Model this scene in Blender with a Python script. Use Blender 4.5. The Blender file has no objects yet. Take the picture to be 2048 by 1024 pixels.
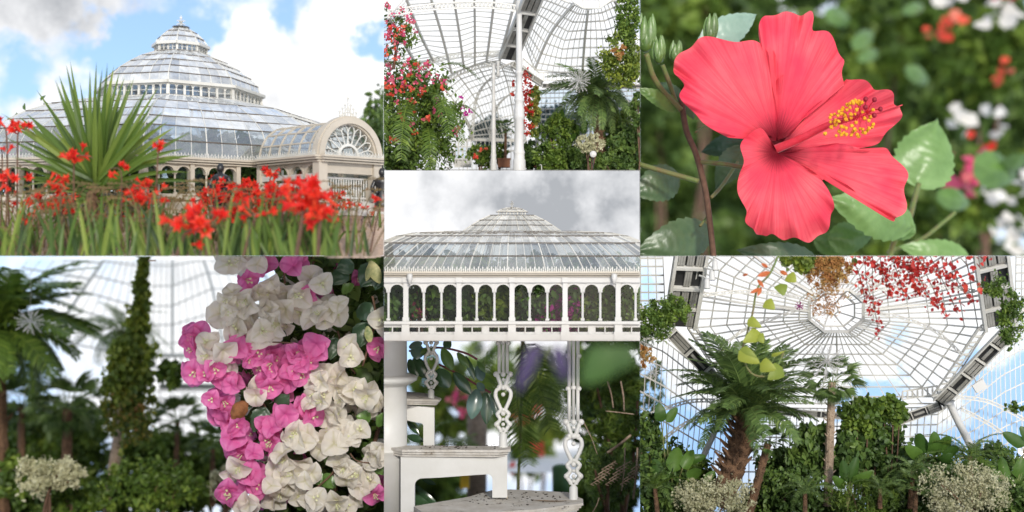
import bpy, bmesh, math, random
import numpy as np
from mathutils import Vector, Matrix

# ------------------------------------------------------------------ camera, sky, sun, exposure
SC = bpy.context.scene
COL = SC.collection
F = 2600.0          # focal length in units of 1/2048 of the frame width
H = 6.0             # eye height
FOCUS = 12.3
R_ = math.radians

cam_d = bpy.data.cameras.new('camera')
cam_d.sensor_width = 36.0
cam_d.lens = F / 2048 * 36
cam_d.clip_start = 0.05
cam_d.clip_end = 3000
cam_d.dof.use_dof = True
cam_d.dof.focus_distance = FOCUS
cam_d.dof.aperture_fstop = (cam_d.lens / 1000) / (25.0 * FOCUS / F)
cam = bpy.data.objects.new('camera', cam_d)
cam.location = (0, 0, H)
cam.rotation_euler = (R_(90), 0, 0)
COL.objects.link(cam)
SC.camera = cam

SUN_EL, SUN_AZ = 22.0, 12.0     # sun above and a little to the right, behind the viewer
sun_d = bpy.data.lights.new('sun', 'SUN')
sun_d.energy = 2.0
sun_d.angle = R_(6)
sun_d.color = (1.0, 0.95, 0.87)
sun = bpy.data.objects.new('sun', sun_d)
e, a = R_(SUN_EL), R_(SUN_AZ)
sdir = Vector((math.sin(a) * math.cos(e), -math.cos(a) * math.cos(e), math.sin(e)))
sun.rotation_euler = sdir.to_track_quat('Z', 'Y').to_euler()
sun.location = sdir * 60
COL.objects.link(sun)

W = bpy.data.worlds.new('World')
SC.world = W
W.use_nodes = True
nt = W.node_tree
nt.nodes.clear()
def N(t, **kw):
    n = nt.nodes.new(t)
    for k, v in kw.items():
        setattr(n, k, v)
    return n
def L(a, b): nt.links.new(a, b)
def math_(op, a, b=None, c=None, clamp=False):
    n = N('ShaderNodeMath', operation=op, use_clamp=clamp)
    for i, x in enumerate((a, b, c)):
        if x is None: continue
        if isinstance(x, (int, float)): n.inputs[i].default_value = x
        else: L(x, n.inputs[i])
    return n.outputs[0]
def sky_colour(VEC):
    # one sky for the world and for the nearer stretches of it that stand behind the roofs
    sky = N('ShaderNodeTexSky', sky_type='NISHITA', sun_disc=False, sun_elevation=R_(SUN_EL), sun_rotation=R_(180 + SUN_AZ) * -1)
    sep = N('ShaderNodeSeparateXYZ'); L(VEC, sep.inputs[0])
    # the photograph shows open sky above and far below eye level: use the same sky on both sides
    zabs = math_('ADD', math_('ABSOLUTE', sep.outputs[2]), 0.28)
    comb = N('ShaderNodeCombineXYZ'); L(sep.outputs[0], comb.inputs[0]); L(sep.outputs[1], comb.inputs[1]); L(zabs, comb.inputs[2])
    L(comb.outputs[0], sky.inputs[0])
    def noise(scale, detail, rough, dist=0.0, off=(0, 0, 0)):
        m = N('ShaderNodeMapping'); m.inputs['Location'].default_value = off
        L(VEC, m.inputs[0])
        n = N('ShaderNodeTexNoise'); n.inputs['Scale'].default_value = scale; n.inputs['Detail'].default_value = detail
        n.inputs['Roughness'].default_value = rough; n.inputs['Distortion'].default_value = dist
        L(m.outputs[0], n.inputs['Vector']); return n.outputs[0]
    n1 = noise(9.0, 9, 0.6, 0.0, (1.3, 0.2, 0.7))
    n2 = noise(26.0, 6, 0.6, 0.0, (4.1, 2.2, 0.1))
    def dirv(px, py):
        return Vector(((px - 1024) / F, 1, (512 - py) / F)).normalized()
    wn = N('ShaderNodeTexNoise'); wn.inputs['Scale'].default_value = 17; wn.inputs['Detail'].default_value = 6; wn.inputs['Roughness'].default_value = .6; L(VEC, wn.inputs['Vector'])
    w1 = N('ShaderNodeVectorMath', operation='SUBTRACT'); L(wn.outputs['Color'], w1.inputs[0]); w1.inputs[1].default_value = (.5, .5, .5)
    w2 = N('ShaderNodeVectorMath', operation='MULTIPLY_ADD'); L(w1.outputs[0], w2.inputs[0]); w2.inputs[1].default_value = (.11, .02, .11); L(VEC, w2.inputs[2])
    def blob(px, py, rad):          # soft cloud bank or gap round a direction: 1 at centre, 0 at radius
        d = dirv(px, py)
        dn = N('ShaderNodeVectorMath', operation='DISTANCE'); L(w2.outputs[0], dn.inputs[0]); dn.inputs[1].default_value = d
        r = N('ShaderNodeMapRange', interpolation_type='SMOOTHSTEP'); L(dn.outputs['Value'], r.inputs[0])
        r.inputs[1].default_value = 0; r.inputs[2].default_value = rad / F; r.inputs[3].default_value = 1; r.inputs[4].default_value = 0
        return r.outputs[0]
    cloud = math_('ADD', math_('MULTIPLY', n1, 1.0), math_('MULTIPLY', n2, 0.42))
    for px, py, rad, amp in [
        # cloud banks
        (130, 40, 260, .34), (70, 205, 90, .26), (500, 90, 150, .34), (620, 190, 190, .30), (660, 60, 120, .26), (740, 20, 120, .16), (740, 150, 80, .22),
        (1024, 420, 420, .42), (1000, 90, 380, .45), (1180, 200, 260, .3), (250, 640, 330, .22), (420, 780, 300, .3), (1640, 620, 420, .36), (1450, 640, 260, .25), (1900, 640, 250, .2),
        (1100, 800, 260, .4),
        # gaps of blue
        (330, 130, 170, -0.36), (560, 60, 90, -0.40), (240, 60, 70, -0.26), (40, 150, 90, -0.34), (700, 110, 60, -0.32), (180, 130, 90, -0.34),
        (260, 130, 120, -.30), (470, 30, 60, -.25), (720, 95, 90, -.32), (100, 260, 60, -.2), (420, 60, 50, -.2), (690, 205, 45, -.25), (610, 120, 50, -.25), (1770, 790, 75, -0.48), (1340, 860, 100, -0.48), (1440, 880, 80, -0.44), (2000, 830, 120, -0.48), (1960, 930, 120, -0.44), (1290, 780, 70, -0.39), (1780, 655, 60, -0.34), (1310, 560, 60, -0.34),
        (1990, 770, 70, -0.39), (1690, 800, 40, -0.39)]:
        cloud = math_('ADD', cloud, math_('MULTIPLY', blob(px, py, rad), amp))
    cm = N('ShaderNodeMapRange', interpolation_type='SMOOTHSTEP'); L(cloud, cm.inputs[0])
    cm.inputs[1].default_value = 0.57; cm.inputs[2].default_value = 0.90
    # grey undersides of the heavier clouds
    grey = math_('MULTIPLY', blob(110, 10, 250), .62)
    for px, py, rad, amp in [(170, 70, 120, .3), (1040, 390, 220, .75), (860, 380, 160, .45), (1200, 390, 240, .95), (1120, 440, 150, .3), (820, 360, 130, .25), (560, 190, 110, .22), (880, 470, 90, -.1), (640, 130, 80, .12)]:
        grey = math_('ADD', grey, math_('MULTIPLY', blob(px, py, rad), amp))
    n3 = noise(15.0, 8, 0.6, 0.0, (7.7, 0.4, 2.9))
    grey = math_('MULTIPLY', grey, math_('MULTIPLY_ADD', n3, 2.6, -0.55, clamp=False), clamp=True)
    n4 = noise(20.0, 7, 0.62, 0.0, (2.7, 5.4, 1.9))
    grey = math_('ADD', grey, math_('MULTIPLY_ADD', n4, 1.5, -0.72, clamp=True), clamp=True)      # soft modelling inside the white clouds
    wcol = N('ShaderNodeMixRGB'); L(grey, wcol.inputs[0])
    wcol.inputs[1].default_value = (9.3, 9.3, 9.4, 1); wcol.inputs[2].default_value = (3.6, 3.75, 4.0, 1)
    fin = N('ShaderNodeMixRGB'); L(cm.outputs[0], fin.inputs[0]); L(wcol.outputs[0], fin.inputs[2])
    skb = N('ShaderNodeMixRGB', blend_type='MULTIPLY'); skb.inputs[0].default_value = 1
    skb.inputs[2].default_value = (2.25, 2.25, 2.25, 1); L(sky.outputs[0], skb.inputs[1]); L(skb.outputs[0], fin.inputs[1])
    return fin.outputs[0]


tc = N('ShaderNodeTexCoord')
bg = N('ShaderNodeBackground'); bg.inputs['Strength'].default_value = 0.10
L(sky_colour(tc.outputs['Generated']), bg.inputs[0])
wo = N('ShaderNodeOutputWorld'); L(bg.outputs[0], wo.inputs[0])

skym = bpy.data.materials.new('sky'); skym.use_nodes = True
nt = skym.node_tree; nt.nodes.clear()
geo = N('ShaderNodeNewGeometry')
sb = N('ShaderNodeVectorMath', operation='SUBTRACT'); L(geo.outputs['Position'], sb.inputs[0]); sb.inputs[1].default_value = (0, 0, H)
nz = N('ShaderNodeVectorMath', operation='NORMALIZE'); L(sb.outputs[0], nz.inputs[0])
em = N('ShaderNodeEmission'); em.inputs[1].default_value = 0.10; L(sky_colour(nz.outputs[0]), em.inputs[0])
so = N('ShaderNodeOutputMaterial'); L(em.outputs[0], so.inputs[0])

SC.view_settings.view_transform = 'Standard'
SC.view_settings.look = 'None'
SC.view_settings.exposure = 0.38
SC.view_settings.gamma = 1.0
SC.view_settings.use_curve_mapping = False
SC.render.engine = 'CYCLES'
SC.cycles.use_denoising = True
SC.cycles.max_bounces = 8
SC.cycles.diffuse_bounces = 3
SC.cycles.glossy_bounces = 3
SC.cycles.transmission_bounces = 4
SC.cycles.transparent_max_bounces = 24
SC.cycles.caustics_reflective = False
SC.cycles.caustics_refractive = False

# ------------------------------------------------------------------ coordinates
# a place is given by where it is seen on the picture grid and how far off it stands
def P(px, py, d): return Vector(((px - 1024) * d / F, d, H + (512 - py) * d / F))
PAN = {1: (0, 0, 2), 2: (768, 0, 3), 3: (768, 341, 3), 4: (768, 682, 3), 5: (1280, 0, 2), 6: (0, 512, 2), 7: (1280, 512, 2), 55: (1280, 0, 2), 44: (768, 682, 3), 45: (768, 682, 3)}
BND = {55: (1225, None, None, 570), 44: (700, 1335, 630, None), 45: (782, 1266, 692, None), 1: (None, 768, None, 512), 2: (768, 1280, None, 341), 3: (768, 1280, 341, 682), 4: (768, 1280, 682, None),
       5: (1280, None, None, 512), 6: (None, 768, 512, None), 7: (1280, None, 512, None)}
CUR = 1
DOFF = {2: .9}      # the hall stands a little farther back than the other bays
def Q(x, y, d):
    ox, oy, s = PAN[CUR]
    return P(ox + x / s, oy + y / s, d + DOFF.get(CUR, 0))
def U(n, d=12.0): return n / PAN[CUR][2] * (d + DOFF.get(CUR, 0)) / F     # length of n detail-pixels at distance d

rng = np.random.default_rng(7)
random.seed(7)
MADE = []      # (object, bay)

# ------------------------------------------------------------------ materials
def mat(name, col, rough=.6, col2=None, scale=8, spec=.4, bump=0, bscale=None, trans=0, tint=None, metal=0, wear=None):
    """plain surface; tint = list of colours picked by the 'tint' attribute of each leaf"""
    m = bpy.data.materials.new(name); m.use_nodes = True
    t = m.node_tree; b = t.nodes['Principled BSDF']; o = t.nodes['Material Output']
    b.inputs['Roughness'].default_value = rough; b.inputs['Specular IOR Level'].default_value = spec; b.inputs['Metallic'].default_value = metal
    src = None
    if tint:
        at = t.nodes.new('ShaderNodeAttribute'); at.attribute_name = 'tint'
        r = t.nodes.new('ShaderNodeValToRGB'); t.links.new(at.outputs['Fac'], r.inputs[0])
        el = r.color_ramp.elements
        while len(el) < len(tint): el.new(.5)
        for i, c in enumerate(tint):
            el[i].position = i / (len(tint) - 1); el[i].color = (*c, 1)
        src = r.outputs[0]
    else:
        g = t.nodes.new('ShaderNodeTexCoord')
        n = t.nodes.new('ShaderNodeTexNoise'); n.inputs['Scale'].default_value = scale; n.inputs['Detail'].default_value = 6; n.inputs['Roughness'].default_value = .65
        t.links.new(g.outputs['Object'], n.inputs['Vector'])
        r = t.nodes.new('ShaderNodeValToRGB'); t.links.new(n.outputs[0], r.inputs[0])
        c2 = col2 or tuple(x * .82 for x in col)
        r.color_ramp.elements[0].position = .35; r.color_ramp.elements[1].position = .65
        r.color_ramp.elements[0].color = (*c2, 1); r.color_ramp.elements[1].color = (*col, 1)
        src = r.outputs[0]
        if wear:
            n2_ = t.nodes.new('ShaderNodeTexNoise'); n2_.inputs['Scale'].default_value = wear[1]; n2_.inputs['Detail'].default_value = 8; n2_.inputs['Roughness'].default_value = .7
            t.links.new(g.outputs['Object'], n2_.inputs['Vector'])
            r2 = t.nodes.new('ShaderNodeValToRGB'); t.links.new(n2_.outputs[0], r2.inputs[0])
            r2.color_ramp.elements[0].position = wear[2]; r2.color_ramp.elements[1].position = wear[2] + .09
            mx = t.nodes.new('ShaderNodeMixRGB'); t.links.new(r2.outputs[0], mx.inputs[0]); t.links.new(src, mx.inputs[1]); mx.inputs[2].default_value = (*wear[0], 1)
            src = mx.outputs[0]
        if bump:
            nb = t.nodes.new('ShaderNodeTexNoise'); nb.inputs['Scale'].default_value = bscale or scale * 4; nb.inputs['Detail'].default_value = 5
            t.links.new(g.outputs['Object'], nb.inputs['Vector'])
            bp = t.nodes.new('ShaderNodeBump'); bp.inputs['Strength'].default_value = bump; bp.inputs['Distance'].default_value = .02
            t.links.new(nb.outputs[0], bp.inputs['Height']); t.links.new(bp.outputs[0], b.inputs['Normal'])
    t.links.new(src, b.inputs['Base Color'])
    if trans:
        tr = t.nodes.new('ShaderNodeBsdfTranslucent'); t.links.new(src, tr.inputs[0])
        mx = t.nodes.new('ShaderNodeMixShader'); mx.inputs[0].default_value = trans
        t.links.new(b.outputs[0], mx.inputs[1]); t.links.new(tr.outputs[0], mx.inputs[2]); t.links.new(mx.outputs[0], o.inputs[0])
    return m

def glass(name, tint, base=.12, graze=.15, rough=.04, dirt=.0, dirt_sheen_col=(.6, .62, .6)):
    m = bpy.data.materials.new(name); m.use_nodes = True
    t = m.node_tree; t.nodes.remove(t.nodes['Principled BSDF']); o = t.nodes['Material Output']
    tr = t.nodes.new('ShaderNodeBsdfTransparent'); tr.inputs[0].default_value = (*tint, 1)
    gl = t.nodes.new('ShaderNodeBsdfGlossy'); gl.inputs['Roughness'].default_value = rough; gl.inputs[0].default_value = (.95, .97, 1, 1)
    fr = t.nodes.new('ShaderNodeLayerWeight'); fr.inputs[0].default_value = .5
    pw_ = t.nodes.new('ShaderNodeMath'); pw_.operation = 'POWER'; pw_.inputs[1].default_value = 2.2; t.links.new(fr.outputs['Facing'], pw_.inputs[0])
    ad = t.nodes.new('ShaderNodeMath'); ad.operation = 'MULTIPLY_ADD'; ad.use_clamp = True; ad.inputs[1].default_value = graze; ad.inputs[2].default_value = base; t.links.new(pw_.outputs[0], ad.inputs[0])
    mx = t.nodes.new('ShaderNodeMixShader'); t.links.new(ad.outputs[0], mx.inputs[0]); t.links.new(tr.outputs[0], mx.inputs[1]); t.links.new(gl.outputs[0], mx.inputs[2])
    out = mx.outputs[0]
    if dirt:  # diffuse share: slight dirt on plain glass, painted sky reflection on exterior roofs
        df = t.nodes.new('ShaderNodeBsdfDiffuse'); df.inputs[0].default_value = (*dirt_sheen_col, 1)
        g = t.nodes.new('ShaderNodeTexCoord'); n = t.nodes.new('ShaderNodeTexNoise'); n.inputs['Scale'].default_value = 7; n.inputs['Detail'].default_value = 7; n.inputs['Roughness'].default_value = .7
        t.links.new(g.outputs['Object'], n.inputs['Vector'])
        oi = t.nodes.new('ShaderNodeObjectInfo')
        mr = t.nodes.new('ShaderNodeMapRange'); t.links.new(n.outputs[0], mr.inputs[0]); mr.inputs[1].default_value = .3; mr.inputs[2].default_value = .75; mr.inputs[3].default_value = dirt * .4; mr.inputs[4].default_value = dirt * 1.2
        ml = t.nodes.new('ShaderNodeMath'); ml.operation = 'MULTIPLY'; t.links.new(mr.outputs[0], ml.inputs[0])
        m2 = t.nodes.new('ShaderNodeMapRange'); t.links.new(oi.outputs['Random'], m2.inputs[0]); m2.inputs[3].default_value = .6; m2.inputs[4].default_value = 1.4; t.links.new(m2.outputs[0], ml.inputs[1])
        mx2 = t.nodes.new('ShaderNodeMixShader'); t.links.new(ml.outputs[0], mx2.inputs[0]); t.links.new(out, mx2.inputs[1]); t.links.new(df.outputs[0], mx2.inputs[2]); out = mx2.outputs[0]
    t.links.new(out, o.inputs[0])
    return m

def backdrop(x0, x1, y0, y1, d, label):
    mb = MB(); mb.quad(P(x0, y1, d), P(x1, y1, d), P(x1, y0, d), P(x0, y0, d))
    o = bld(mb, 'sky', skym); MADE.pop(); o['kind'] = 'structure'; o['label'] = label; return o
MT = dict(
    cream=mat('cream_paint', (.54, .48, .39), .55, (.46, .41, .33), 3, bump=.15, wear=((.42, .36, .28), 5, .66)),
    white=mat('white_paint', (.58, .57, .54), .45, (.52, .51, .48), 4, bump=.1, wear=((.50, .46, .40), 7, .64)),
    steel=mat('white_iron', (.66, .65, .60), .5, (.58, .56, .50), 6),
    leadbar=mat('weathered_bar', (.13, .11, .09), .7, (.09, .075, .06), 12),
    grime=mat('grimy_board', (.40, .39, .35), .7, (.24, .23, .2), 5, wear=((.12, .11, .1), 4, .6)),
    dark=mat('dark_metal', (.035, .035, .035), .5),
    bronze=mat('dark_bronze', (.02, .021, .022), .35, (.012, .012, .012), 14, spec=.6),
    brick=mat('brick_paving', (.52, .40, .31), .85, (.42, .31, .24), 22, bump=.3),
    stone=mat('red_sandstone', (.33, .22, .18), .85, (.26, .17, .14), 9, bump=.4),
    soil=mat('dark_soil', (.05, .04, .03), .95, (.03, .024, .018), 14, bump=.6),
    plaza=mat('pale_paving', (.55, .52, .47), .85, (.46, .43, .38), 8, bump=.2),
    bark=mat('grey_bark', (.30, .24, .18), .9, (.16, .12, .09), 16, bump=.8),
    palmbark=mat('fibrous_bark', (.23, .13, .07), .95, (.09, .05, .03), 22, bump=.9),
    palebark=mat('pale_bark', (.47, .36, .26), .9, (.27, .19, .13), 18, bump=.8),
    stem=mat('green_stem', (.13, .20, .05), .6, (.16, .12, .05), 9),
    twig=mat('brown_twig', (.16, .09, .055), .8, (.09, .05, .03), 12),
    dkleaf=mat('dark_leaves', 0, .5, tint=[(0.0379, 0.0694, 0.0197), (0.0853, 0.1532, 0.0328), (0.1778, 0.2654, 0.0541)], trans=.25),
    midleaf=mat('green_leaves', 0, .48, tint=[(0.0429, 0.0793, 0.0149), (0.1074, 0.185, 0.0276), (0.2301, 0.3172, 0.0478)], trans=.3),
    limeleaf=mat('lime_leaves', 0, .5, tint=[(.07, .11, .02), (.17, .24, .035), (.34, .38, .05)], trans=.35),
    vineleaf=mat('autumn_vine_leaves', 0, .55, tint=[(.05, .10, .02), (.13, .19, .03), (.30, .30, .05), (.33, .17, .05)], trans=.35),
    redleaf=mat('red_vine_leaves', 0, .5, tint=[(.28, .012, .012), (.55, .03, .025), (.70, .10, .05)], trans=.4),
    rustleaf=mat('rusty_blossom', 0, .7, tint=[(.33, .12, .04), (.48, .24, .07), (.50, .36, .12)], trans=.35),
    palm=mat('palm_leaves', 0, .42, tint=[(0.0492, 0.0894, 0.0264), (0.1229, 0.2, 0.0529), (0.2457, 0.3292, 0.0945)], trans=.2),
    paleflower=mat('cream_blossom', 0, .7, tint=[(.36, .36, .19), (.55, .53, .33), (.68, .66, .46)], trans=.3),
    pink=mat('pink_blossom', 0, .6, tint=[(.55, .05, .18), (.72, .12, .20), (.75, .25, .22)], trans=.35),
    magenta=mat('magenta_blossom', 0, .6, tint=[(.45, .02, .25), (.65, .05, .38)], trans=.35),
    coral=mat('coral_blossom', 0, .6, tint=[(.62, .05, .03), (.75, .10, .05), (.70, .22, .14)], trans=.35),
    whitefl=mat('white_blossom', 0, .6, tint=[(.72, .68, .6), (.8, .78, .72)], trans=.3),
    red=mat('scarlet_petal', 0, .5, tint=[(.55, .010, .008), (.75, .025, .015), (.80, .09, .03)], trans=.3),
    sword=mat('sword_leaf', 0, .45, tint=[(.03, .06, .012), (.10, .17, .025), (.24, .30, .05)], trans=.3),
    banana=mat('banana_leaf', 0, .42, tint=[(.03, .075, .015), (.07, .15, .025), (.14, .25, .04)], trans=.35),
    terracotta=mat('rust_planter', (.20, .085, .045), .8, (.13, .055, .03), 6),
    purple=mat('purple_leaf', 0, .45, tint=[(.055, .045, .16), (.11, .085, .27), (.16, .12, .33)], trans=.3),
    blueglass=glass('blue_tinted_glass', (.72, .82, .90), .05),
    glass=glass('roof_glass', (.97, .98, .98), .015, .05, dirt=.03),
    extglass=glass('pale_sheen_roof_glass', (.80, .84, .83), .20, .7, .05, dirt=.22, dirt_sheen_col=(.72, .74, .72)),  # pale diffuse share stands in for sky reflected in the panes
    sheenglass=glass('white_sheen_roof_glass', (.86, .88, .88), .30, .6, .06, dirt=.62, dirt_sheen_col=(.80, .81, .80)),  # reflected sky painted in as white, for upper rows and domes
    winglass=glass('window_glass', (.72, .77, .75), .012, .08),
    hedge=mat('outside_trees', 0, .6, tint=[(.03, .06, .06), (.06, .10, .10), (.10, .15, .15)], trans=.2),
)

# ------------------------------------------------------------------ mesh collecting
class MB:
    def __init__(s): s.v = []; s.f = []; s.t = []
    def add(s, vs, fs, t=0.5):
        o = len(s.v); s.v += [tuple(v) for v in vs]; s.f += [tuple(i + o for i in f) for f in fs]
        s.t += [t] * len(vs) if isinstance(t, (int, float)) else list(t)
    def quad(s, a, b, c, d): s.add((a, b, c, d), ((0, 1, 2, 3),))
    def box(s, c, x, y, z):
        """c centre, x/y/z half axes"""
        c, x, y, z = Vector(c), Vector(x), Vector(y), Vector(z)
        vs = [c + i * x + j * y + k * z for i in (-1, 1) for j in (-1, 1) for k in (-1, 1)]
        s.add(vs, ((0, 1, 3, 2), (4, 6, 7, 5), (0, 4, 5, 1), (2, 3, 7, 6), (0, 2, 6, 4), (1, 5, 7, 3)))
    def beam(s, a, b, w, h=None, up=None):
        a, b = Vector(a), Vector(b); h = h or w
        d = b - a
        if d.length < 1e-6: return
        up = Vector(up) if up is not None else Vector((0, 0, 1))
        sx = d.cross(up)
        if sx.length < 1e-4: sx = d.cross(Vector((0, 1, 0)))
        sx.normalize(); uy = sx.cross(d).normalized()
        s.box((a + b) / 2, d / 2, sx * w / 2, uy * h / 2)
    def tube(s, pts, rad, n=6, cap=True, t=.5, flat=1.0):
        pts = [Vector(p) for p in pts]; m = len(pts)
        rs = rad if hasattr(rad, '__len__') else [rad] * m
        ref = None; vs = []
        for i, p in enumerate(pts):
            d = (pts[min(i + 1, m - 1)] - pts[max(i - 1, 0)])
            d = d.normalized() if d.length > 1e-9 else Vector((0, 0, 1))
            if ref is None: ref = Vector((0, 0, 1)) if abs(d.z) < .9 else Vector((1, 0, 0))
            x = ref - d * ref.dot(d)
            x = x.normalized() if x.length > 1e-6 else d.orthogonal().normalized()
            y = d.cross(x); ref = x
            for k in range(n):
                an = 2 * math.pi * k / n
                vs.append(p + (x * math.cos(an) * flat + y * math.sin(an)) * rs[i])
        fs = [(i * n + k, i * n + (k + 1) % n, (i + 1) * n + (k + 1) % n, (i + 1) * n + k) for i in range(m - 1) for k in range(n)]
        if cap and n > 2: fs += [tuple(range(n))[::-1], tuple((m - 1) * n + k for k in range(n))]
        s.add(vs, fs, t)
    def lathe(s, base, prof, n=20, axis=None):
        """prof: (radius, height) from the base upwards"""
        vs = []; base = Vector(base)
        for r, h in prof:
            for k in range(n):
                an = 2 * math.pi * k / n
                vs.append(base + Vector((r * math.cos(an), r * math.sin(an), h)))
        m = len(prof)
        fs = [(i * n + k, i * n + (k + 1) % n, (i + 1) * n + (k + 1) % n, (i + 1) * n + k) for i in range(m - 1) for k in range(n)]
        fs += [tuple(range(n))[::-1], tuple((m - 1) * n + k for k in range(n))]
        s.add(vs, fs)
    def ball(s, c, r, n=8, m=5, t=.5, sc=(1, 1, 1)):
        c = Vector(c); vs = []; 
        for i in range(1, m):
            ph = math.pi * i / m
            for k in range(n):
                an = 2 * math.pi * k / n
                vs.append(c + Vector((r * sc[0] * math.sin(ph) * math.cos(an), r * sc[1] * math.sin(ph) * math.sin(an), r * sc[2] * math.cos(ph))))
        vs += [c + Vector((0, 0, r * sc[2])), c - Vector((0, 0, r * sc[2]))]
        q = (m - 1) * n
        fs = [(i * n + k, (i + 1) * n + k, (i + 1) * n + (k + 1) % n, i * n + (k + 1) % n) for i in range(m - 2) for k in range(n)]
        fs += [(q, k, (k + 1) % n) for k in range(n)] + [(q + 1, (m - 2) * n + (k + 1) % n, (m - 2) * n + k) for k in range(n)]
        s.add(vs, fs, t)
    def mesh(s, name, org=(0, 0, 0), smooth=False):
        me = bpy.data.meshes.new(name)
        o = Vector(org)
        v = np.array(s.v, dtype=np.float32).reshape(-1, 3) - np.array(o, dtype=np.float32)
        me.from_pydata(v.tolist(), [], s.f)
        a_ = me.attributes.new('tint', 'FLOAT', 'POINT'); a_.data.foreach_set('value', np.array(s.t, dtype=np.float32))
        if smooth: me.polygons.foreach_set('use_smooth', [True] * len(me.polygons))
        me.update()
        return me
    def build(s, name, m, parent=None, smooth=False, org=None):
        if not s.v: return None
        if org is None: org = parent.matrix_world.translation if parent else base_of(s.v)
        return link(name, s.mesh(name, org, smooth), m, parent, org)

WPOS = {}
def wpos(o): return WPOS[o.name]
def base_of(v):
    a_ = np.array(v); return Vector((float(a_[:, 0].mean()), float(a_[:, 1].mean()), float(a_[:, 2].min())))
def link(name, me, m, parent=None, org=(0, 0, 0), local=False):
    o = bpy.data.objects.new(name, me)
    if m is not None and not me.materials: me.materials.append(m)
    COL.objects.link(o)
    if parent is not None:
        o.parent = parent
        o.location = Vector(org) - wpos(parent)
    else: o.location = org
    WPOS[o.name] = Vector(org)
    MADE.append((o, CUR)); return o
def bld(mb, name, m, parent=None, smooth=False):
    """link collected shapes (given in world space) as one object"""
    if not mb.v: return None
    org = wpos(parent) if parent is not None else base_of(mb.v)
    return link(name, mb.mesh(name, org, smooth), m, parent, org)
def tag(o, label=None, cat=None, group=None, kind=None):
    if label: o['label'] = label
    if cat: o['category'] = cat
    if group: o['group'] = group
    if kind: o['kind'] = kind
    return o
def thing(name, label, cat, loc, group=None):
    o = bpy.data.objects.new(name, None); COL.objects.link(o); o.location = loc; o.empty_display_size = .1
    WPOS[o.name] = Vector(loc)
    return tag(o, label, cat, group)

def fastmesh(name, V, faces_k, T, org):
    """V (n*k,3) stacked copies; faces_k (nf, c) index array for the whole"""
    me = bpy.data.meshes.new(name)
    V = (V - np.array(org)).astype(np.float32)
    nf, c = faces_k.shape
    me.vertices.add(len(V)); me.vertices.foreach_set('co', V.ravel())
    me.loops.add(nf * c); me.loops.foreach_set('vertex_index', faces_k.ravel().astype(np.int32))
    me.polygons.add(nf); me.polygons.foreach_set('loop_start', np.arange(0, nf * c, c, dtype=np.int32)); me.polygons.foreach_set('loop_total', np.full(nf, c, dtype=np.int32))
    at = me.attributes.new('tint', 'FLOAT', 'POINT'); at.data.foreach_set('value', T.astype(np.float32))
    me.update(calc_edges=True); me.validate()
    return me
TPL = {
    'leaf': (np.array([(0, 0, 0), (.24, .28, .07), (.23, .62, .05), (0, 1, -.12), (-.23, .62, .05), (-.24, .28, .07)]), np.array([(0, 1, 2, 3), (0, 3, 4, 5)])),
    'wide': (np.array([(0, 0, 0), (.42, .25, .1), (.34, .65, .07), (0, 1, -.15), (-.34, .65, .07), (-.42, .25, .1)]), np.array([(0, 1, 2, 3), (0, 3, 4, 5)])),
    'thin': (np.array([(0, 0, 0), (.09, .3, .02), (.07, .7, 0), (0, 1, -.1), (-.07, .7, 0), (-.09, .3, .02)]), np.array([(0, 1, 2, 3), (0, 3, 4, 5)])),
    'petal': (np.array([(0, 0, 0), (.45, .4, .12), (.36, .85, .02), (0, .95, -.1), (-.36, .85, .02), (-.45, .4, .12)]), np.array([(0, 1, 2, 3), (0, 3, 4, 5)])),
}
def inpan(C, mg=4):
    x0, x1, y0, y1 = BND[CUR]
    px = C[:, 0] / C[:, 1] * F + 1024; py = 512 - (C[:, 2] - H) / C[:, 1] * F
    k = np.ones(len(C), bool)
    if x0 is not None: k &= px > x0 + mg
    if x1 is not None: k &= px < x1 - mg
    if y0 is not None: k &= py > y0 + mg
    if y1 is not None: k &= py < y1 - mg
    return k
def scatter(name, m, C, size, tpl='leaf', parent=None, face=None, droop=.35, tint=None, kind=None, var=.35, mg=None):
    """many leaves round the centres C; face = direction most blades turn to"""
    C = np.asarray(C, float)
    sz0 = size
    mgp = -.6 * sz0 / C[:, 1] * F
    keep = inpan(C, mgp); C = C[keep]
    n = len(C)
    if n == 0: return None
    if tint is not None: tint = np.asarray(tint)[keep]
    tv, tf = TPL[tpl]
    d = rng.normal(size=(n, 3)); d[:, 2] -= droop * 1.5; d /= np.linalg.norm(d, axis=1)[:, None]
    nn = rng.normal(size=(n, 3)) * .8 + np.array(face if face is not None else (0, -.7, .7))
    x = np.cross(d, nn); x /= np.linalg.norm(x, axis=1)[:, None] + 1e-9
    z = np.cross(x, d)
    s = size * (1 + rng.uniform(-var, var, n))
    V = C[:, None, :] + s[:, None, None] * (tv[None, :, 0, None] * x[:, None] + (tv[None, :, 1, None] - .4) * d[:, None] + tv[None, :, 2, None] * z[:, None])
    T = rng.beta(1.6, 1.8, n) if tint is None else np.clip(tint + rng.normal(size=n) * .12, 0, 1)
    k = len(tv)
    faces = (tf[None] + (np.arange(n) * k)[:, None, None]).reshape(-1, tf.shape[1])
    V = V.reshape(-1, 3)
    org = wpos(parent) if parent is not None else base_of(V)
    me = fastmesh(name, V, faces, np.repeat(T, k), org)
    o = link(name, me, m, parent, org)
    if kind: o['kind'] = kind
    return o
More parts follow.
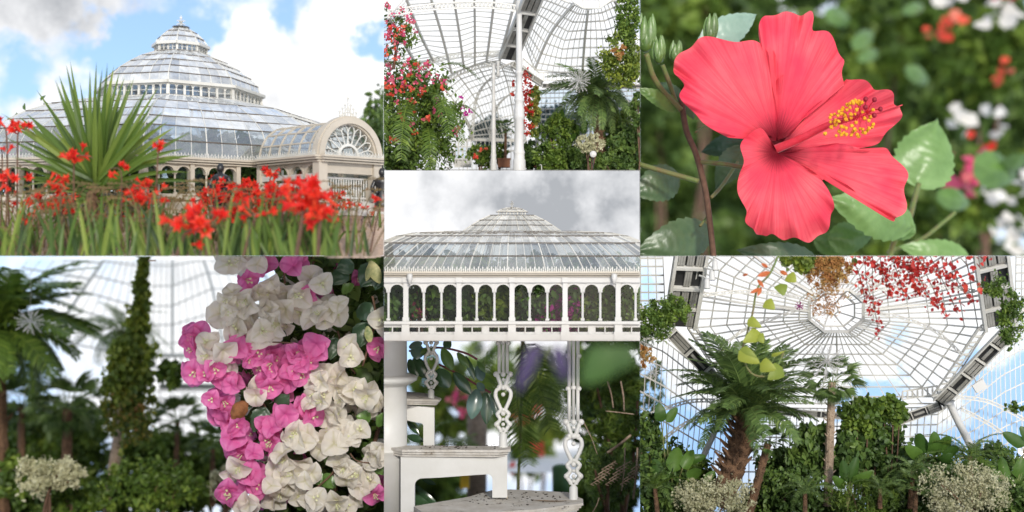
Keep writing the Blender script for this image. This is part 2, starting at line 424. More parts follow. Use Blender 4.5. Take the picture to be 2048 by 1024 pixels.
def clumps(c, r, nclump, per, spread, shell=.55):
    """leaf centres in an uneven crown: c centre, r radii; returns points and a lightness hint"""
    c = np.array(c); r = np.array(r)
    d = rng.normal(size=(nclump, 3)); d /= np.linalg.norm(d, axis=1)[:, None]
    rad = shell + (1.12 - shell) * rng.random(nclump) ** .7
    cc = c + d * rad[:, None] * r
    pts = np.repeat(cc, per, 0) + rng.normal(size=(nclump * per, 3)) * spread * r.min() * np.repeat(rng.uniform(.5, 1.5, nclump), per)[:, None]
    hint = np.repeat(rng.uniform(.15, .85, nclump), per)
    return pts, hint
def bez(pts, n=10):
    """smooth curve through points"""
    pts = [Vector(p) for p in pts]; out = []
    for i in range(len(pts) - 1):
        p0 = pts[max(i - 1, 0)]; p1 = pts[i]; p2 = pts[i + 1]; p3 = pts[min(i + 2, len(pts) - 1)]
        for k in range(n):
            t = k / n
            out.append(.5 * ((2 * p1) + (p2 - p0) * t + (2 * p0 - 5 * p1 + 4 * p2 - p3) * t * t + (3 * p1 - p0 - 3 * p2 + p3) * t ** 3))
    out.append(pts[-1]); return out

# ------------------------------------------------------------------ plants
def bush(name, label, cat, base, c, r, m, size, nclump=60, per=30, spread=.22, tpl='leaf', group=None, stems=5, stem_m='twig', shell=.45, srad=.012, droop=.35):
    t = thing(name, label, cat, base, group)
    pts, hint = clumps(c, r, nclump, per, spread, shell)
    scatter('foliage', MT[m], pts, size, tpl, t, tint=hint, droop=droop)
    for i in range(stems):
        mb = MB(); end = Vector(c) + Vector((random.uniform(-.6, .6) * r[0], random.uniform(-.6, .6) * r[1], random.uniform(-.2, .5) * r[2]))
        b = Vector(base) + Vector((random.uniform(-.2, .2) * r[0], random.uniform(-.2, .2) * r[1], -.02))
        mb.tube(bez([b, (b + end) / 2 + Vector((random.uniform(-.1, .1), 0, .05)) * r[0], end], 4), [srad * (1 - .6 * k / 8) for k in range(9)], 5)
        bld(mb, 'stem', MT[stem_m], t, True)
    return t
def blossoms(t, m, C, size, tpl='petal', per=6, spread=.5, name='blossom_cluster'):
    """each flower head a part of its plant"""
    for c in C:
        pts = np.array(c) + rng.normal(size=(per, 3)) * size * spread
        scatter(name, MT[m], pts, size, tpl, t, face=(0, -1, .2), droop=0, mg=1)

FR = {}
def frond_mesh(kind, L_=1.0, droop=.5, n=34, leaf=.26, w=.012, seed=0):
    """one feather leaf along +x, arching down; unit length"""
    key = (kind, round(droop, 2), n, round(leaf, 2), seed)
    if key in FR: return FR[key]
    r = random.Random(hash(key) % 9999)
    mb = MB(); pts = []
    for i in range(15):
        s = i / 14
        pts.append(Vector((s * (1 - .25 * droop * s), 0, .28 * s * (1 - s) - droop * s * s * .75)))
    mb.tube(pts, [.011 * (1 - .8 * i / 14) for i in range(15)], 4, t=.75)
    for i in range(n):
        s = .1 + .9 * i / (n - 1)
        x = s * 14; k = min(int(x), 13); fr = x - k
        p = pts[k].lerp(pts[k + 1], fr); d = (pts[k + 1] - pts[k]).normalized()
        ll = leaf * (math.sin(math.pi * (.12 + .82 * s)) ** .6) * r.uniform(.85, 1.1)
        for sd in (-1, 1):
            out = Vector((0, sd, 0)) * .80 + d * r.uniform(.5, .75) + Vector((0, 0, r.uniform(.05, .3)))
            out.normalize()
            q = p + out * ll * .55; e_ = p + out * ll + Vector((0, 0, -.35 * ll * r.uniform(.4, 1.2)))
            side = d * w
            tt = min(1, max(0, r.gauss(.45, .2)))
            mb.add([p - side * .5, p + side * .5, q + side, e_, q - side * .9], ((0, 1, 2, 4), (4, 2, 3)), tt)
    me = mb.mesh('frond'); FR[key] = me
    return me
def fan_mesh(n=22, seed=0, slit=.55, spread=2.6):
    key = ('fan', n, seed, slit, spread)
    if key in FR: return FR[key]
    r = random.Random(seed + 5); mb = MB()
    mb.tube([(0, 0, 0), (.3, 0, .05), (.5, 0, .05)], [.012, .01, .008], 4, t=.8)
    o = Vector((.5, 0, .05))
    for i in range(n):
        a0 = -spread / 2 + spread * i / n; a1 = -spread / 2 + spread * (i + 1) / n; am = (a0 + a1) / 2
        rr = .55 * r.uniform(.88, 1.05) * (1 - .12 * abs(am)); dz = -.10 * rr
        f = lambda an, ra, z: o + Vector((math.cos(an) * ra, math.sin(an) * ra, z))
        tt = min(1, max(0, r.gauss(.45, .2)))
        mb.add([o, f(a0, rr * slit, .0), f(am, rr * slit, .035), f(a1, rr * slit, .0), f(am, rr, dz - r.uniform(0, .12))], ((0, 1, 2), (0, 2, 3), (1, 4, 2), (2, 4, 3)), tt)
    me = mb.mesh('fan_leaf'); FR[key] = me
    return me
def place(me, name, m, parent, pos, az, el, roll, sc):
    """put a shared leaf mesh at pos: az round z, el lift"""
    o = bpy.data.objects.new(name, me)
    if not me.materials: me.materials.append(m)
    COL.objects.link(o); o.parent = parent
    M = Matrix.Translation(Vector(pos) - wpos(parent)) @ Matrix.Rotation(az, 4, 'Z') @ Matrix.Rotation(-el, 4, 'Y') @ Matrix.Rotation(roll, 4, 'X') @ Matrix.Scale(sc, 4)
    o.matrix_basis = M
    o['_m'] = 1
    MADE.append((o, CUR)); return o
def palm(name, label, base, crown, nf, L_, trunk_r, m='palm', bark='palmbark', kind='feather', el=(-.5, 1.3), droop=(.35, .9), group=None, stubs=0, leaf=.26, nleaf=34, lean=None, w=.012, ydepth=1.0, cat='palm tree'):
    t = thing(name, label, cat, base, group)
    b, c = Vector(base), Vector(crown)
    mb = MB(); mid = (b + c) / 2 + Vector(lean or (0, 0, 0)); pl = bez([b, mid, c], 9); k = len(pl)
    mb.tube(pl, [trunk_r * (1.15 - .25 * i / k) * (1 + .10 * (i % 2)) for i in range(k)], 10)
    bld(mb, 'trunk', MT[bark], t)
    if stubs:
        for i in range(stubs):
            s = .25 + .75 * i / stubs
            p = b.lerp(c, s) + (mid - (b + c) / 2) * 4 * s * (1 - s); an = i * 2.4
            d = Vector((math.cos(an), math.sin(an), .55)).normalized()
            mb = MB(); ln = trunk_r * random.uniform(.7, 1.25)
            mb.tube([p + d * trunk_r * .55, p + d * (trunk_r * .9 + ln * .4), p + d * (trunk_r * .9 + ln) + Vector((0, 0, .25 * ln))], [trunk_r * .28, trunk_r * .2, trunk_r * .10], 5)
            bld(mb, 'leaf_stub', MT[bark], t)
    for i in range(nf):
        s = (i + .5) / nf; az = i * 2.39996 + random.uniform(-.2, .2)
        ee = el[1] + (el[0] - el[1]) * s ** .8 + random.uniform(-.12, .12)
        dr = random.choice([droop[0], (droop[0] + droop[1]) / 2, droop[1]])
        ln = L_ * random.uniform(.85, 1.08) * (.75 + .25 * math.sin(math.pi * min(1, s + .25)))
        if kind == 'feather': me = frond_mesh('f', 1, dr, nleaf, leaf, w, i % 3); nm = 'frond'
        else: me = fan_mesh(22, i % 4); nm = 'fan_leaf'
        place(me, nm, MT[m], t, c + Vector((math.cos(az), math.sin(az), 0)) * trunk_r * .4, az, ee, random.uniform(-.5, .5), ln)
    return t
def blade(mb, base, tip, width, bend=.15, side=None, n=8, t=.5, fold=.25, prof=None, wave=0):
    """one broad leaf from base to tip; side = across direction"""
    b, e_ = Vector(base), Vector(tip); d = e_ - b; ln = d.length
    sd = Vector(side) if side is not None else d.cross(Vector((0, -1, 0)))
    sd = sd.normalized(); up = sd.cross(d).normalized()
    if up.y > 0: up = -up
    vs = []; fs = []
    for i in range(n + 1):
        s = i / n
        w = (prof(s) if prof else math.sin(math.pi * min(1, s * .93 + .05)) ** .75) * width / 2
        p = b + d * s + up * bend * ln * math.sin(math.pi * s) 
        wv = wave * width * math.sin(s * 23 + t * 9)
        vs += [p - sd * w - up * (fold * w) + up * wv, p - sd * w * .5 - up * (fold * .3 * w), p + up * .0, p + sd * w * .5 - up * (fold * .3 * w), p + sd * w - up * (fold * w) - up * wv]
    for i in range(n):
        for k in range(4): fs.append((i * 5 + k, i * 5 + k + 1, i * 5 + k + 6, i * 5 + k + 5))
    mb.add(vs, fs, t)
def banana(name, label, base, leaves, group=None, m='banana'):
    """leaves: (base, tip, width) each"""
    t = thing(name, label, 'banana plant', base, group)
    for b, e_, w in leaves:
        mb = MB(); tt = random.uniform(.25, .85)
        st = Vector(base).lerp(Vector(b), .0)
        blade(mb, b, e_, w, random.uniform(-.1, .16), None, 12, tt, random.uniform(.1, .45), lambda s: min(1, s * 5) ** .6 * (1 - s ** 3.2) ** .7, .03)
        mid = Vector(b).lerp(Vector(e_), .5)
        lf = bld(mb, 'leaf', MT[m], t, True)
        mb = MB(); mb.tube(bez([base, Vector(base).lerp(Vector(b), .6), b], 4), [w * .10 - w * .05 * k / 8 for k in range(9)], 5, t=.7)
        bld(mb, 'stalk', MT['stem'], t, True)
    return t
def snowflake(name, label, c, r, hang):
    t = thing(name, label, 'decoration', c)
    for i in range(34):
        th = math.acos(1 - 2 * (i + .5) / 34); ph = i * 2.39996
        d = Vector((math.sin(th) * math.cos(ph), math.sin(th) * math.sin(ph), math.cos(th)))
        mb = MB(); e_ = Vector(c) + d * r * random.uniform(.75, 1.05); mb.tube([c, e_], r * .012, 4)
        o = d.orthogonal().normalized()
        for s in (.5, .7, .85):
            p = Vector(c).lerp(e_, s)
            for q in range(3):
                dd = (Matrix.Rotation(q * 2.09, 3, d) @ o) * .7 + d
                mb.tube([p, p + dd * r * .20 * (1.3 - s)], r * .009, 3)
        bld(mb, 'spike', MT['white'], t)
    mb = MB(); mb.tube([Vector(c), Vector(c) + Vector((0, 0, hang))], r * .008, 3); bld(mb, 'wire', MT['steel'], t)
    return t

# ------------------------------------------------------------------ glazing
def beam_line(mb, pts, w, h, n=None):
    for a_, b_ in zip(pts[:-1], pts[1:]): mb.beam(a_, b_, w, h, n)
def glaze(parent, S, us, vs, wu, wv, mname='glass', frame='glazing_bars', fm='steel', budget=None, pn='pane', every=None, wmain=None):
    """S(u,v) surface point; bars along every u in us and v in vs, one pane in each cell"""
    mb = MB()
    ctr = S(.5, .5)
    nrm = (S(.6, .5) - S(.4, .5)).cross(S(.5, .6) - S(.5, .4)).normalized()
    for i, u in enumerate(us):
        w = wmain if (wmain and every and i % every == 0) else wu
        beam_line(mb, [S(u, v) for v in vs], w, w * 1.5, nrm)
    for v in vs: beam_line(mb, [S(u, v) - nrm * .002 for u in us], wv, wv * 1.2, nrm)
    fr = bld(mb, frame, MT[fm], parent)
    cells = [(us[i], us[i + 1], vs[j], vs[j + 1]) for i in range(len(us) - 1) for j in range(len(vs) - 1)]
    rest = MB(); made = 0
    for u0, u1, v0, v1 in cells:
        q = [S(u0, v0), S(u1, v0), S(u1, v1), S(u0, v1)]
        if budget is not None and budget[0] <= 0: rest.quad(*q); continue
        if budget is not None: budget[0] -= 1
        m_ = MB(); m_.quad(*q); c = (q[0] + q[1] + q[2] + q[3]) / 4
        org = wpos(fr); link(pn, m_.mesh(pn, org), MT[mname], fr, org)
    if rest.v:
        o = bld(rest, pn, MT[mname], fr); o['kind'] = 'stuff'
    return fr
def rails(cols, n=8):
    """surface from polylines: cols[i] is a list of points (one column of the roof from top to foot)"""
    cs = [bez(c, n) for c in cols]
    def S(u, v):
        x = u * (len(cs) - 1); i = min(int(x), len(cs) - 2); fu = x - i
        def at(c):
            y = v * (len(c) - 1); j = min(int(y), len(c) - 2); return c[j].lerp(c[j + 1], y - j)
        return at(cs[i]).lerp(at(cs[i + 1]), fu)
    return S
def lin(n): return [i / n for i in range(n + 1)]
def lattice(mb, pts, depth, w, up):
    """open lattice girder along a curve: two chords with crossed struts"""
    pts = [Vector(p) for p in pts]; up = [Vector(x) for x in up] if isinstance(up, list) else [Vector(up)] * len(pts)
    lo = [p - u.normalized() * depth for p, u in zip(pts, up)]
    beam_line(mb, pts, w, w); beam_line(mb, lo, w, w)
    for i in range(len(pts) - 1):
        mb.beam(pts[i], lo[i + 1], w * .6); mb.beam(lo[i], pts[i + 1], w * .6)
# ------------------------------------------------------------------ the glass house outside (seen from two sides)
def ring(cx, cy, R, h, phi, sy):
    return [Vector((cx + R * math.sin(R_(phi + 45 * k)), cy - R * math.cos(R_(phi + 45 * k)) * sy, h)) for k in range(8)]
def front_facets(cx, cy, phi, sy):
    out = []
    for k in range(8):
        a_ = R_(phi + 45 * k + 22.5)
        n = Vector((math.sin(a_) * sy, -math.cos(a_), 0))
        c = Vector((cx, cy, 0)) + Vector((math.sin(a_), -math.cos(a_) * sy, 0))
        out.append(n.normalized().dot((Vector((0, 0, 0)) - c).normalized()) > -.12)
    return out
def roof_tier(root, name, rings, npane, wr, wb, ff, budget, mname='extglass', barm='steel', ribm='leadbar', topm=0):
    """glazed roof storey: rings of eight corners, from low to high"""
    mb = MB(); bars = MB()
    for i, rg in enumerate(rings):
        for k in range(8):
            a_, b_ = rg[k], rg[(k + 1) % 8]
            mb.beam(a_, b_, wr, wr * .8)
    for i in range(len(rings) - 1):
        for k in range(8): bars.beam(rings[i][k], rings[i + 1][k], wr * .9)
    part = bld(mb, name, MT[ribm], root)
    mb = bars
    for i in range(len(rings) - 1):
        for k in range(8):
            for j in range(1, npane):
                t = j / npane
                mb.beam(rings[i][k].lerp(rings[i][(k + 1) % 8], t), rings[i + 1][k].lerp(rings[i + 1][(k + 1) % 8], t), wb * (2 if j % 4 == 0 else 1))
    bld(mb, 'glazing_bars', MT[barm], part)
    back = MB()
    for i in range(len(rings) - 1):
        for k in range(8):
            for j in range(npane):
                t0, t1 = j / npane, (j + 1) / npane
                a0, a1, b0, b1 = rings[i][k], rings[i][(k + 1) % 8], rings[i + 1][k], rings[i + 1][(k + 1) % 8]
                jt = Vector((0, 0, 1)) * random.uniform(-.004, .004)
                q = [a0.lerp(a1, t0) , a0.lerp(a1, t1), b0.lerp(b1, t1) + jt, b0.lerp(b1, t0) + jt]
                if ff[k] and budget[0] > 0 and (a0 - a1).length / npane > .03:
                    budget[0] -= 1; m_ = MB(); m_.quad(*q); bld(m_, 'pane', MT[mname if (not topm or i < topm) else 'sheenglass'], part)
                else: back.quad(*q)
    if back.v: bld(back, 'pane', MT[mname], part)['kind'] = 'stuff'
    return part
def arcade(root, A, B, z0, z1, z2, n, group, depth, colw, pil, glassm='winglass', wallm='cream', low=None, panes=True, outn=None):
    """wall of arched windows from A to B: z0 sill, z1 top of the arches, z2 wall head"""
    A, B = Vector((A.x, A.y, 0)), Vector((B.x, B.y, 0)); d = B - A; ln = d.length; d.normalize()
    nrm = Vector((d.y, -d.x, 0)) if outn is None else Vector(outn)
    W_ = ln / n
    pt = lambda x, z, o=0: A + d * x + Vector((0, 0, z)) + nrm * o
    head = MB()
    for i in range(n):
        x0, x1 = i * W_, (i + 1) * W_
        r = (W_ - colw) / 2; xc = (x0 + x1) / 2; zc = z1 - r
        arc = [(x0, zc)] + [(xc - r * math.cos(math.pi * k / 10), zc + r * math.sin(math.pi * k / 10)) for k in range(11)] + [(x1, zc)]
        for (xa, za), (xb, zb) in zip(arc[:-1], arc[1:]):
            if abs(xb - xa) < 1e-6: continue
            head.quad(pt(xa, za), pt(xb, zb), pt(xb, z2), pt(xa, z2))
            head.quad(pt(xa, za), pt(xa, za, -depth), pt(xb, zb, -depth), pt(xb, zb))
        for (xa, za), (xb, zb) in zip(arc[1:-2], arc[2:-1]):      # raised moulding round the arch
            k1, k2 = 1 + colw * .5 / r, 1 + colw * .25 / r
            f = lambda x, z, k, o: pt(xc + (x - xc) * k, zc + (z - zc) * k, o)
            head.quad(f(xa, za, 1.0, colw * .25), f(xb, zb, 1.0, colw * .25), f(xb, zb, k1, colw * .25), f(xa, za, k1, colw * .25))
            head.quad(f(xa, za, k1, colw * .25), f(xb, zb, k1, colw * .25), f(xb, zb, k1, 0), f(xa, za, k1, 0))
            head.quad(f(xa, za, 1., colw * .25), f(xa, za, 1., 0), f(xb, zb, 1., 0), f(xb, zb, 1., colw * .25))
        if panes:
            g = MB()
            ar = [(x0 + colw / 2, z0)] + arc[1:-1] + [(x1 - colw / 2, z0)]
            g.add([pt(x, z, -depth * .6) for x, z in ar], (tuple(range(len(ar))),))
            bld(g, 'window_pane', MT[glassm], root)
    bld(head, 'arch_wall', MT[wallm], root)
    for i in range(n + 1):
        big = i % group == 0
        mb = MB(); w = (pil if big else colw) * .8; zc = z1 - (W_ - colw) / 2
        if big:
            mb.box(pt(i * W_, (z0 + z2) / 2, -depth * .3 + .002), d * w / 2, nrm * (depth * .5 + .012), Vector((0, 0, (z2 - z0) / 2)))
            mb.box(pt(i * W_, z0 + (z2 - z0) * .05, -depth * .3), d * w * .65, nrm * (depth * .5 + .02), Vector((0, 0, (z2 - z0) * .05)))
        else:
            mb.tube([pt(i * W_, z0, -depth * .3), pt(i * W_, zc, -depth * .3)], w * .42, 8)
            for zz, k in ((z0 + .04 * (z1 - z0), .62), (zc, .68)):
                mb.box(pt(i * W_, zz, -depth * .3), d * w * k, nrm * w * k, Vector((0, 0, w * .35)))
        bld(mb, 'pilaster' if big else 'column', MT[wallm], root, False)
def cornice(root, corners, z, hgt, proj, dent, crest, closed=True, m='cream', only=None):
    mb = MB(); den = MB(); crs = []; n = len(corners)
    for k in range(n if closed else n - 1):
        if only is not None and not only[k]: continue
        a_, b_ = corners[k], corners[(k + 1) % n]
        a_, b_ = Vector((a_.x, a_.y, 0)), Vector((b_.x, b_.y, 0)); d = (b_ - a_); ln = d.length; d.normalize(); nr = Vector((d.y, -d.x, 0))
        zz = Vector((0, 0, 1))
        for (o, zc, hh) in ((.4, z + hgt * .12, .12), (.75, z + hgt * .5, .14), (1.0, z + hgt * .85, .15)):
            mb.box((a_ + b_) / 2 + zz * zc + nr * proj * o * .5, d * (ln / 2 + proj * .35 * o), nr * proj * o * .5 + nr * .012, zz * hgt * hh)
        mb.box((a_ + b_) / 2 + zz * (z + hgt * .5) - nr * .01, d * ln / 2, nr * .012, zz * hgt * .5)
        q = max(4, int(ln / dent)); cr = MB(); crs.append(cr)
        for i in range(q):
            p = a_ + d * ln * (i + .5) / q
            den.box(p + zz * (z + hgt * .66) + nr * proj * .62, d * ln / q * .28, nr * proj * .22, zz * hgt * .055)
            for s, hh in ((0, 1.0), (.5, .6)):
                if crest <= 0: break
                pp = a_ + d * ln * (i + s + .25) / q + zz * (z + hgt)
                wd = ln / q * .22
                cr.add([pp - d * wd + nr * proj * .8, pp + d * wd + nr * proj * .8, pp + d * wd * .35 + zz * crest * .45 * hh + nr * proj * .8, pp + d * wd * .75 + zz * crest * .62 * hh + nr * proj * .8, pp + zz * crest * hh + nr * proj * .8, pp - d * wd * .75 + zz * crest * .62 * hh + nr * proj * .8, pp - d * wd * .35 + zz * crest * .45 * hh + nr * proj * .8,
                        pp + nr * proj * .7, pp + zz * crest * hh * .9 + nr * proj * .7],
                       ((0, 1, 2, 6), (6, 2, 3, 4, 5), (0, 6, 7), (1, 7, 2), (4, 8, 5), (4, 3, 8), (6, 5, 8, 7), (2, 7, 8, 3)))
    c = bld(mb, 'cornice', MT[m], root)
    bld(den, 'dentil_row', MT[m], c)['kind'] = 'stuff'
    for cr in crs:
        if cr.v: bld(cr, 'cresting', MT['steel'], c)
def finial(root, p, h, m='steel'):
    mb = MB(); p = Vector(p)
    mb.lathe(p, [(h * .16, 0), (h * .16, h * .06), (h * .09, h * .10), (h * .12, h * .16), (h * .05, h * .22), (h * .04, h * .74), (h * .09, h * .78), (h * .10, h * .84), (h * .07, h * .9), (h * .02, h * .93), (h * .02, h)], 10)
    c = p + Vector((0, 0, h * .5))
    for k in range(6):
        for el in (-.45, .45):
            a_ = k * math.pi / 3 + .3
            d = Vector((math.cos(a_) * math.cos(el), math.sin(a_) * math.cos(el), math.sin(el)))
            mb.tube([c, c + d * h * .28], [h * .03, h * .022], 5); mb.ball(c + d * h * .3, h * .045, 6, 4)
    bld(mb, 'finial', MT[m], root, True)
def drum(root, name, r0, r1, n, w, ff, glassm='glass'):
    """upright storey of small arched lights between two rings"""
    mb = MB(); part = None
    for k in range(8):
        a0, a1, b0, b1 = r0[k], r0[(k + 1) % 8], r1[k], r1[(k + 1) % 8]
        mb.beam(a0, b0, w * 2.0); mb.beam(a0, a1, w * 1.6, w * 2); mb.beam(b0, b1, w * 2, w * 3)
        hh = b0.z - a0.z; d = (a1 - a0); 
        for j in range(n):
            p0, p1 = a0.lerp(a1, j / n), a0.lerp(a1, (j + 1) / n); q0 = b0.lerp(b1, j / n); q1 = b0.lerp(b1, (j + 1) / n)
            mb.beam(p0, q0, w * (1.4 if j % 2 == 0 else .8))
            r = (p1 - p0).length / 2; prev = None
            for s in range(7):
                an = math.pi * s / 6
                pp = p0.lerp(p1, .5 - .5 * math.cos(an)) + Vector((0, 0, hh * .93 - r + r * math.sin(an)))
                if prev is not None: mb.beam(prev, pp, w * .7)
                prev = pp
            for i_ in (0,): mb.beam(p0.lerp(q0, .5), p1.lerp(q1, .5), w * .35)
    part = bld(mb, name, MT['steel'], root)
    back = MB()
    for k in range(8):
        for j in range(n):
            p0, p1 = r0[k].lerp(r0[(k + 1) % 8], j / n), r0[k].lerp(r0[(k + 1) % 8], (j + 1) / n); q0 = r1[k].lerp(r1[(k + 1) % 8], j / n); q1 = r1[k].lerp(r1[(k + 1) % 8], (j + 1) / n)
            if ff[k]: m_ = MB(); m_.quad(p0, p1, q1, q0); bld(m_, 'pane', MT[glassm], part)
            else: back.quad(p0, p1, q1, q0)
    if back.v: bld(back, 'pane', MT[glassm], part)['kind'] = 'stuff'
    return part
def inner_bush(n, pts):
    for i, (p, r, m, lab) in enumerate(pts):
        bush('indoor_shrub', lab, 'shrub', (p[0], p[1], p[2] - r[2]), p, r, m, .13, 50, 26, .3, stems=3)

# ================================================================== bay 1: the palm house in its garden
CUR = 1
DC = 13.9
SY1 = 1.3
C1 = P(362, 300, DC)
cx1, cy1 = C1.x, C1.y
PHI = 10.0
u1 = DC / F
def hgt(Rpx, y):                       # height of a ring whose near corner is seen at y
    d = cy1 - Rpx * u1 * math.cos(R_(PHI)) * SY1
    return H + (512 - y) * d / F
ff1 = front_facets(cx1, cy1, PHI, SY1)
rg = lambda R, y: ring(cx1, cy1, R * u1, hgt(R, y), PHI, SY1)
zb1 = hgt(400, 428)
ph = thing('palm_house', 'octagonal white glass palm house with domed tiers behind red flowers and spiky plant', 'greenhouse', (cx1, cy1, zb1))
corn = rg(400, 312)
z0, z1, z2 = hgt(400, 386), hgt(400, 329), hgt(400, 324)
plinth = MB()
lo, hi = ring(cx1, cy1, 405 * u1, zb1 - .02, PHI, SY1), ring(cx1, cy1, 405 * u1, z0 - .05, PHI, SY1)
for k in range(8): plinth.quad(lo[k], lo[(k + 1) % 8], hi[(k + 1) % 8], hi[k])
hi2 = ring(cx1, cy1, 409 * u1, z0 - .05, PHI, SY1); hi3 = ring(cx1, cy1, 409 * u1, z0, PHI, SY1); hi4 = ring(cx1, cy1, 388 * u1, z0 + .003, PHI, SY1)
for k in range(8):
    plinth.quad(hi[k], hi[(k + 1) % 8], hi2[(k + 1) % 8], hi2[k]); plinth.quad(hi2[k], hi2[(k + 1) % 8], hi3[(k + 1) % 8], hi3[k]); plinth.quad(hi3[k], hi3[(k + 1) % 8], hi4[(k + 1) % 8], hi4[k])
bld(plinth, 'plinth', MT['cream'], ph)
for k in range(8):
    if k == 0:      # the bay on the right carries the porch: arches only on its left end
        e0, e1 = corn[0], corn[1]
        arcade(ph, e0, e0.lerp(e1, .5), z0, z1, z2, 6, 3, .05, .028, .05)
    elif ff1[k]: arcade(ph, corn[k], corn[(k + 1) % 8], z0, z1, z2, 12, 3, .05, .028, .05)
cornice(ph, corn, z2, hgt(400, 311) - z2, .07, .032, .045)
bud = [290]
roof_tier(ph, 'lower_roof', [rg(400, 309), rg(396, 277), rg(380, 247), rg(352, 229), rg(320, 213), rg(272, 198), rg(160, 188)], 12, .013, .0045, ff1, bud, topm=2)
drum(ph, 'clerestory', rg(157, 192), rg(155, 163), 8, .016, ff1)
mbg = MB()
for k in range(8): mbg.beam(rg(160, 193)[k], rg(160, 193)[(k + 1) % 8], .05, .05); mbg.beam(rg(161, 161)[k], rg(161, 161)[(k + 1) % 8], .04, .03)
bld(mbg, 'gutter', MT['steel'], ph)
bud2 = [170]
roof_tier(ph, 'upper_dome', [rg(155, 160), rg(150, 143), rg(136, 129), rg(114, 117), rg(90, 107), rg(56, 99)], 6, .012, .004, ff1, bud2, 'sheenglass')
drum(ph, 'lantern', rg(50, 100), rg(49, 84), 4, .011, ff1)
mbg = MB()
for k in range(8): mbg.beam(rg(54, 83)[k], rg(54, 83)[(k + 1) % 8], .03, .03)
bld(mbg, 'lantern_eave', MT['steel'], ph)
roof_tier(ph, 'lantern_roof', [rg(53, 82), rg(44, 70), rg(30, 60), rg(15, 55)], 2, .014, .006, ff1, [40], 'sheenglass')
mbg = MB(); top = rg(18, 54); mbg.add(top, (tuple(range(8)),)); mbg.add([v + Vector((0, 0, .02)) for v in top], (tuple(range(8)),))
bld(mbg, 'lantern_cap', MT['steel'], ph)
finial(ph, Vector((cx1, cy1, hgt(18, 55))), (55 - 27) * u1)
# roof trusses inside, seen through the glass
mbt = MB()
for k in range(8):
    pts = [rg(r - 8, y)[k] for r, y in ((398, 309), (392, 277), (376, 247), (348, 229), (316, 213), (268, 198))]
    lattice(mbt, pts, .12, .012, [Vector((0, 0, .7)) + (p - Vector((cx1, cy1, p.z))).normalized() * .7 for p in pts])
    pts = [rg(r - 5, y)[k] for r, y in ((155, 160), (150, 143), (136, 129), (114, 117), (90, 107), (56, 99))]
    lattice(mbt, pts, .07, .008, [Vector((0, 0, .7)) + (p - Vector((cx1, cy1, p.z))).normalized() * .7 for p in pts])
bld(mbt, 'roof_truss', MT['steel'], ph)

# porch: barrel-vaulted entrance pushed out of the right-hand bay
am = R_(45)
pd = Vector((math.sin(am), -math.cos(am), 0))      # way out
ps = Vector((-pd.y, pd.x, 0))                                          # to the right of someone leaving... seen from here: right
PL, PR = .90, .30
f0 = P(696, 320, 11.35) - pd * PL; f0.z = 0
zc1 = z2 + (hgt(400, 311) - z2)
pw = lambda s, l, z: f0 + ps * s + pd * l + Vector((0, 0, z))
pch = bld((lambda m_: (m_.box(pw(0, PL / 2, zb1 + .06), ps * (PR + .03), pd * (PL / 2 + .03), Vector((0, 0, .06))), m_)[1])(MB()), 'porch_floor', MT['plaza'], ph)
for sd in (-1, 1):
    arcade(ph, pw(sd * PR, 0, 0) if sd < 0 else pw(PR, PL, 0), pw(-PR, PL, 0) if sd < 0 else pw(PR, 0, 0), z0 if sd < 0 else z0 - .02, z1, z2, 4, 4, .04, .03, .06, outn=ps * sd)
    wl = MB(); wl.box(pw(sd * PR, PL / 2, (zb1 + .12 + z0) / 2), ps * .02, pd * PL / 2, Vector((0, 0, (z0 - zb1 - .12) / 2)))
    bld(wl, 'dado', MT['cream'], ph)
    # glazing frames of the side lights
    fr = MB()
    for q in (.33, .62): fr.box(pw(sd * (PR - .01), PL / 2, z0 + (z1 - z0) * q), ps * .008, pd * PL / 2, Vector((0, 0, .022)))
    bld(fr, 'window_frame', MT['white'], ph)
    po = MB(); po.box(pw(sd * PR, PL, (zb1 + z2) / 2 + .05), ps * .045, pd * .045, Vector((0, 0, (z2 - zb1) / 2 - .05)))
    po.box(pw(sd * PR, PL, zb1 + .17), ps * .06, pd * .06, Vector((0, 0, .07)))
    bld(po, 'corner_post', MT['cream'], ph)
cornice(ph, [pw(-PR - .02, .05, 0), pw(-PR - .02, PL + .04, 0), pw(PR + .02, PL + .04, 0), pw(PR + .02, .05, 0)], z2, zc1 - z2, .07, .032, .045, closed=False)
hd = MB(); hd.box(pw(0, PL, (z1 + z2) / 2 - .03), ps * PR, pd * .02, Vector((0, 0, (z2 - z1) / 2 + .04))); bld(hd, 'lintel', MT['cream'], ph)
RV = PR + .01
def vault(u, v): 
    an = math.pi * u
    return pw(-RV * math.cos(an), v * PL, zc1 + RV * 1.02 * math.sin(an))
vr = MB()
us, vs = lin(8), lin(6)
for u in us: beam_line(vr, [vault(u, v) for v in vs], .016, .012)
for v in vs: beam_line(vr, [vault(u, v) for u in lin(16)], .010, .012)
vp = bld(vr, 'porch_roof', MT['cream'], ph)
for i in range(8):
    for j in range(6):
        m_ = MB(); m_.quad(vault(us[i], vs[j]), vault(us[i + 1], vs[j]), vault(us[i + 1], vs[j + 1]), vault(us[i], vs[j + 1])); bld(m_, 'pane', MT['extglass'], vp)
ar = MB()
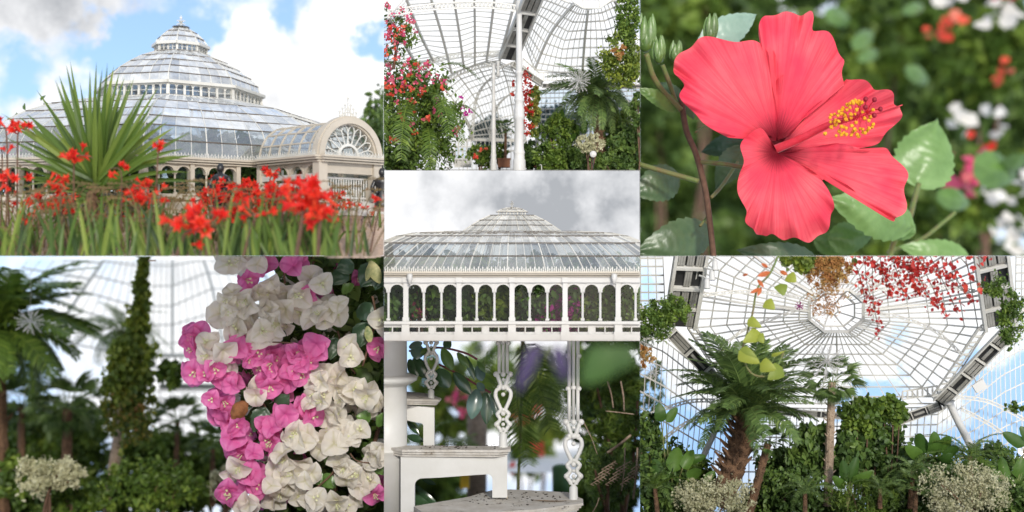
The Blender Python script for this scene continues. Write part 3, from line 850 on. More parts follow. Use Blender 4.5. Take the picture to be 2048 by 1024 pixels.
def archband(mb, r0, r1, l0, l1, n=24):
    for i in range(n):
        a0, a1 = math.pi * i / n, math.pi * (i + 1) / n
        f = lambda a_, r, l: pw(-r * math.cos(a_), l, zc1 + r * math.sin(a_))
        mb.quad(f(a0, r0, l1), f(a1, r0, l1), f(a1, r1, l1), f(a0, r1, l1)); mb.quad(f(a0, r1, l1), f(a1, r1, l1), f(a1, r1, l0), f(a0, r1, l0))
        mb.quad(f(a0, r0, l0), f(a1, r0, l0), f(a1, r0, l1), f(a0, r0, l1)); mb.quad(f(a0, r0, l0), f(a0, r1, l0), f(a1, r1, l0), f(a1, r0, l0))
archband(ar, RV - .02, RV + .035, PL - .06, PL + .055); archband(ar, RV - .032, RV - .02, PL - .04, PL + .03); archband(ar, RV + .035, RV + .047, PL - .03, PL + .03)
bld(ar, 'entrance_arch', MT['cream'], ph, False)
fan = MB(); archband(fan, .095, .118, PL - .012, PL + .012, 14)
for i in range(1, 10):
    an = math.pi * i / 10
    fan.beam(pw(-.115 * math.cos(an), PL, zc1 + .115 * math.sin(an)), pw(-.235 * math.cos(an), PL, zc1 + .235 * math.sin(an)), .009)
for i in range(10):
    a0, a1 = math.pi * i / 10, math.pi * (i + 1) / 10; am_ = (a0 + a1) / 2; pr = None
    for k in range(7):
        an = a0 + (a1 - a0) * k / 6; rr = .225 + .055 * math.sin(math.pi * k / 6)
        p_ = pw(-rr * math.cos(an), PL, zc1 + rr * math.sin(an))
        if pr is not None: fan.beam(pr, p_, .008)
        pr = p_
fl = bld(fan, 'fanlight', MT['steel'], ph)
gp = MB(); gp.add([pw(-.285 * math.cos(math.pi * k / 20), PL - .015, zc1 + .285 * math.sin(math.pi * k / 20)) for k in range(21)], (tuple(range(21)),)); bld(gp, 'pane', MT['glass'], fl)
cf = MB(); tp = pw(0, PL, zc1 + RV + .055)
for dx, hh in ((-.09, .05), (-.06, .08), (-.03, .11), (0, .17), (.03, .11), (.06, .08), (.09, .05)):
    b_ = tp + ps * dx - Vector((0, 0, .02)); cf.tube([b_, b_ + Vector((0, 0, hh))], .006, 4); cf.ball(b_ + Vector((0, 0, hh)), .012, 6, 4)
    if dx: cf.tube(bez([b_, b_ + ps * -dx * .3 + Vector((0, 0, hh * .5)), b_ + ps * -dx * .9 + Vector((0, 0, hh * .9))], 4), .005, 4)
bld(cf, 'arch_cresting', MT['steel'], ph)
# glazed inner doors and gate under the porch
dr = MB()
for s in (-.2, -.07, .07, .2): dr.beam(pw(s, .02, zb1 + .12), pw(s, .02, z1), .02)
for zz in (.12, .34, .62): dr.beam(pw(-.2, .02, zb1 + zz), pw(.2, .02, zb1 + zz), .02)
bld(dr, 'door_frame', MT['white'], ph)
gt = MB()
for i in range(19):
    s = -PR + .05 + (2 * PR - .1) * i / 18
    gt.beam(pw(s, PL - .06, zb1 + .12), pw(s, PL - .06, zb1 + .32), .009)
gt.beam(pw(-PR, PL - .06, zb1 + .32), pw(PR, PL - .06, zb1 + .32), .016); gt.beam(pw(-PR, PL - .06, zb1 + .15), pw(PR, PL - .06, zb1 + .15), .016)
bld(gt, 'gate', MT['white'], ph)
for i in range(3):
    st = MB(); st.box(pw(0, PL + .06 + .10 * (2 - i) * .5 + .05, zb1 - .0 + .04 * i + .0), ps * (PR + .12 - .03 * i), pd * (.05 + .05 * (2 - i)), Vector((0, 0, .0195)))
    bld(st, 'step', MT['plaza'], ph)
backdrop(-200, 767.5, -120, 520, 17.2, 'blue summer sky with white and grey clouds behind the palm house')
# things near the porch
def statue(x, y, d, h, label, ped=True):
    b = P(x, y, d); t = thing('statue', label, 'statue', b)
    if ped:
        mb = MB(); mb.box(b + Vector((0, 0, h * .14)), (h * .17, 0, 0), (0, h * .17, 0), (0, 0, h * .14)); mb.box(b + Vector((0, 0, h * .30)), (h * .2, 0, 0), (0, h * .2, 0), (0, 0, h * .02)); bld(mb, 'pedestal', MT['stone'], t)
    z = h * (.32 if ped else 0); mb = MB()
    mb.lathe(b + Vector((0, 0, z)), [(h * .15, 0), (h * .15, h * .06), (h * .13, h * .2), (h * .12, h * .38), (h * .15, h * .50), (h * .17, h * .56), (h * .12, h * .60), (h * .05, h * .63), (h * .05, h * .66)], 12)
    mb.ball(b + Vector((0, 0, z + h * .73)), h * .085, 10, 7, sc=(.85, 1, 1.1))
    for s in (-1, 1): mb.tube(bez([b + Vector((s * h * .14, 0, z + h * .56)), b + Vector((s * h * .2, -h * .04, z + h * .38)), b + Vector((s * h * .07, -h * .15, z + h * .3))], 4), h * .045, 7)
    bld(mb, 'figure', MT['bronze'], t, True)
statue(441, 446, 10.95, .44, 'dark bronze statue standing before the arched windows of the palm house')
statue(764, 446, 11.3, .42, 'small dark bronze statue beyond the porch steps, at the right')
mb = MB(); b = P(706, 462, 10.9)
mb.box(b + Vector((0, 0, .05)), (.07, 0, 0), (0, .07, 0), (0, 0, .05)); mb.box(b + Vector((0, 0, .11)), (.08, 0, 0), (0, .08, 0), (0, 0, .012))
tag(bld(mb, 'stone_block', MT['stone']), 'low red sandstone block beside the palm house steps', 'stone block')
# the ground: brick paving rises from the flower bed to the house
mb = MB()
xs = lambda d, px: (px - 1024) * d / F
rows = [(10.15, 522), (10.5, 503), (10.8, 478), (cy1 - 395 * u1 * SY1, 429), (11.6, None), (11.9, None)]
prev = None
for d, y in rows:
    z = H + (512 - y) * d / F if y else zb1 - .002
    cur = (Vector((xs(d, -160), d, z)), Vector((xs(d, 768), d, z)))
    if prev: mb.quad(prev[0], prev[1], cur[1], cur[0])
    prev = cur
gr = tag(bld(mb, 'brick_paving', MT['brick']), kind='structure')
gr['label'] = 'pale brick paving in front of the palm house'
# bricks close to the camera on the right
ba = MB(); ba.box((0, 0, 0), (.03, 0, 0), (0, .0145, 0), (0, 0, .006)); bm_ = ba.mesh('brick'); bm_.materials.append(MT['brick'])
zr = lambda d: H + np.interp(d, [10.15, 10.5, 10.8, rows[3][0]], [(512 - 522) * 10.15 / F, 9 * 10.5 / F, 34 * 10.8 / F, 83 * rows[3][0] / F])
cnt = 0
for r_i in range(34):
    d = 10.3 + r_i * .034
    for c_i in range(16):
        px = 768 - 8 - c_i * 15 - (7 if r_i % 2 else 0)
        if cnt >= 290 or px < 660 - (r_i * 3): continue
        o = bpy.data.objects.new('brick', bm_); COL.objects.link(o); o.parent = gr
        x_ = math.floor(xs(d, px) / .065) * .065 + (.0325 if r_i % 2 else 0)
        if x_ + .03 > xs(d, 767): continue
        sl = (zr(d + .02) - zr(d - .02)) / .04
        o.location = Vector((x_, d, float(zr(d)) + random.uniform(-.001, .001))) - wpos(gr); o.rotation_euler = (math.atan(sl), 0, random.uniform(-.02, .02)); cnt += 1
# dark trees beyond
bush('park_tree', 'dark leafy park tree behind the porch at the right edge of the palm house', 'tree', P(770, 440, 16), P(790, 300, 16), (.42, .5, .62), 'dkleaf', .09, 110, 40, .18, stems=4, srad=.05)
bush('park_tree', 'low dark tree in the shade to the right of the porch', 'tree', P(768, 450, 15), P(768, 390, 15), (.22, .3, .5), 'dkleaf', .09, 60, 40, .25, stems=3, srad=.04)
# plants behind the glass
for i, (px, py, d, r, m, lab) in enumerate([
    (70, 345, 13.6, (.5, .45, .55), 'dkleaf', 'dark shrub behind the leftmost arched windows of the palm house'),
    (210, 345, 12.9, (.5, .4, .55), 'dkleaf', 'dark shrub behind the windows left of the spiky plant'),
    (345, 355, 12.75, (.4, .2, .42), 'dkleaf', 'dark shrub behind the windows right of the spiky plant'),
    (450, 355, 12.75, (.35, .2, .42), 'dkleaf', 'dark shrub behind the windows at the corner by the statue'),
    (540, 360, 13.1, (.3, .2, .4), 'dkleaf', 'dark shrub behind the windows beside the porch'),
    (250, 320, 13.3, (.8, .3, .2), 'midleaf', 'tall green plant under the lower glass roof'),
    (110, 300, 13.6, (.4, .2, .12), 'magenta', 'magenta flowering climber under the left end of the glass roof'),
    (430, 325, 13.2, (.3, .2, .16), 'dkleaf', 'dark leafy tree under the right side of the glass roof')]):
    c = P(px, py, d); bush('indoor_plant', lab, 'plant', (c.x, c.y, zb1), c, r, m, .10, 60, 34, .16, stems=3, srad=.02)

# sword-leaved plant
yb = P(180, 540, 10.9); yc = P(190, 372, 10.9)
yu = thing('cordyline', 'large spiky plant with long sword leaves on a dark trunk amid red flowers', 'spiky plant', yb)
mb = MB(); mb.tube(bez([yb, P(177, 460, 10.9), yc], 6), [.075, .075, .07, .07, .066, .066, .064, .064, .062, .062, .06, .06, .055], 10); bld(mb, 'trunk', MT['palmbark'], yu)
def swordleaf(mb, b, d0, ln, w, sag, t, n=9):
    b = Vector(b); d = Vector(d0).normalized(); p = b.copy(); pts = [p.copy()]
    for i in range(n):
        d = (d + Vector((0, 0, -sag / n * (i / n) * 2))).normalized(); p = p + d * ln / n; pts.append(p.copy())
    sd = Vector(d0).cross(Vector((random.uniform(-.3, .3), 1, random.uniform(-.2, .4)))).normalized()
    vs = []
    for i, q in enumerate(pts):
        s = i / n; ww = w * (.55 + .45 * min(1, s * 3)) * (1 - s ** 2.5) 
        f_ = (pts[min(i + 1, n)] - pts[max(i - 1, 0)]).normalized().cross(sd)
        vs += [q - sd * ww + f_ * ww * .4, q, q + sd * ww + f_ * ww * .4]
    mb.add(vs, [(i * 3 + k, i * 3 + k + 1, i * 3 + k + 4, i * 3 + k + 3) for i in range(n) for k in (0, 1)], t)
tips = [(140, 120), (132, 128), (118, 150), (160, 165), (193, 122), (205, 135), (215, 125), (228, 130), (240, 140), (250, 150), (262, 160), (270, 150), (300, 165), (318, 172), (72, 178), (110, 158), (85, 196), (50, 230), (0, 232), (35, 240), (96, 230), (190, 170), (225, 170), (246, 178), (284, 190), (312, 200), (330, 225), (340, 250), (352, 262), (388, 278), (372, 312), (390, 330), (360, 330), (20, 262), (5, 285), (40, 290), (60, 320), (20, 330), (10, 352), (120, 200), (180, 140), (150, 205), (330, 290), (300, 235), (270, 220), (200, 200), (65, 250), (100, 260), (340, 345), (380, 375), (350, 385), (400, 395), (330, 400), (60, 350), (30, 380), (80, 395), (300, 380), (260, 230), (240, 215), (168, 190)]
for i, (tx, ty) in enumerate(tips):
    tip = P(tx, ty, 10.9 + random.uniform(-.45, .45)); b = yc + Vector((random.uniform(-.04, .04), random.uniform(-.05, .05), random.uniform(-.08, .06)))
    d = tip - b; ln = d.length; low = max(0, min(1, (ty - 180) / 200))
    mb = MB(); swordleaf(mb, b, d + Vector((0, 0, ln * .28 * low)), ln * (1 + .03 * low), .030 * random.uniform(.7, 1.15), .45 * low, min(1, max(.05, random.gauss(.52, .2))))
    bld(mb, 'leaf', MT['sword'], yu)
for i in range(26):        # old drooping leaves
    mb = MB(); an = random.uniform(0, 6.28); b = yc + Vector((0, 0, -.1))
    swordleaf(mb, b, Vector((math.cos(an), math.sin(an), random.uniform(-.4, .5))), random.uniform(.5, .85), .014, 1.3, random.uniform(.5, .95)); bld(mb, 'leaf', MT['sword'], yu)

# scarlet montbretia: arching stalks with tubular flowers
def floret(mb, p, ax, s, t):
    ax = Vector(ax).normalized(); o = ax.orthogonal().normalized(); q = Vector(p) + ax * s * .6
    mb.tube([p, Vector(p) + ax * s * .35, q], [s * .05, s * .09, s * .14], 5, False, t=min(1, t + .3))
    for k in range(6):
        r = Matrix.Rotation(k * 1.047 + .3, 3, ax) @ o; sd = ax.cross(r)
        mid = q + ax * s * .3 + r * s * .22; tip = q + ax * s * .42 + r * s * random.uniform(.45, .6)
        mb.add([q + r * s * .1 - sd * s * .06, q + r * s * .1 + sd * s * .06, mid + sd * s * .13, tip, mid - sd * s * .13], ((0, 1, 2, 4), (4, 2, 3)), t + random.uniform(-.15, .15))
def montbretia(px, py, d, size, label, nfl=9, w=40, group=None, lean=None, gy=None):
    head = P(px, py, d); foot = P(px + (lean if lean is not None else random.uniform(-25, 25)), 516, d + random.uniform(-.05, .1))
    t = thing('montbretia', label, 'flower', foot, group)
    mb = MB(); dx = random.choice((-1, 1)); e2 = head + Vector((dx * U(w * 1.6, d), 0, U(6, d)))
    cv = bez([foot, foot.lerp(head, .6) + Vector((0, 0, .02)), head, head.lerp(e2, .6) + Vector((0, 0, U(14, d))), e2], 5)
    mb.tube(cv, [.009 * size * (1 - .7 * i / len(cv)) for i in range(len(cv))], 5); bld(mb, 'stalk', MT['twig'], t)
    fl = MB()
    for i in range(nfl):
        p = head + Vector((random.gauss(0, .55) * U(w, d), random.gauss(0, .4) * U(w, d), random.gauss(.1, .4) * U(w, d)))
        floret(fl, p, (random.uniform(-1, 1), random.uniform(-1, .3), random.uniform(-.15, 1)), size * .072 * random.uniform(.75, 1.25), random.uniform(.2, .8))
    bld(fl, 'flower_spike', MT['red'], t)
    for i in range(2):
        lf = MB(); b = foot + Vector((random.uniform(-.12, .12), random.uniform(-.05, .05), 0))
        swordleaf(lf, b, (random.uniform(-.25, .25), random.uniform(-.2, .2), 1), random.uniform(.28, .55), .016, .5, random.uniform(.15, .9), 6); bld(lf, 'leaf', MT['sword'], t)
    return t
big = [(12, 262, 10.6, 1.15, 'tall red flower stalk at the far left edge, above the others', 5, 34), (36, 268, 10.6, 1.05, 'tall red flower stalk just right of the leftmost one', 5, 30),
       (318, 295, 10.5, .9, 'red flower pair high on a stalk right of the spiky plant', 5, 30), (150, 320, 10.4, 1.1, 'red flower cluster in front of the spiky plant trunk, topmost', 10, 46),
       (118, 378, 10.3, 1.1, 'red flower cluster left of the spiky plant trunk', 10, 46), (242, 345, 10.4, .9, 'small red flower cluster just right of the spiky plant crown', 6, 34),
       (284, 378, 10.4, .9, 'red flower cluster low beside the drooping sword leaves', 8, 36), (276, 405, 10.2, 1.1, 'red flower cluster under the drooping sword leaves', 9, 44),
       (16, 362, 10.4, 1.1, 'broad red flower cluster at the left edge below the tall stalks', 12, 60), (4, 305, 10.5, .9, 'red flowers cut by the left edge of the view', 5, 26),
       (540, 358, 10.9, .95, 'red flower cluster standing highest before the porch side', 10, 36), (628, 378, 10.8, .95, 'red flower cluster before the porch corner post', 12, 40),
       (448, 372, 10.9, .95, 'red flower cluster below the bronze statue', 9, 34), (680, 405, 10.9, .85, 'red flower cluster before the porch opening', 7, 36), (702, 412, 10.9, .8, 'small red flowers before the porch gate', 6, 30),
       (734, 424, 10.9, .7, 'small red flowers before the porch steps', 6, 26), (762, 402, 10.5, .9, 'red flower at the right edge on a bare stalk', 4, 22),
       (372, 465, 9.6, 1.7, 'large blurred red flower at the bottom, left of centre', 7, 46), (412, 450, 9.6, 1.8, 'large blurred red flower at the bottom beside its twin', 8, 54),
       (612, 405, 9.5, 1.9, 'largest blurred red flower at the front, before the porch', 12, 70), (640, 432, 9.5, 1.8, 'large blurred red flower drooping at the front right', 9, 60),
       (510, 435, 9.8, 1.3, 'blurred red flower hanging at the front centre', 5, 40), (570, 395, 9.8, 1.2, 'narrow blurred red flower left of the largest one', 4, 30)]
for px, py, d, s, lab, n, w in big: montbretia(px, py, d, s, lab, n, w)
for i in range(46):
    px = random.uniform(400, 600) if i < 22 else (random.uniform(0, 130) if i < 30 else random.uniform(130, 680))
    py = random.gauss(395, 14) if i < 22 else random.gauss(418, 22)
    if 150 < px < 225: px += 90
    montbretia(px, py, random.uniform(10.3, 11.0), random.uniform(.8, 1.05), 'red montbretia flower stalk in the crowded bed before the palm house', random.randint(6, 11), 44, 'red flower stalks crowding the garden bed')
# the grassy leaves of the bed
bl = MB()
for i in range(430):
    d = random.uniform(9.7, 11.0); px = random.uniform(-20, 742) 
    if px > 655 and random.random() < .8: continue
    if random.random() < .35: px = random.uniform(470, 660)
    swordleaf(bl, P(px, 520, d), (random.gauss(0, .22), random.gauss(0, .2), 1), random.uniform(.22, .58), random.uniform(.009, .022), random.uniform(.1, .9), min(1, max(0, random.gauss(.45, .28))), 5)
tag(bld(bl, 'flower_bed_leaves', MT['sword']), 'green sword-shaped leaves and blades filling the flower bed', 'leaves', kind='stuff')
bl = MB()
for i in range(210):
    d = random.uniform(10, 11); px = random.uniform(0, 740); b = P(px, 520, d); s = random.choice((-1, 1)); hh = random.uniform(.25, .62)
    e_ = b + Vector((s * random.uniform(.05, .3), random.uniform(-.1, .1), hh))
    cv = bez([b, b.lerp(e_, .6) + Vector((0, 0, .06)), e_, e_ + Vector((s * .14, 0, .01))], 4); bl.tube(cv, .0045, 3, False, t=.3)
    for q in range(5): bl.ball(cv[-1 - q] + Vector((0, 0, .006)), random.uniform(.006, .012), 5, 3, t=.3)
tag(bld(bl, 'seed_stalks', mat('seed_stalk', (.20, .12, .055), .8, (.10, .09, .03), 20)), 'thin brown arching seed stalks among the red flowers', 'stalks', kind='stuff')
# ================================================================== bay 3: the long front of the glass house
CUR = 3
D3 = 11.5; SY3 = .28; AP3 = 760.0
u3 = D3 / F
cx3, cy3 = 0.0, D3 + AP3 * u3 * SY3
R3 = AP3 * u3 / math.cos(R_(22.5))
def h3(k, y): return H + (512 - y) * (cy3 - AP3 * u3 * k * SY3) / F
rg3 = lambda k, y: ring(cx3, cy3, R3 * k, h3(k, y), -22.5, SY3)
def rl3(k, y):          # long front, short ends
    a_, b_, yy, z = 318 * k * u3, 318 * k * u3 * 1.10, AP3 * k * u3 * SY3, h3(k, y)
    return [Vector((cx3 + x, cy3 + q * yy, z)) for x, q in ((-a_, -1), (a_, -1), (b_, -.7), (b_, .7), (a_, 1), (-a_, 1), (-b_, .7), (-b_, -.7))]
ff3 = [k in (0, 1, 7) for k in range(8)]
zb3 = h3(1, 681)
g3 = thing('glasshouse', 'long white glasshouse front with arched windows and tiered glass roof under grey clouds', 'greenhouse', (cx3, cy3, zb3))
c3 = rl3(1, 600); A3, B3 = c3[0], c3[1]
zs, za, zh, zc, zt = h3(1, 642), h3(1, 569), h3(1, 565), h3(1, 554), h3(1, 543)
arcade(g3, A3, B3, zs, za, zh, 18, 3, .05, .034, .055, wallm='white')
fz = MB(); fz.box(((A3 + B3) / 2).xy.to_3d() + Vector((0, .0, (zh + zc) / 2)), ((B3 - A3).length / 2, 0, 0), (0, .03, 0), (0, 0, (zc - zh) / 2)); bld(fz, 'frieze', MT['white'], g3)
for i in range(0, 19, 3):
    mb = MB(); x = A3.x + (B3.x - A3.x) * i / 18; mb.box((x, A3.y - .035, (zh + zc) / 2), (.028, 0, 0), (0, .012, 0), (0, 0, (zc - zh) / 2 - .002)); bld(mb, 'bracket', MT['white'], g3)
for x in (A3.x + (B3.x - A3.x) * 4.02 / 18 - .12, A3.x + (B3.x - A3.x) * 13.98 / 18 + .12):
    mb = MB(); mb.lathe((x, A3.y - .08, zh - .01), [(.012, 0), (.02, .03), (.026, .05), (.026, .09)], 10); bld(mb, 'downpipe_hopper', MT['white'], g3, True)
cornice(g3, c3, zc, zt - zc, .09, .038, .05, m='cream', only=[True, True] + [False] * 5 + [True])
# plinth with low windows
bx = MB()
xL, xR, yf = A3.x, B3.x, A3.y
zl0, zl1 = h3(1, 667), h3(1, 651)
bx.box((0, yf, (zl1 + zs) / 2 - .004), (xR, 0, 0), (0, .03, 0), (0, 0, (zs - zl1) / 2 - .005)); bx.box((0, yf, (zb3 + zl0) / 2), (xR, 0, 0), (0, .03, 0), (0, 0, (zl0 - zb3) / 2))
bx.box((0, yf - .03, zs - .012), (xR, 0, 0), (0, .045, 0), (0, 0, .012)); bx.box((0, yf - .03, zl0 - .028), (xR, 0, 0), (0, .025, 0), (0, 0, .012)); bx.box((0, yf - .035, zb3 + .03), (xR, 0, 0), (0, .03, 0), (0, 0, .03))
for i in range(1, 12, 2): bx.box((xL + (xR - xL) * i / 12, yf - .004, (zl0 + zl1) / 2), (.022, 0, 0), (0, .03, 0), (0, 0, (zl1 - zl0) / 2 + .004))
bld(bx, 'plinth', MT['white'], g3)
for i in range(7):
    x = xL + (xR - xL) * i / 6; mb = MB()
    mb.box((x, yf - .03, (zb3 + zs) / 2), (.034, 0, 0), (0, .03, 0), (0, 0, (zs - zb3) / 2 - .003)); mb.box((x, yf - .04, zb3 + .04), (.042, 0, 0), (0, .035, 0), (0, 0, .04)); bld(mb, 'pier', MT['white'], g3)
for i in range(12):
    x0 = xL + (xR - xL) * i / 12 + .028; x1 = xL + (xR - xL) * (i + 1) / 12 - .028
    mb = MB()
    for a_, b_ in (((x0, zl0), (x1, zl0)), ((x0, zl1), (x1, zl1)), ((x0, zl0), (x0, zl1)), ((x1, zl0), (x1, zl1)), (((x0 + x1) / 2, zl0), ((x0 + x1) / 2, zl1))): mb.beam((a_[0], yf - .02, a_[1]), (b_[0], yf - .02, b_[1]), .010, .03)
    wf = bld(mb, 'low_window', MT['white'], g3)
    mb = MB(); mb.quad(Vector((x0, yf - .015, zl0)), Vector((x1, yf - .015, zl0)), Vector((x1, yf - .015, zl1)), Vector((x0, yf - .015, zl1))); bld(mb, 'pane', MT['winglass'], wf)
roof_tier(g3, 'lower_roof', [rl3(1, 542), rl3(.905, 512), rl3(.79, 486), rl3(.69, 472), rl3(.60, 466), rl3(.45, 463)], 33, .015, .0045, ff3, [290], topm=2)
drum(g3, 'clerestory', rg3(.128, 478), rg3(.126, 462), 8, .007, ff3)
roof_tier(g3, 'upper_dome', [rg3(.142, 463), rg3(.115, 450), rg3(.092, 440), rg3(.062, 430)], 6, .009, .003, ff3, [60], 'sheenglass')
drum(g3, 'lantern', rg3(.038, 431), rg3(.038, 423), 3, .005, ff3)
roof_tier(g3, 'lantern_roof', [rg3(.045, 424), rg3(.030, 418), rg3(.012, 415)], 2, .006, .003, ff3, [30], 'sheenglass')
mb = MB(); tp3 = rg3(.013, 414.8); mb.add(tp3, (tuple(range(8)),)); mb.add([v + Vector((0, 0, .012)) for v in tp3], (tuple(range(8)),)); bld(mb, 'lantern_cap', MT['steel'], g3)
finial(g3, (cx3, cy3, h3(.013, 415)), 14 * cy3 / F)
mb = MB()
for s in (-.36, -.2, -.04, .12, .3):      # trusses and rows of iron inside the roof
    pts = [r_[0].lerp(r_[1], .5 + s) + Vector((0, .09, -.03)) for r_ in (rl3(1, 542), rl3(.905, 512), rl3(.79, 486), rl3(.69, 472), rl3(.60, 466))]
    lattice(mb, bez(pts, 4), .06, .008, (0, -.7, .7))
bld(mb, 'roof_truss', MT['steel'], g3)
mb = MB(); xs_ = lambda f: xL + (xR - xL) * f
for f in (.37, .43, .61): mb.lathe((xs_(f), yf + .5, zs), [(.02, 0), (.02, h3(1, 495) - zs), (.03, h3(1, 490) - zs)], 8)
bld(mb, 'inner_column', MT['white'], g3)
mb = MB(); mb.quad(Vector((xL, yf + .02, zb3 + .05)), Vector((xR, yf + .02, zb3 + .05)), Vector((xR, yf + 1.6, zb3 + .05)), Vector((xL, yf + 1.6, zb3 + .05))); tag(bld(mb, 'soil_bed', MT['soil']), 'dark planted soil inside the glasshouse', kind='structure')
mb = MB(); mb.quad(P(700, 681.6, 11.0), P(1340, 681.6, 11.0), P(1340, 681.6, 14.6), P(700, 681.6, 14.6)); tag(bld(mb, 'paving', MT['brick']), 'brick paving at the foot of the glasshouse front', kind='structure')
backdrop(768.5, 1279.5, 341.5, 681.5, 14.6, 'grey and white cloudy sky above the glasshouse front')
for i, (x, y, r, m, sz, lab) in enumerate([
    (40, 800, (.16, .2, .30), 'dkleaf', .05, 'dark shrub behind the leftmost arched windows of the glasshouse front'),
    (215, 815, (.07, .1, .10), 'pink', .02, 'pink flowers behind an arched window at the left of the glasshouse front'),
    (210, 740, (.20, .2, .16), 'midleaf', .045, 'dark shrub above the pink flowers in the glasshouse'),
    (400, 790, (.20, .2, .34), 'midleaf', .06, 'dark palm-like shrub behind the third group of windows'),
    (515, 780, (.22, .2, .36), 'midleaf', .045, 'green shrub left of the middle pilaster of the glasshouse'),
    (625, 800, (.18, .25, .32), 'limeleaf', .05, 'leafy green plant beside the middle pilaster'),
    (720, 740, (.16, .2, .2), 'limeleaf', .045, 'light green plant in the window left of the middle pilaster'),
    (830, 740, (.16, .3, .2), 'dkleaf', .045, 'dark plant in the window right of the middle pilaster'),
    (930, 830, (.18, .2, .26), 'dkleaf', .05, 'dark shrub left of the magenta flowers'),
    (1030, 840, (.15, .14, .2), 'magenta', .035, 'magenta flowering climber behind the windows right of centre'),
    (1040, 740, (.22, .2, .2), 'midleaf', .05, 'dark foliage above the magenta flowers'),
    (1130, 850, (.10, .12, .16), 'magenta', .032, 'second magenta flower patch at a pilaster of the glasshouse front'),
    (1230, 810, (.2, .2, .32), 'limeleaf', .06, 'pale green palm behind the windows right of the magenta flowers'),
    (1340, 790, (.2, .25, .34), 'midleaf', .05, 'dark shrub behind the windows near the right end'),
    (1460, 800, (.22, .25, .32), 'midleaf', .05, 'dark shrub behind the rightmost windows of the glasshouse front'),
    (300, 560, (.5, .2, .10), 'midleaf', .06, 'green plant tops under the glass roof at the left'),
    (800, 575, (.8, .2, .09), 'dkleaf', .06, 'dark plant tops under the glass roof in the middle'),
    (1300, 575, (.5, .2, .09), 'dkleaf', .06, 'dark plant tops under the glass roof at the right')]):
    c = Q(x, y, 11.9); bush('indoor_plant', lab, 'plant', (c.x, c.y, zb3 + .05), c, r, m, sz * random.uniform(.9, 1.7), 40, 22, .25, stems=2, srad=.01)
mb = MB()
for i in range(9): mb.beam((xL, yf + .9 + .02, zb3 + .1 + .14 * i), (xR, yf + .9 + .02, zb3 + .1 + .14 * i), .01)
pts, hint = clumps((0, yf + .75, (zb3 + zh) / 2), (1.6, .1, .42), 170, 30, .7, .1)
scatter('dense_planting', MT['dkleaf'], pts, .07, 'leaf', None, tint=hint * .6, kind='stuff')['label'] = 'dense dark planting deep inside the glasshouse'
# ================================================================== bay 2: inside the hall
CUR = 2
hall = thing('glass_hall', 'bright glass hall of white iron arches with a slender columned nave and side dome', 'glasshouse interior', Q(800, 1030, 12.4))
QQ = lambda l, d0, d1: [Q(x, y, d0 + (d1 - d0) * i / (len(l) - 1)) for i, (x, y) in enumerate(l)]
b2 = [290]
vA = [[(-140, 150), (40, 420)], [(30, 100), (190, 380)], [(130, -20), (215, 200), (300, 372)], [(275, -30), (345, 200), (405, 435)], [(415, -30), (452, 200), (480, 410)], [(542, -30), (545, 170), (545, 385)], [(665, -30), (640, 180), (615, 365)], [(795, -30), (735, 200), (692, 345)]]
glaze(hall, rails([QQ(c, 11.3, 12.5) for c in vA]), lin(7), lin(15), U(13), U(3.6), budget=b2)
dA = [[(950, -40), (880, 110), (836, 235)], [(1045, -10), (935, 150), (868, 325)], [(1135, 25), (1000, 200), (905, 415)]]
dB = [[(1135, 25), (1000, 200), (905, 415)], [(1180, 45), (1085, 240), (1048, 432)], [(1225, 55), (1205, 230), (1190, 432)]]
dC = [[(1225, 55), (1205, 230), (1190, 432)], [(1300, 40), (1345, 230), (1370, 425)], [(1380, 0), (1475, 190), (1560, 400)]]
for dd in (dA, dB, dC): glaze(hall, rails([QQ(c, 11.6, 12.6) for c in dd]), lin(8), lin(8), U(3.5), U(6), budget=b2, every=8, wmain=U(12))
vC = [[(335, 490), (470, 680), (540, 830)], [(430, 430), (550, 600), (640, 830)], [(560, 390), (650, 560), (720, 835)], [(692, 368), (745, 520), (800, 835)], [(760, 400), (810, 520), (850, 835)]]
glaze(hall, rails([QQ(c, 12.6, 13.3) for c in vC]), lin(20), lin(12), U(3), U(5), budget=b2, every=5, wmain=U(8))
vE = [[(920, 540), (918, 700), (920, 850)], [(1130, 535), (1125, 700), (1120, 850)], [(1340, 530), (1350, 700), (1350, 850)], [(1570, 520), (1580, 690), (1580, 850)]]
glaze(hall, rails([QQ(c, 13.0, 13.5) for c in vE]), lin(24), lin(11), U(3), U(5), 'blueglass', budget=b2)
def arch(pts, d0, d1, dep, w):
    mb = MB(); lattice(mb, bez(QQ(pts, d0, d1), 5), U(dep), U(w), (0, -.2, 1)); bld(mb, 'arch_truss', MT['steel'], hall)
arch([(20, 62), (180, 38), (300, 22), (420, 14), (540, 10), (660, 14), (790, 32)], 11.35, 11.35, 34, 8)
arch([(190, 385), (320, 345), (430, 325), (560, 316), (692, 312)], 12.45, 12.4, 24, 7)
arch([(370, 478), (450, 425), (560, 385), (640, 370), (700, 362)], 12.6, 12.5, 30, 7)
for cv in (dA[0], dA[2], dB[2]): mb = MB(); beam_line(mb, bez(QQ(cv, 11.58, 12.58), 6), U(11), U(16)); bld(mb, 'dome_rib', MT['steel'], hall)
for pts in ([(692, 430), (600, 515), (552, 630), (535, 840)], [(790, 540), (690, 630), (650, 760), (645, 840)], [(1190, 600), (1090, 610), (1060, 660)], [(480, 690), (520, 760), (530, 840)], [(1180, 590), (1200, 640), (1190, 760)]):
    mb = MB(); lattice(mb, bez(QQ(pts, 12.7, 13.1), 5), U(16), U(5), (1, 0, .4)); bld(mb, 'curved_rib', MT['steel'], hall)
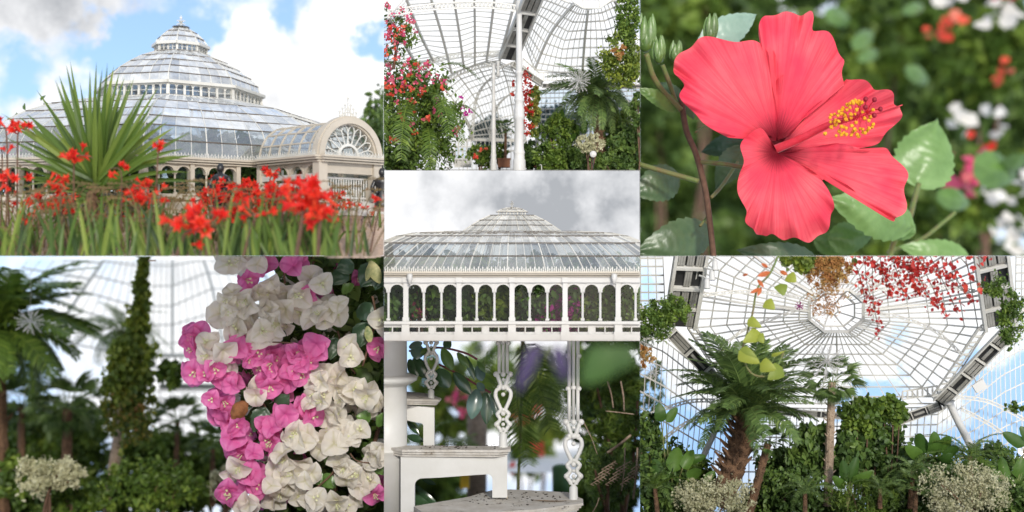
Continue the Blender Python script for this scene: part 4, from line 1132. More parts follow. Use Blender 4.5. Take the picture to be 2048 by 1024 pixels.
# eaves wall under the far roof
mb = MB()
mb.beam(Q(440, 838, 13.2), Q(860, 846, 13.2), U(14), U(14)); mb.beam(Q(440, 905, 13.2), Q(860, 905, 13.2), U(10), U(10))
for x in range(450, 860, 26): mb.beam(Q(x, 840, 13.2), Q(x, 1020, 13.2), U(5))
mb.beam(Q(900, 850, 13.5), Q(1560, 850, 13.5), U(12), U(12))
bld(mb, 'eaves_wall', MT['steel'], hall)
# lantern ring of the dome
mb = MB()
rr = [Q(1245 + 128 * math.cos(a_), -30 + 84 * math.sin(a_), 11.55) for a_ in [math.pi / 8 + k * math.pi / 4 for k in range(8)]]
for k in range(8): mb.beam(rr[k], rr[(k + 1) % 8], U(14), U(10)); mb.beam(rr[k] + Vector((0, .1, .1)), rr[(k + 1) % 8] + Vector((0, .1, .1)), U(8), U(8)); mb.beam(rr[k], rr[k] + Vector((0, .1, .1)), U(6))
bld(mb, 'lantern_ring', MT['steel'], hall)
# boarded gutter girder between vault and dome
def girder(root, p0, p1, w, panels, side, thick, z=0):
    p0, p1 = Vector(p0), Vector(p1); d = (p1 - p0); ln = d.length; dn = d.normalized(); sd = Vector(side); sd = (sd - dn * sd.dot(dn)).normalized(); up = sd.cross(dn).normalized()
    if up.y > 0: up = -up
    mb = MB(); mb.box((p0 + p1) / 2 - up * thick * .4, d / 2, sd * w * .46, up * thick * .3); bd = bld(mb, 'girder', MT['dark'], root)
    for s in (-1, 1):
        mb = MB(); mb.box((p0 + p1) / 2 + sd * s * w * .47, d / 2, sd * w * .05, up * thick * .5); bld(mb, 'girder_edge', MT['steel'], bd)
    for i in range(panels):
        c = p0 + d * (i + .5) / panels
        for q in (-.28, 0, .28):
            if (i * 3 + int(q * 10)) % 4 == 1: continue
            for k in range(3):
                mb = MB(); mb.box(c + sd * w * (q + (k - 1) * .075), dn * ln / panels * .36, sd * w * .033, up * thick * .25); bld(mb, 'board', MT['grime'], bd)
        mb = MB(); mb.box(p0 + d * i / panels, dn * w * .05, sd * w * .5, up * thick * .42); bld(mb, 'cross_rib', MT['steel'], bd)
girder(hall, Q(902, -30, 11.35), Q(742, 362, 12.4), U(112), 4, (1, 0, 0), U(40))
girder(hall, Q(770, 385, 12.35), Q(950, 505, 12.6), U(34), 3, (0, 0, 1), U(24))
girder(hall, Q(950, 515, 12.65), Q(1570, 520, 12.8), U(26), 4, (0, 0, 1), U(24))
mb = MB()
for a_, b_, n in ((Q(835, 395, 12.4), Q(930, 480, 12.6), 6), (Q(930, 480, 12.62), Q(1560, 490, 12.75), 24)):
    up = Vector((0, 0, U(46)))
    mb.beam(a_ + up, b_ + up, U(6)); mb.beam(a_, b_, U(6))
    for i in range(n + 1): p_ = a_.lerp(b_, i / n); mb.beam(p_, p_ + up, U(5))
bld(mb, 'balustrade', MT['steel'], hall)
mb = MB()
for s, (ex, ey) in ((-1, (640, 372)), (1, (780, 372)), (-1, (600, 380))): mb.tube(bez([Q(684, 455, 12.4), Q(684 + s * 12, 410, 12.4), Q(ex, ey, 12.4)], 5), U(6), 5)
bld(mb, 'column_bracket', MT['steel'], hall, True)
def column(x, y0, y1, d, prof):
    base = Q(x, y1, d); k = U(1, d)
    mb = MB(); mb.lathe(base, [(r * k, (y1 - y) * k) for y, r in prof], 22); bld(mb, 'column', MT['white'], hall, True)
column(811, -20, 1034, 11.6, [(1034, 40), (960, 38), (955, 33), (925, 32), (915, 36), (900, 30), (880, 28), (720, 27), (712, 33), (690, 34), (680, 30), (660, 33), (650, 28), (612, 26), (606, 31), (596, 31), (590, 25), (560, 24), (552, 20), (448, 19), (440, 26), (430, 26), (425, 19), (100, 17), (70, 18), (60, 26), (45, 29), (30, 26), (20, 22), (-20, 22)])
column(657, 400, 1034, 12.2, [(1034, 20), (960, 19), (950, 16), (930, 18), (920, 15), (780, 13), (770, 16), (760, 13), (640, 12), (480, 9), (470, 13), (455, 14), (450, 10), (380, 9)])
column(917, 640, 1034, 12.5, [(1034, 14), (960, 13), (950, 11), (640, 9)])
column(1240, 640, 1034, 13.0, [(1034, 9), (640, 8)])
mb = MB(); mb.lathe(Q(684, 460, 12.3), [(U(13), 0), (U(9), U(20)), (U(9), U(70)), (U(14), U(95))], 12); bld(mb, 'capital', MT['white'], hall, True)
# far porch door
dr = thing('glazed_door', 'white panelled door with arched lights at the far end of the hall', 'door', Q(470, 1005, 12.9))
mb = MB(); w0, w1 = Q(425, 1005, 12.9), Q(520, 840, 12.95)
for x in (425, 445, 470, 495, 520): mb.beam(Q(x, 1005, 12.9), Q(x, 845, 12.9), U(8))
for y in (845, 880, 955, 1000): mb.beam(Q(425, y, 12.9), Q(520, y, 12.9), U(9))
fo = bld(mb, 'door_frame', MT['white'], dr)
mb = MB(); mb.box((Q(425, 980, 12.92) + Q(520, 980, 12.92)) / 2, (U(47), 0, 0), (0, .01, 0), (0, 0, U(24))); bld(mb, 'panel', MT['white'], dr)
for i in range(4):
    x = 432 + i * 23; mb = MB(); mb.quad(Q(x, 952, 12.91), Q(x + 18, 952, 12.91), Q(x + 18, 884, 12.91), Q(x, 884, 12.91)); bld(mb, 'pane', MT['blueglass'], dr)
for y in (60, 40): pass
mb = MB(); mb.quad(Q(-20, 1022.5, 10.9), Q(1560, 1022.5, 10.9), Q(1560, 1016, 14.5), Q(-20, 1016, 14.5))
tag(bld(mb, 'hall_floor', MT['plaza']), 'pale stone floor of the glass hall', kind='structure')
backdrop(768.5, 1279.5, -120, 340.5, 15.7, 'bright white sky beyond the glass hall')
for i, (x, y, rx, ry, lab) in enumerate([(640, 800, 110, 70, 'blue-green tree outside behind the far end of the hall'), (1010, 740, 100, 90, 'blue-green tree outside left of the palm'), (1130, 770, 90, 60, 'low blue-green tree outside between the palms'), (1400, 720, 160, 90, 'blue-green tree outside right of the palm')]):
    c = Q(x, y, 14.1); bush('outside_tree', lab, 'tree', Q(x, 1030, 14.1), c, (U(rx), .12, U(ry)), 'hedge', .06, 60, 40, .3, stems=1)
# plants
def fbush(x, y, rx, ry, d, m, size, lab, ncl=70, per=30, tpl='leaf', spread=.2, name='shrub', cat='shrub', yb=1030, shell=.35, dz=None, stems=4, droop=.35):
    return bush(name, lab, cat, Q(x, yb, d), Q(x, y, d), (U(rx, d), U(dz or min(rx, ry) * .6, d), U(ry, d)), m, size, ncl, per, spread, tpl, stems=stems, shell=shell, srad=.01, droop=droop)
bg_ = fbush(170, 740, 260, 330, 11.8, 'midleaf', .042, 'tall bougainvillea with pink and coral flowers filling the left of the hall', 260, 34, name='bougainvillea', cat='flowering shrub', spread=.2)
pts = lambda l, d: [Q(x, y, d + random.uniform(-.1, .1)) for x, y in l]
rp = lambda n, cx, cy, sx, sy: [(random.gauss(cx, sx), random.gauss(cy, sy)) for _ in range(n)]
blossoms(bg_, 'coral', pts([(175, 660), (20, 520), (220, 570), (175, 790), (40, 835), (160, 540), (235, 540), (110, 715), (265, 710), (355, 535), (70, 835), (30, 525)] + rp(8, 160, 560, 80, 60), 11.45), .030, per=9)
blossoms(bg_, 'pink', pts([(120, 500), (50, 465), (20, 390), (80, 545), (200, 450), (255, 370), (320, 455), (345, 695), (240, 720), (160, 745), (300, 670), (110, 430), (40, 400), (75, 610), (430, 800), (445, 760), (355, 480)] + rp(22, 130, 450, 110, 50), 11.45), .026, per=8)
blossoms(bg_, 'magenta', pts([(470, 650), (490, 685), (515, 665), (460, 580), (445, 780), (320, 605)], 11.6), .024, per=8)
blossoms(bg_, 'whitefl', pts(rp(14, 400, 960, 20, 45), 12.0), .02, per=8)
for i, (x, y, az, el, L_) in enumerate([(210, 420, 3.3, .3, 330), (330, 400, .2, .2, 260), (280, 560, 5.2, -.3, 380), (150, 620, 4.6, -.5, 420), (330, 640, 5.6, -.4, 300), (120, 420, 2.9, .5, 300), (260, 760, 4.9, -.6, 320), (400, 640, .1, .1, 200), (60, 640, 4.3, -.4, 360)]):
    place(frond_mesh('f', 1, .6, 34, .24, .012, i % 3), 'fern_frond', MT['midleaf'], bg_, Q(x, y, 11.6), az, el, 0, U(L_))
sp = fbush(70, 200, 110, 160, 11.5, 'midleaf', .035, 'spray of pink and coral bougainvillea hanging at the top left of the hall', 40, 20, name='bougainvillea_spray', cat='flowering vine', yb=400, stems=3)
blossoms(sp, 'pink', pts([(110, 55), (50, 85), (15, 40), (160, 95), (190, 190), (110, 190), (60, 150), (30, 210), (75, 255), (20, 290)] + rp(10, 60, 160, 60, 80), 11.3), .026, per=8)
blossoms(sp, 'coral', pts([(130, 155), (90, 175), (40, 240), (65, 300), (70, 350), (15, 330), (40, 165)] + rp(6, 40, 260, 40, 60), 11.3), .026, per=8)
vn = fbush(850, 640, 45, 190, 11.9, 'redleaf', .018, 'red autumn vine hanging behind the main white column', 60, 18, 'wide', name='hanging_vine', cat='vine', stems=0, yb=460, spread=.3)
fbush(900, 660, 34, 150, 11.95, 'vineleaf', .030, 'yellow-green vine hanging beside the red vine on the column', 50, 30, 'wide', name='hanging_vine', cat='vine', stems=0, yb=470, spread=.3)
for (x, y) in ((775, 500), (770, 560)): blossoms(vn, 'redleaf', pts([(x, y)], 11.7), .03, per=5, name='red_sprig')
palm('date_palm', 'dark feather palm with drooping crown at the right of the hall', Q(1345, 1030, 12.1), Q(1265, 575, 12.1), 46, U(330), U(24), el=(-.75, 1.35), lean=(-.03, 0, 0), stubs=40, nleaf=40, w=.016, leaf=.22)
snowflake('snowflake_ornament', 'white spiky snowflake ornament hanging before the palm in the hall', Q(1168, 480, 11.7), U(88), U(470))
fbush(1460, 100, 70, 160, 11.5, 'midleaf', .032, 'dark climbing ivy at the top right corner of the hall', 80, 30, name='ivy', cat='climber', stems=0, yb=330, spread=.25)
fbush(1430, 360, 120, 160, 11.5, 'limeleaf', .032, 'yellow-green climbing vine below the dark ivy on the right', 110, 30, name='climbing_vine', cat='vine', stems=0, yb=560, spread=.18)
fbush(1410, 310, 40, 60, 11.35, 'rustleaf', .022, 'patch of rusty dried vine amid the yellow-green leaves', 16, 30, name='dried_vine', cat='vine', stems=0, yb=390)
fbush(1540, 640, 60, 160, 11.8, 'dkleaf', .05, 'dark leafy branch at the right edge of the hall', 40, 26, name='leafy_branch', cat='shrub')
fbush(1040, 860, 120, 150, 12.2, 'midleaf', .035, 'bushy green shrub right of the main column', 110, 34, spread=.16)
fbush(860, 930, 60, 90, 12.4, 'dkleaf', .05, 'dark shrub in a rusty planter right of the main column', 40, 30, yb=980)
fbush(1480, 900, 130, 150, 12.0, 'dkleaf', .06, 'dark leafy thicket in the lower right corner of the hall', 90, 30)
fbush(1170, 960, 160, 80, 12.2, 'dkleaf', .05, 'low dark planting under the palm', 80, 30)
fbush(1000, 970, 100, 60, 12.1, 'midleaf', .045, 'low green planting at the foot of the third column', 70, 30)
fbush(1330, 980, 200, 60, 11.9, 'dkleaf', .05, 'low dark planting along the lower right of the hall', 110, 30)
fbush(60, 960, 120, 70, 11.7, 'dkleaf', .05, 'dark low leaves in the lower left corner of the hall', 70, 30)
fbush(1400, 800, 100, 130, 12.4, 'midleaf', .05, 'green leafy shrub behind the palm trunk', 70, 30)
fbush(1235, 860, 82, 52, 11.7, 'paleflower', .022, 'cream-flowered bush under the palm on the right', 60, 40, name='flowering_bush', cat='shrub', spread=.2)
fbush(585, 940, 80, 70, 12.5, 'midleaf', .035, 'low green bush with red flowers by the far door', 60, 26)
blossoms(bpy.data.objects[COL.objects[-1].parent.name], 'coral', pts([(550, 935), (575, 905), (545, 945), (610, 900)], 12.3), .03, per=6)
fbush(690, 930, 50, 60, 12.6, 'midleaf', .04, 'small green bush left of the main column', 40, 26)
palm('fan_palm', 'small fan palm with a slim brown trunk left of the main column', Q(728, 960, 12.5), Q(730, 775, 12.5), 16, U(92), U(8), kind='fan', el=(-.6, 1.3))
banana('banana_plant', 'banana plant with upright paddle leaves below the dome', Q(1120, 1010, 12.3), [(Q(1070, 760, 12.3), Q(1065, 655, 12.2), U(46)), (Q(1050, 780, 12.3), Q(990, 700, 12.2), U(44)), (Q(1130, 800, 12.3), Q(1090, 720, 12.3), U(42)), (Q(1150, 820, 12.3), Q(1160, 745, 12.2), U(46)), (Q(1190, 800, 12.3), Q(1215, 720, 12.3), U(44)), (Q(1110, 850, 12.2), Q(1150, 800, 12.1), U(40))])
for i, (x, y, az, el, L_) in enumerate([(1400, 900, 2.4, .5, 200), (1440, 860, 1.2, .8, 200), (1500, 900, .6, .6, 200), (1380, 860, 2.9, .3, 190)]): pass
for x, lab in ((720, 'rusty square planter left of the main column'), (880, 'rusty square planter right of the main column')):
    mb = MB(); c = Q(x, 980, 12.45); mb.box(c, (U(38), 0, 0), (0, U(36), 0), (0, 0, U(26))); mb.box(c + Vector((0, 0, U(26))), (U(41), 0, 0), (0, U(39), 0), (0, 0, U(4))); tag(bld(mb, 'planter', MT['terracotta']), lab, 'planter')
ld = thing('round_lamp', 'round white disc lamp on a stalk before the cream bush', 'lamp', Q(1255, 1010, 11.6))
mb = MB(); c = Q(1255, 925, 11.6)
mb.tube([c + Vector((.0, -.012, 0)), c + Vector((0, -.004, 0)), c + Vector((0, .01, 0))], [U(17), U(20), U(17)], 20); bld(mb, 'disc', MT['white'], ld, True)
mb = MB(); mb.tube([c + Vector((0, .012, -.02)), Q(1255, 1010, 11.62)], U(3), 6); bld(mb, 'stalk', MT['dark'], ld)
mb = MB(); mb.tube(bez([Q(945, 1028, 12.0), Q(945, 995, 12.0), Q(938, 988, 12.0), Q(932, 992, 12.05)], 4), U(3), 6); tag(bld(mb, 'handrail', MT['white'], None, True), 'small bent white handrail at the foot of the third column', 'handrail')
def spiral(x, ytop, ybot, d, r, n, lab, a0=0):
    t = thing('spiral_staircase', lab, 'staircase', Q(x, ybot, d)); b, e_ = Q(x, ybot, d), Q(x, ytop, d); R = U(r, d); hh = (e_ - b).z
    mb = MB(); mb.tube([b, e_], R * .1, 8); bld(mb, 'newel', MT['steel'], t); rail = []
    for i in range(n):
        an = a0 + i * .42; z = hh * (i + .5) / n; mb = MB(); c = b + Vector((0, 0, z)); f = lambda a_, r_, dz: c + Vector((math.cos(a_) * r_, math.sin(a_) * r_, dz))
        mb.add([f(an, R * .08, 0), f(an, R, 0), f(an + .42, R, 0), f(an, R * .08, .012), f(an, R, .012), f(an + .42, R, .012)], ((0, 1, 2), (3, 5, 4), (0, 3, 4, 1), (1, 4, 5, 2), (0, 2, 5, 3))); bld(mb, 'tread', MT['steel'], t)
        mb = MB(); p_ = f(an + .2, R * .97, 0); q_ = p_ + Vector((0, 0, hh / n * 3.2)); mb.tube([p_, q_], R * .025, 5); bld(mb, 'baluster', MT['steel'], t); rail.append(q_)
    mb = MB(); mb.tube(rail, R * .035, 5); bld(mb, 'handrail', MT['steel'], t)
spiral(1465, 600, 1000, 12.6, 55, 22, 'pale iron spiral staircase half hidden at the right of the hall')
# ================================================================== bay 7: looking up into the dome
CUR = 7
dome = thing('glass_dome', 'octagonal glass dome with white ribs, boarded gallery and raking columns over palms', 'glass roof', Q(790, 1060, 13.2))
b7 = [295]
IN = [(735, 302, 12.8), (835, 302, 12.8), (893, 255, 12.7), (893, 185, 12.6), (835, 135, 12.5), (735, 135, 12.5), (677, 185, 12.6), (677, 255, 12.7)]
OUT = [(385, 590, 13.2), (1195, 590, 13.2), (1390, 290, 12.6), (1345, 20, 12.0), (1130, -220, 11.6), (450, -220, 11.6), (235, 20, 12.0), (190, 290, 12.6)]
for k in range(8):
    mr_ = MB()
    i0, i1, o0, o1 = IN[k], IN[(k + 1) % 8], OUT[k], OUT[(k + 1) % 8]
    n = {0: 12, 1: 8, 7: 8, 2: 7, 6: 7}.get(k, 7)
    cols = []
    for j in range(5):
        f = j / 4; a_ = [i0[q] + (i1[q] - i0[q]) * f for q in range(3)]; c_ = [o0[q] + (o1[q] - o0[q]) * f for q in range(3)]
        m_ = [a_[0] + (c_[0] - a_[0]) * .58, a_[1] + (c_[1] - a_[1]) * .50, a_[2] + (c_[2] - a_[2]) * .5 + .25]
        cols.append([Q(*a_), Q(*m_), Q(*c_)])
    S = rails(cols)
    glaze(dome, S, lin(n), [0, .10, .21, .33, .46, .6, .74, .87, 1], U(4.2), U(4.6), budget=b7)
    pp = [S(0, v) for v in lin(14)]
    lattice(mr_, pp, U(13), U(4.5), Q(785, 500, 8) - Q(785, 250, 12.6))
    bld(mr_, 'dome_rib', MT['steel'], dome); mr_ = MB()
    beam_line(mr_, [S(.5, v) + Vector((0, -.01, 0)) for v in lin(10)], U(7), U(9)); bld(mr_, 'dome_rib', MT['steel'], dome)
mb = MB()
for k in range(8):
    a_, b_ = Q(*IN[k]), Q(*IN[(k + 1) % 8]); mb.beam(a_, b_, U(14), U(12)); ctr = Q(785, 218, 12.9)
    a2, b3 = a_.lerp(ctr, .22) + Vector((0, .1, 0)), b_.lerp(ctr, .22) + Vector((0, .1, 0)); mb.beam(a2, b3, U(7)); mb.beam(a_, a2, U(5))
    for q in (.33, .66): mb.beam(a_.lerp(b_, q), a2.lerp(b3, q), U(3))
    a4 = a_.lerp(ctr, .75) + Vector((0, .2, 0)); mb.beam(a2, a4, U(5)); mb.beam(a4, b_.lerp(ctr, .75) + Vector((0, .2, 0)), U(5))
bld(mb, 'lantern_ring', MT['steel'], dome)
# glass of the lower halls round the dome
def patch(top, bot, d0, d1, nu, nv, m='glass', mid=.5, bul=.0):
    cols = []
    for (tx, ty), (bx_, by) in zip(top, bot):
        cols.append([Q(tx, ty, d0), Q(tx + (bx_ - tx) * (mid - bul), ty + (by - ty) * mid, (d0 + d1) / 2), Q(bx_, by, d1)])
    glaze(dome, rails(cols), lin(nu), lin(nv), U(3.4), U(5), m, budget=b7)
patch([(-60, 270), (100, 340), (250, 460), (385, 605)], [(-80, 800), (60, 900), (200, 960), (380, 980)], 12.9, 13.3, 22, 9, bul=.1)
patch([(385, 605), (790, 610), (1195, 605)], [(380, 980), (780, 985), (1170, 970)], 13.4, 13.6, 30, 9)
patch([(1195, 605), (1330, 480), (1450, 370), (1600, 290)], [(1170, 970), (1320, 985), (1470, 930), (1620, 880)], 13.3, 12.9, 22, 9, bul=.1)
patch([(-60, -40), (90, -40)], [(-60, 330), (105, 330)], 12.2, 12.7, 5, 12)
patch([(1505, -40), (1600, -40)], [(1500, 300), (1600, 300)], 12.2, 12.7, 4, 12)
mb = MB()
for pts, d in (([(-20, 650), (100, 605), (200, 575), (300, 572)], 12.9), ([(70, 745), (180, 665), (310, 612)], 12.85), ([(1270, 558), (1400, 578), (1560, 660)], 12.9), ([(1285, 605), (1420, 680), (1560, 790)], 12.85), ([(-20, 180), (60, 240), (120, 330)], 12.6), ([(1560, 180), (1510, 240), (1480, 330)], 12.6)):
    mb = MB(); lattice(mb, bez([Q(x, y, d) for x, y in pts], 6), U(14), U(5), (0, -.3, 1)); bld(mb, 'arch_truss', MT['steel'], dome)
mb = MB()
for pts, d in (([(255, 150), (400, 138), (520, 142), (640, 162)], 12.35), ([(905, 215), (1060, 245), (1190, 300), (1290, 390)], 12.5), ([(890, 130), (1060, 120), (1200, 118), (1340, 135)], 12.35), ([(290, 400), (400, 300), (520, 250), (660, 200)], 12.55)):
    mb = MB(); lattice(mb, bez([Q(x, y, d) for x, y in pts], 6), U(13), U(4.5), (0, -.5, 1)); bld(mb, 'curved_rib', MT['steel'], dome)
girder(dome, Q(212, -40, 11.9), Q(158, 285, 12.5), U(130), 4, (1, 0, 0), U(40))
girder(dome, Q(125, 308, 12.45), Q(400, 600, 13.0), U(52), 4, (1, 0, .8), U(30))
girder(dome, Q(1400, -40, 11.9), Q(1442, 280, 12.5), U(130), 4, (1, 0, 0), U(40))
girder(dome, Q(1478, 300, 12.45), Q(1195, 590, 13.0), U(58), 5, (1, 0, -.8), U(30))
girder(dome, Q(1205, 598, 13.1), Q(1030, 660, 13.2), U(40), 3, (0, 0, 1), U(24))
girder(dome, Q(400, 612, 13.1), Q(1040, 655, 13.25), U(30), 6, (0, 0, 1), U(24))
mb = MB()
for a_, b_, up, n in ((Q(1400, 270, 12.5), Q(1200, 555, 12.95), Vector((-U(34), 0, -U(6))), 12), (Q(190, 285, 12.5), Q(380, 560, 12.95), Vector((U(34), 0, -U(6))), 12), (Q(1050, 575, 13.1), Q(1190, 552, 13.1), Vector((0, 0, U(36))), 7)):
    mb = MB(); mb.beam(a_ + up, b_ + up, U(7)); mb.beam(a_, b_, U(5))
    for i in range(n + 1): p_ = a_.lerp(b_, i / n); mb.tube([p_, p_ + up * .5, p_ + up], [U(3), U(5), U(3)], 5)
    bld(mb, 'balustrade', MT['steel'], dome)
for pts, r in ((((1238, 585, 12.75), (1272, 660, 12.75), (1380, 870, 12.7)), (16, 14, 17)), (((322, 640, 12.75), (300, 700, 12.75), (212, 890, 12.7)), (13, 12, 14))):
    cv = bez([Q(*p_) for p_ in pts], 6); mb = MB(); mb.tube(cv, [U(r[0]) * (1.5 if i == 0 else 1) for i in range(len(cv))], 14); bld(mb, 'raking_column', MT['white'], dome, True)
backdrop(1280.5, 2110, 512.5, 1060, 15.5, 'bright sky with blue gaps between white clouds over the dome')
# small fittings
for i, (x, y, lc, lab) in enumerate([(288, 95, (.01, .03, .25), 'white spotlight with a blue lens on the left gallery'), (268, 128, (.0, .16, .06), 'white spotlight with a green lens, lowest on the left gallery'), (300, 55, (.3, .28, .2), 'white spotlight above the coloured ones on the left gallery')]):
    t = thing('spotlight', lab, 'spotlight', Q(x, y, 11.9)); c = Q(x, y, 11.9); mb = MB()
    mb.lathe(c + Vector((0, 0, -.005)), [(U(14), 0), (U(14), U(6)), (U(12), U(10)), (U(11), U(34)), (U(6), U(42))], 14); bld(mb, 'housing', MT['white'], t, True)
    mb = MB(); mb.lathe(c + Vector((0, 0, -.009)), [(U(11), 0), (U(12), .003)], 14); bld(mb, 'lens', mat('lens', lc, .2), t)
    mb = MB(); mb.tube([c + Vector((0, 0, U(38))), Q(x - 30, y - 50, 12.0)], U(4), 6); bld(mb, 'arm', MT['steel'], t)
mb = MB(); c = Q(1358, 520, 12.3); mb.box(c, Vector((U(22), 0, U(14))), (0, .012, 0), Vector((-U(10), 0, U(16)))); mb.tube([c + Vector((0, .02, 0)), Q(1330, 480, 12.6)], U(3), 5); tag(bld(mb, 'speaker', MT['white']), 'square white speaker hung below the right gallery', 'speaker')
# plants
def b7ush(x, y, rx, ry, d, m, size, lab, ncl=70, per=30, tpl='leaf', spread=.2, name='shrub', cat='shrub', yb=1036, shell=.35, stems=3, dz=None, droop=.35):
    return bush(name, lab, cat, Q(x, yb, d), Q(x, y, d), (U(rx, d), U(dz or min(rx, ry) * .6, d), U(ry, d)), m, size, ncl, per, spread, tpl, stems=stems, shell=shell, srad=.012, droop=droop)
palm('date_palm', 'big feather palm with shaggy brown trunk left under the dome', Q(318, 1000, 12.0), Q(436, 625, 12.0), 56, U(370), U(42), el=(-.05, 1.5), stubs=70, lean=(.02, 0, 0), nleaf=46, leaf=.20, w=.016, droop=(.2, .6))
palm('fan_palm', 'tall slender fan palm with pale trunk in the middle under the dome', Q(750, 1000, 12.1), Q(768, 505, 12.1), 26, U(150), U(16), kind='fan', el=(-1.1, 1.2), bark='palebark', stubs=30)
palm('fan_palm', 'short fan palm with thin red-brown trunk beside the big feather palm', Q(435, 1036, 11.9), Q(512, 750, 11.9), 18, U(105), U(15), kind='fan', el=(-.8, 1.3), bark='palmbark', stubs=20, m='midleaf')
snowflake('snowflake_ornament', 'white twiggy snowflake ornament above the tall slender palm', Q(748, 420, 11.7), U(88), U(110))
snowflake('snowflake_ornament', 'faint distant snowflake ornament at the far left', Q(48, 465, 12.2), U(38), U(80))
b7ush(885, 640, 70, 62, 12.3, 'midleaf', .05, 'bright green broad-leaved tree crown right of the slender palm', 60, 30, 'wide', name='leafy_tree', cat='tree', spread=.25)
b7ush(1005, 620, 62, 50, 12.35, 'midleaf', .05, 'second bright green crown below the right gallery', 46, 30, 'wide', name='leafy_tree', cat='tree', spread=.25)
b7ush(930, 740, 110, 90, 12.4, 'dkleaf', .055, 'dark broad-leaved tree behind the slender palm', 90, 30, 'wide', name='leafy_tree', cat='tree')
b7ush(685, 790, 85, 120, 12.3, 'dkleaf', .075, 'dark umbrella-leaved tree left of the slender trunk', 80, 26, 'leaf', name='umbrella_tree', cat='tree', droop=.9)
b7ush(840, 800, 75, 90, 12.25, 'dkleaf', .075, 'dark umbrella-leaved tree right of the slender trunk', 70, 26, 'leaf', name='umbrella_tree', cat='tree', droop=.9)
b7ush(890, 960, 140, 80, 11.8, 'midleaf', .035, 'low ferny green shrub at the foot of the slender palm', 130, 34, 'thin', spread=.2)
b7ush(600, 950, 130, 90, 12.0, 'dkleaf', .05, 'low dark shrub between the two trunks', 90, 30)
b7ush(300, 965, 150, 75, 11.5, 'paleflower', .022, 'cream-flowered bush at the bottom left under the dome', 110, 40, name='flowering_bush', cat='shrub', spread=.22)
b7ush(1300, 950, 175, 115, 11.5, 'paleflower', .022, 'large cream-flowered bush at the bottom right under the dome', 150, 40, name='flowering_bush', cat='shrub', spread=.18)
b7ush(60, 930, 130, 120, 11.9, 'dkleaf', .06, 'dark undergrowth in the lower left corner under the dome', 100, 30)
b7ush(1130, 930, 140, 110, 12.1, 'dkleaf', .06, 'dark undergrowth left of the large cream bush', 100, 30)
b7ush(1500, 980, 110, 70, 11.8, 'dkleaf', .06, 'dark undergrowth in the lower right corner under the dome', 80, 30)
b7ush(30, 720, 60, 90, 12.2, 'dkleaf', .05, 'grey-green shrub at the left edge under the dome', 50, 30)
b7ush(120, 220, 85, 60, 11.6, 'midleaf', .03, 'green climber hanging over the left gallery boards', 70, 34, name='climber', cat='climber', stems=0, yb=330, spread=.22)
b7ush(40, 270, 80, 70, 11.6, 'midleaf', .03, 'green climber at the left edge below the gallery', 60, 34, name='climber', cat='climber', stems=0, yb=380, spread=.22)
b7ush(20, 400, 30, 50, 11.6, 'rustleaf', .025, 'rusty end of the climber at the left edge', 20, 24, name='climber', cat='climber', stems=0, yb=460)
b7ush(1420, 130, 45, 40, 11.6, 'midleaf', .028, 'thin green climber over the right gallery boards', 34, 26, name='climber', cat='climber', stems=0, yb=230, spread=.3)
b7ush(1490, 250, 50, 120, 11.6, 'midleaf', .03, 'green climber hanging down the right edge', 70, 28, name='climber', cat='climber', stems=0, yb=420, spread=.25)
b7ush(1500, 605, 40, 24, 11.8, 'midleaf', .028, 'leafy sprig reaching in at the right edge', 20, 22, name='leafy_sprig', cat='plant', stems=0, yb=640)
banana('banana_plant', 'banana plant with broad upright leaves at the left under the dome', Q(120, 1000, 12.0), [(Q(85, 665, 12), Q(75, 585, 12), U(50)), (Q(105, 665, 12), Q(150, 605, 12), U(40)), (Q(130, 865, 11.8), Q(155, 765, 11.8), U(66)), (Q(170, 850, 11.8), Q(215, 775, 11.9), U(52)), (Q(190, 890, 11.7), Q(245, 855, 11.6), U(44)), (Q(90, 900, 11.8), Q(55, 810, 11.8), U(50)), (Q(180, 820, 12), Q(265, 800, 12), U(40)), (Q(260, 900, 11.9), Q(300, 860, 11.9), U(34))])
banana('banana_plant', 'banana plant with ribbed leaves right of the dark trees', Q(1180, 1000, 12.1), [(Q(1150, 790, 12.1), Q(1110, 710, 12), U(56)), (Q(1180, 800, 12.1), Q(1175, 700, 12), U(60)), (Q(1200, 790, 12.1), Q(1240, 720, 12), U(56)), (Q(1130, 810, 12.1), Q(1060, 760, 12), U(54)), (Q(1210, 800, 12.1), Q(1275, 765, 12), U(50)), (Q(1140, 850, 12), Q(1050, 830, 12), U(50)), (Q(1200, 830, 12), Q(1250, 790, 11.9), U(50))])
banana('banana_plant', 'banana plant with dark leaves at the right edge under the dome', Q(1490, 1010, 11.9), [(Q(1470, 900, 11.9), Q(1445, 800, 11.9), U(46)), (Q(1445, 930, 11.9), Q(1412, 850, 11.9), U(40)), (Q(1510, 890, 11.9), Q(1530, 800, 11.9), U(50)), (Q(1540, 760, 11.9), Q(1450, 705, 11.9), U(50)), (Q(1530, 960, 11.9), Q(1490, 910, 11.9), U(46)), (Q(1560, 740, 11.9), Q(1520, 680, 11.9), U(40))])
palm('feather_palm', 'small arching feather palm before the right raking column', Q(1330, 1000, 12.0), Q(1320, 800, 12.0), 12, U(210), U(10), el=(-.3, 1.2), nleaf=34, leaf=.2, m='midleaf')
palm('feather_palm', 'dark low feather palm at the foot of the banana plant', Q(1080, 1010, 11.9), Q(1090, 860, 11.9), 14, U(150), U(10), el=(-.2, 1.2), nleaf=30, leaf=.24)
palm('feather_palm', 'low green feather palm right of the slender trunk', Q(960, 1010, 11.7), Q(960, 930, 11.7), 12, U(130), U(8), el=(0, 1.3), nleaf=30, leaf=.24, m='midleaf')
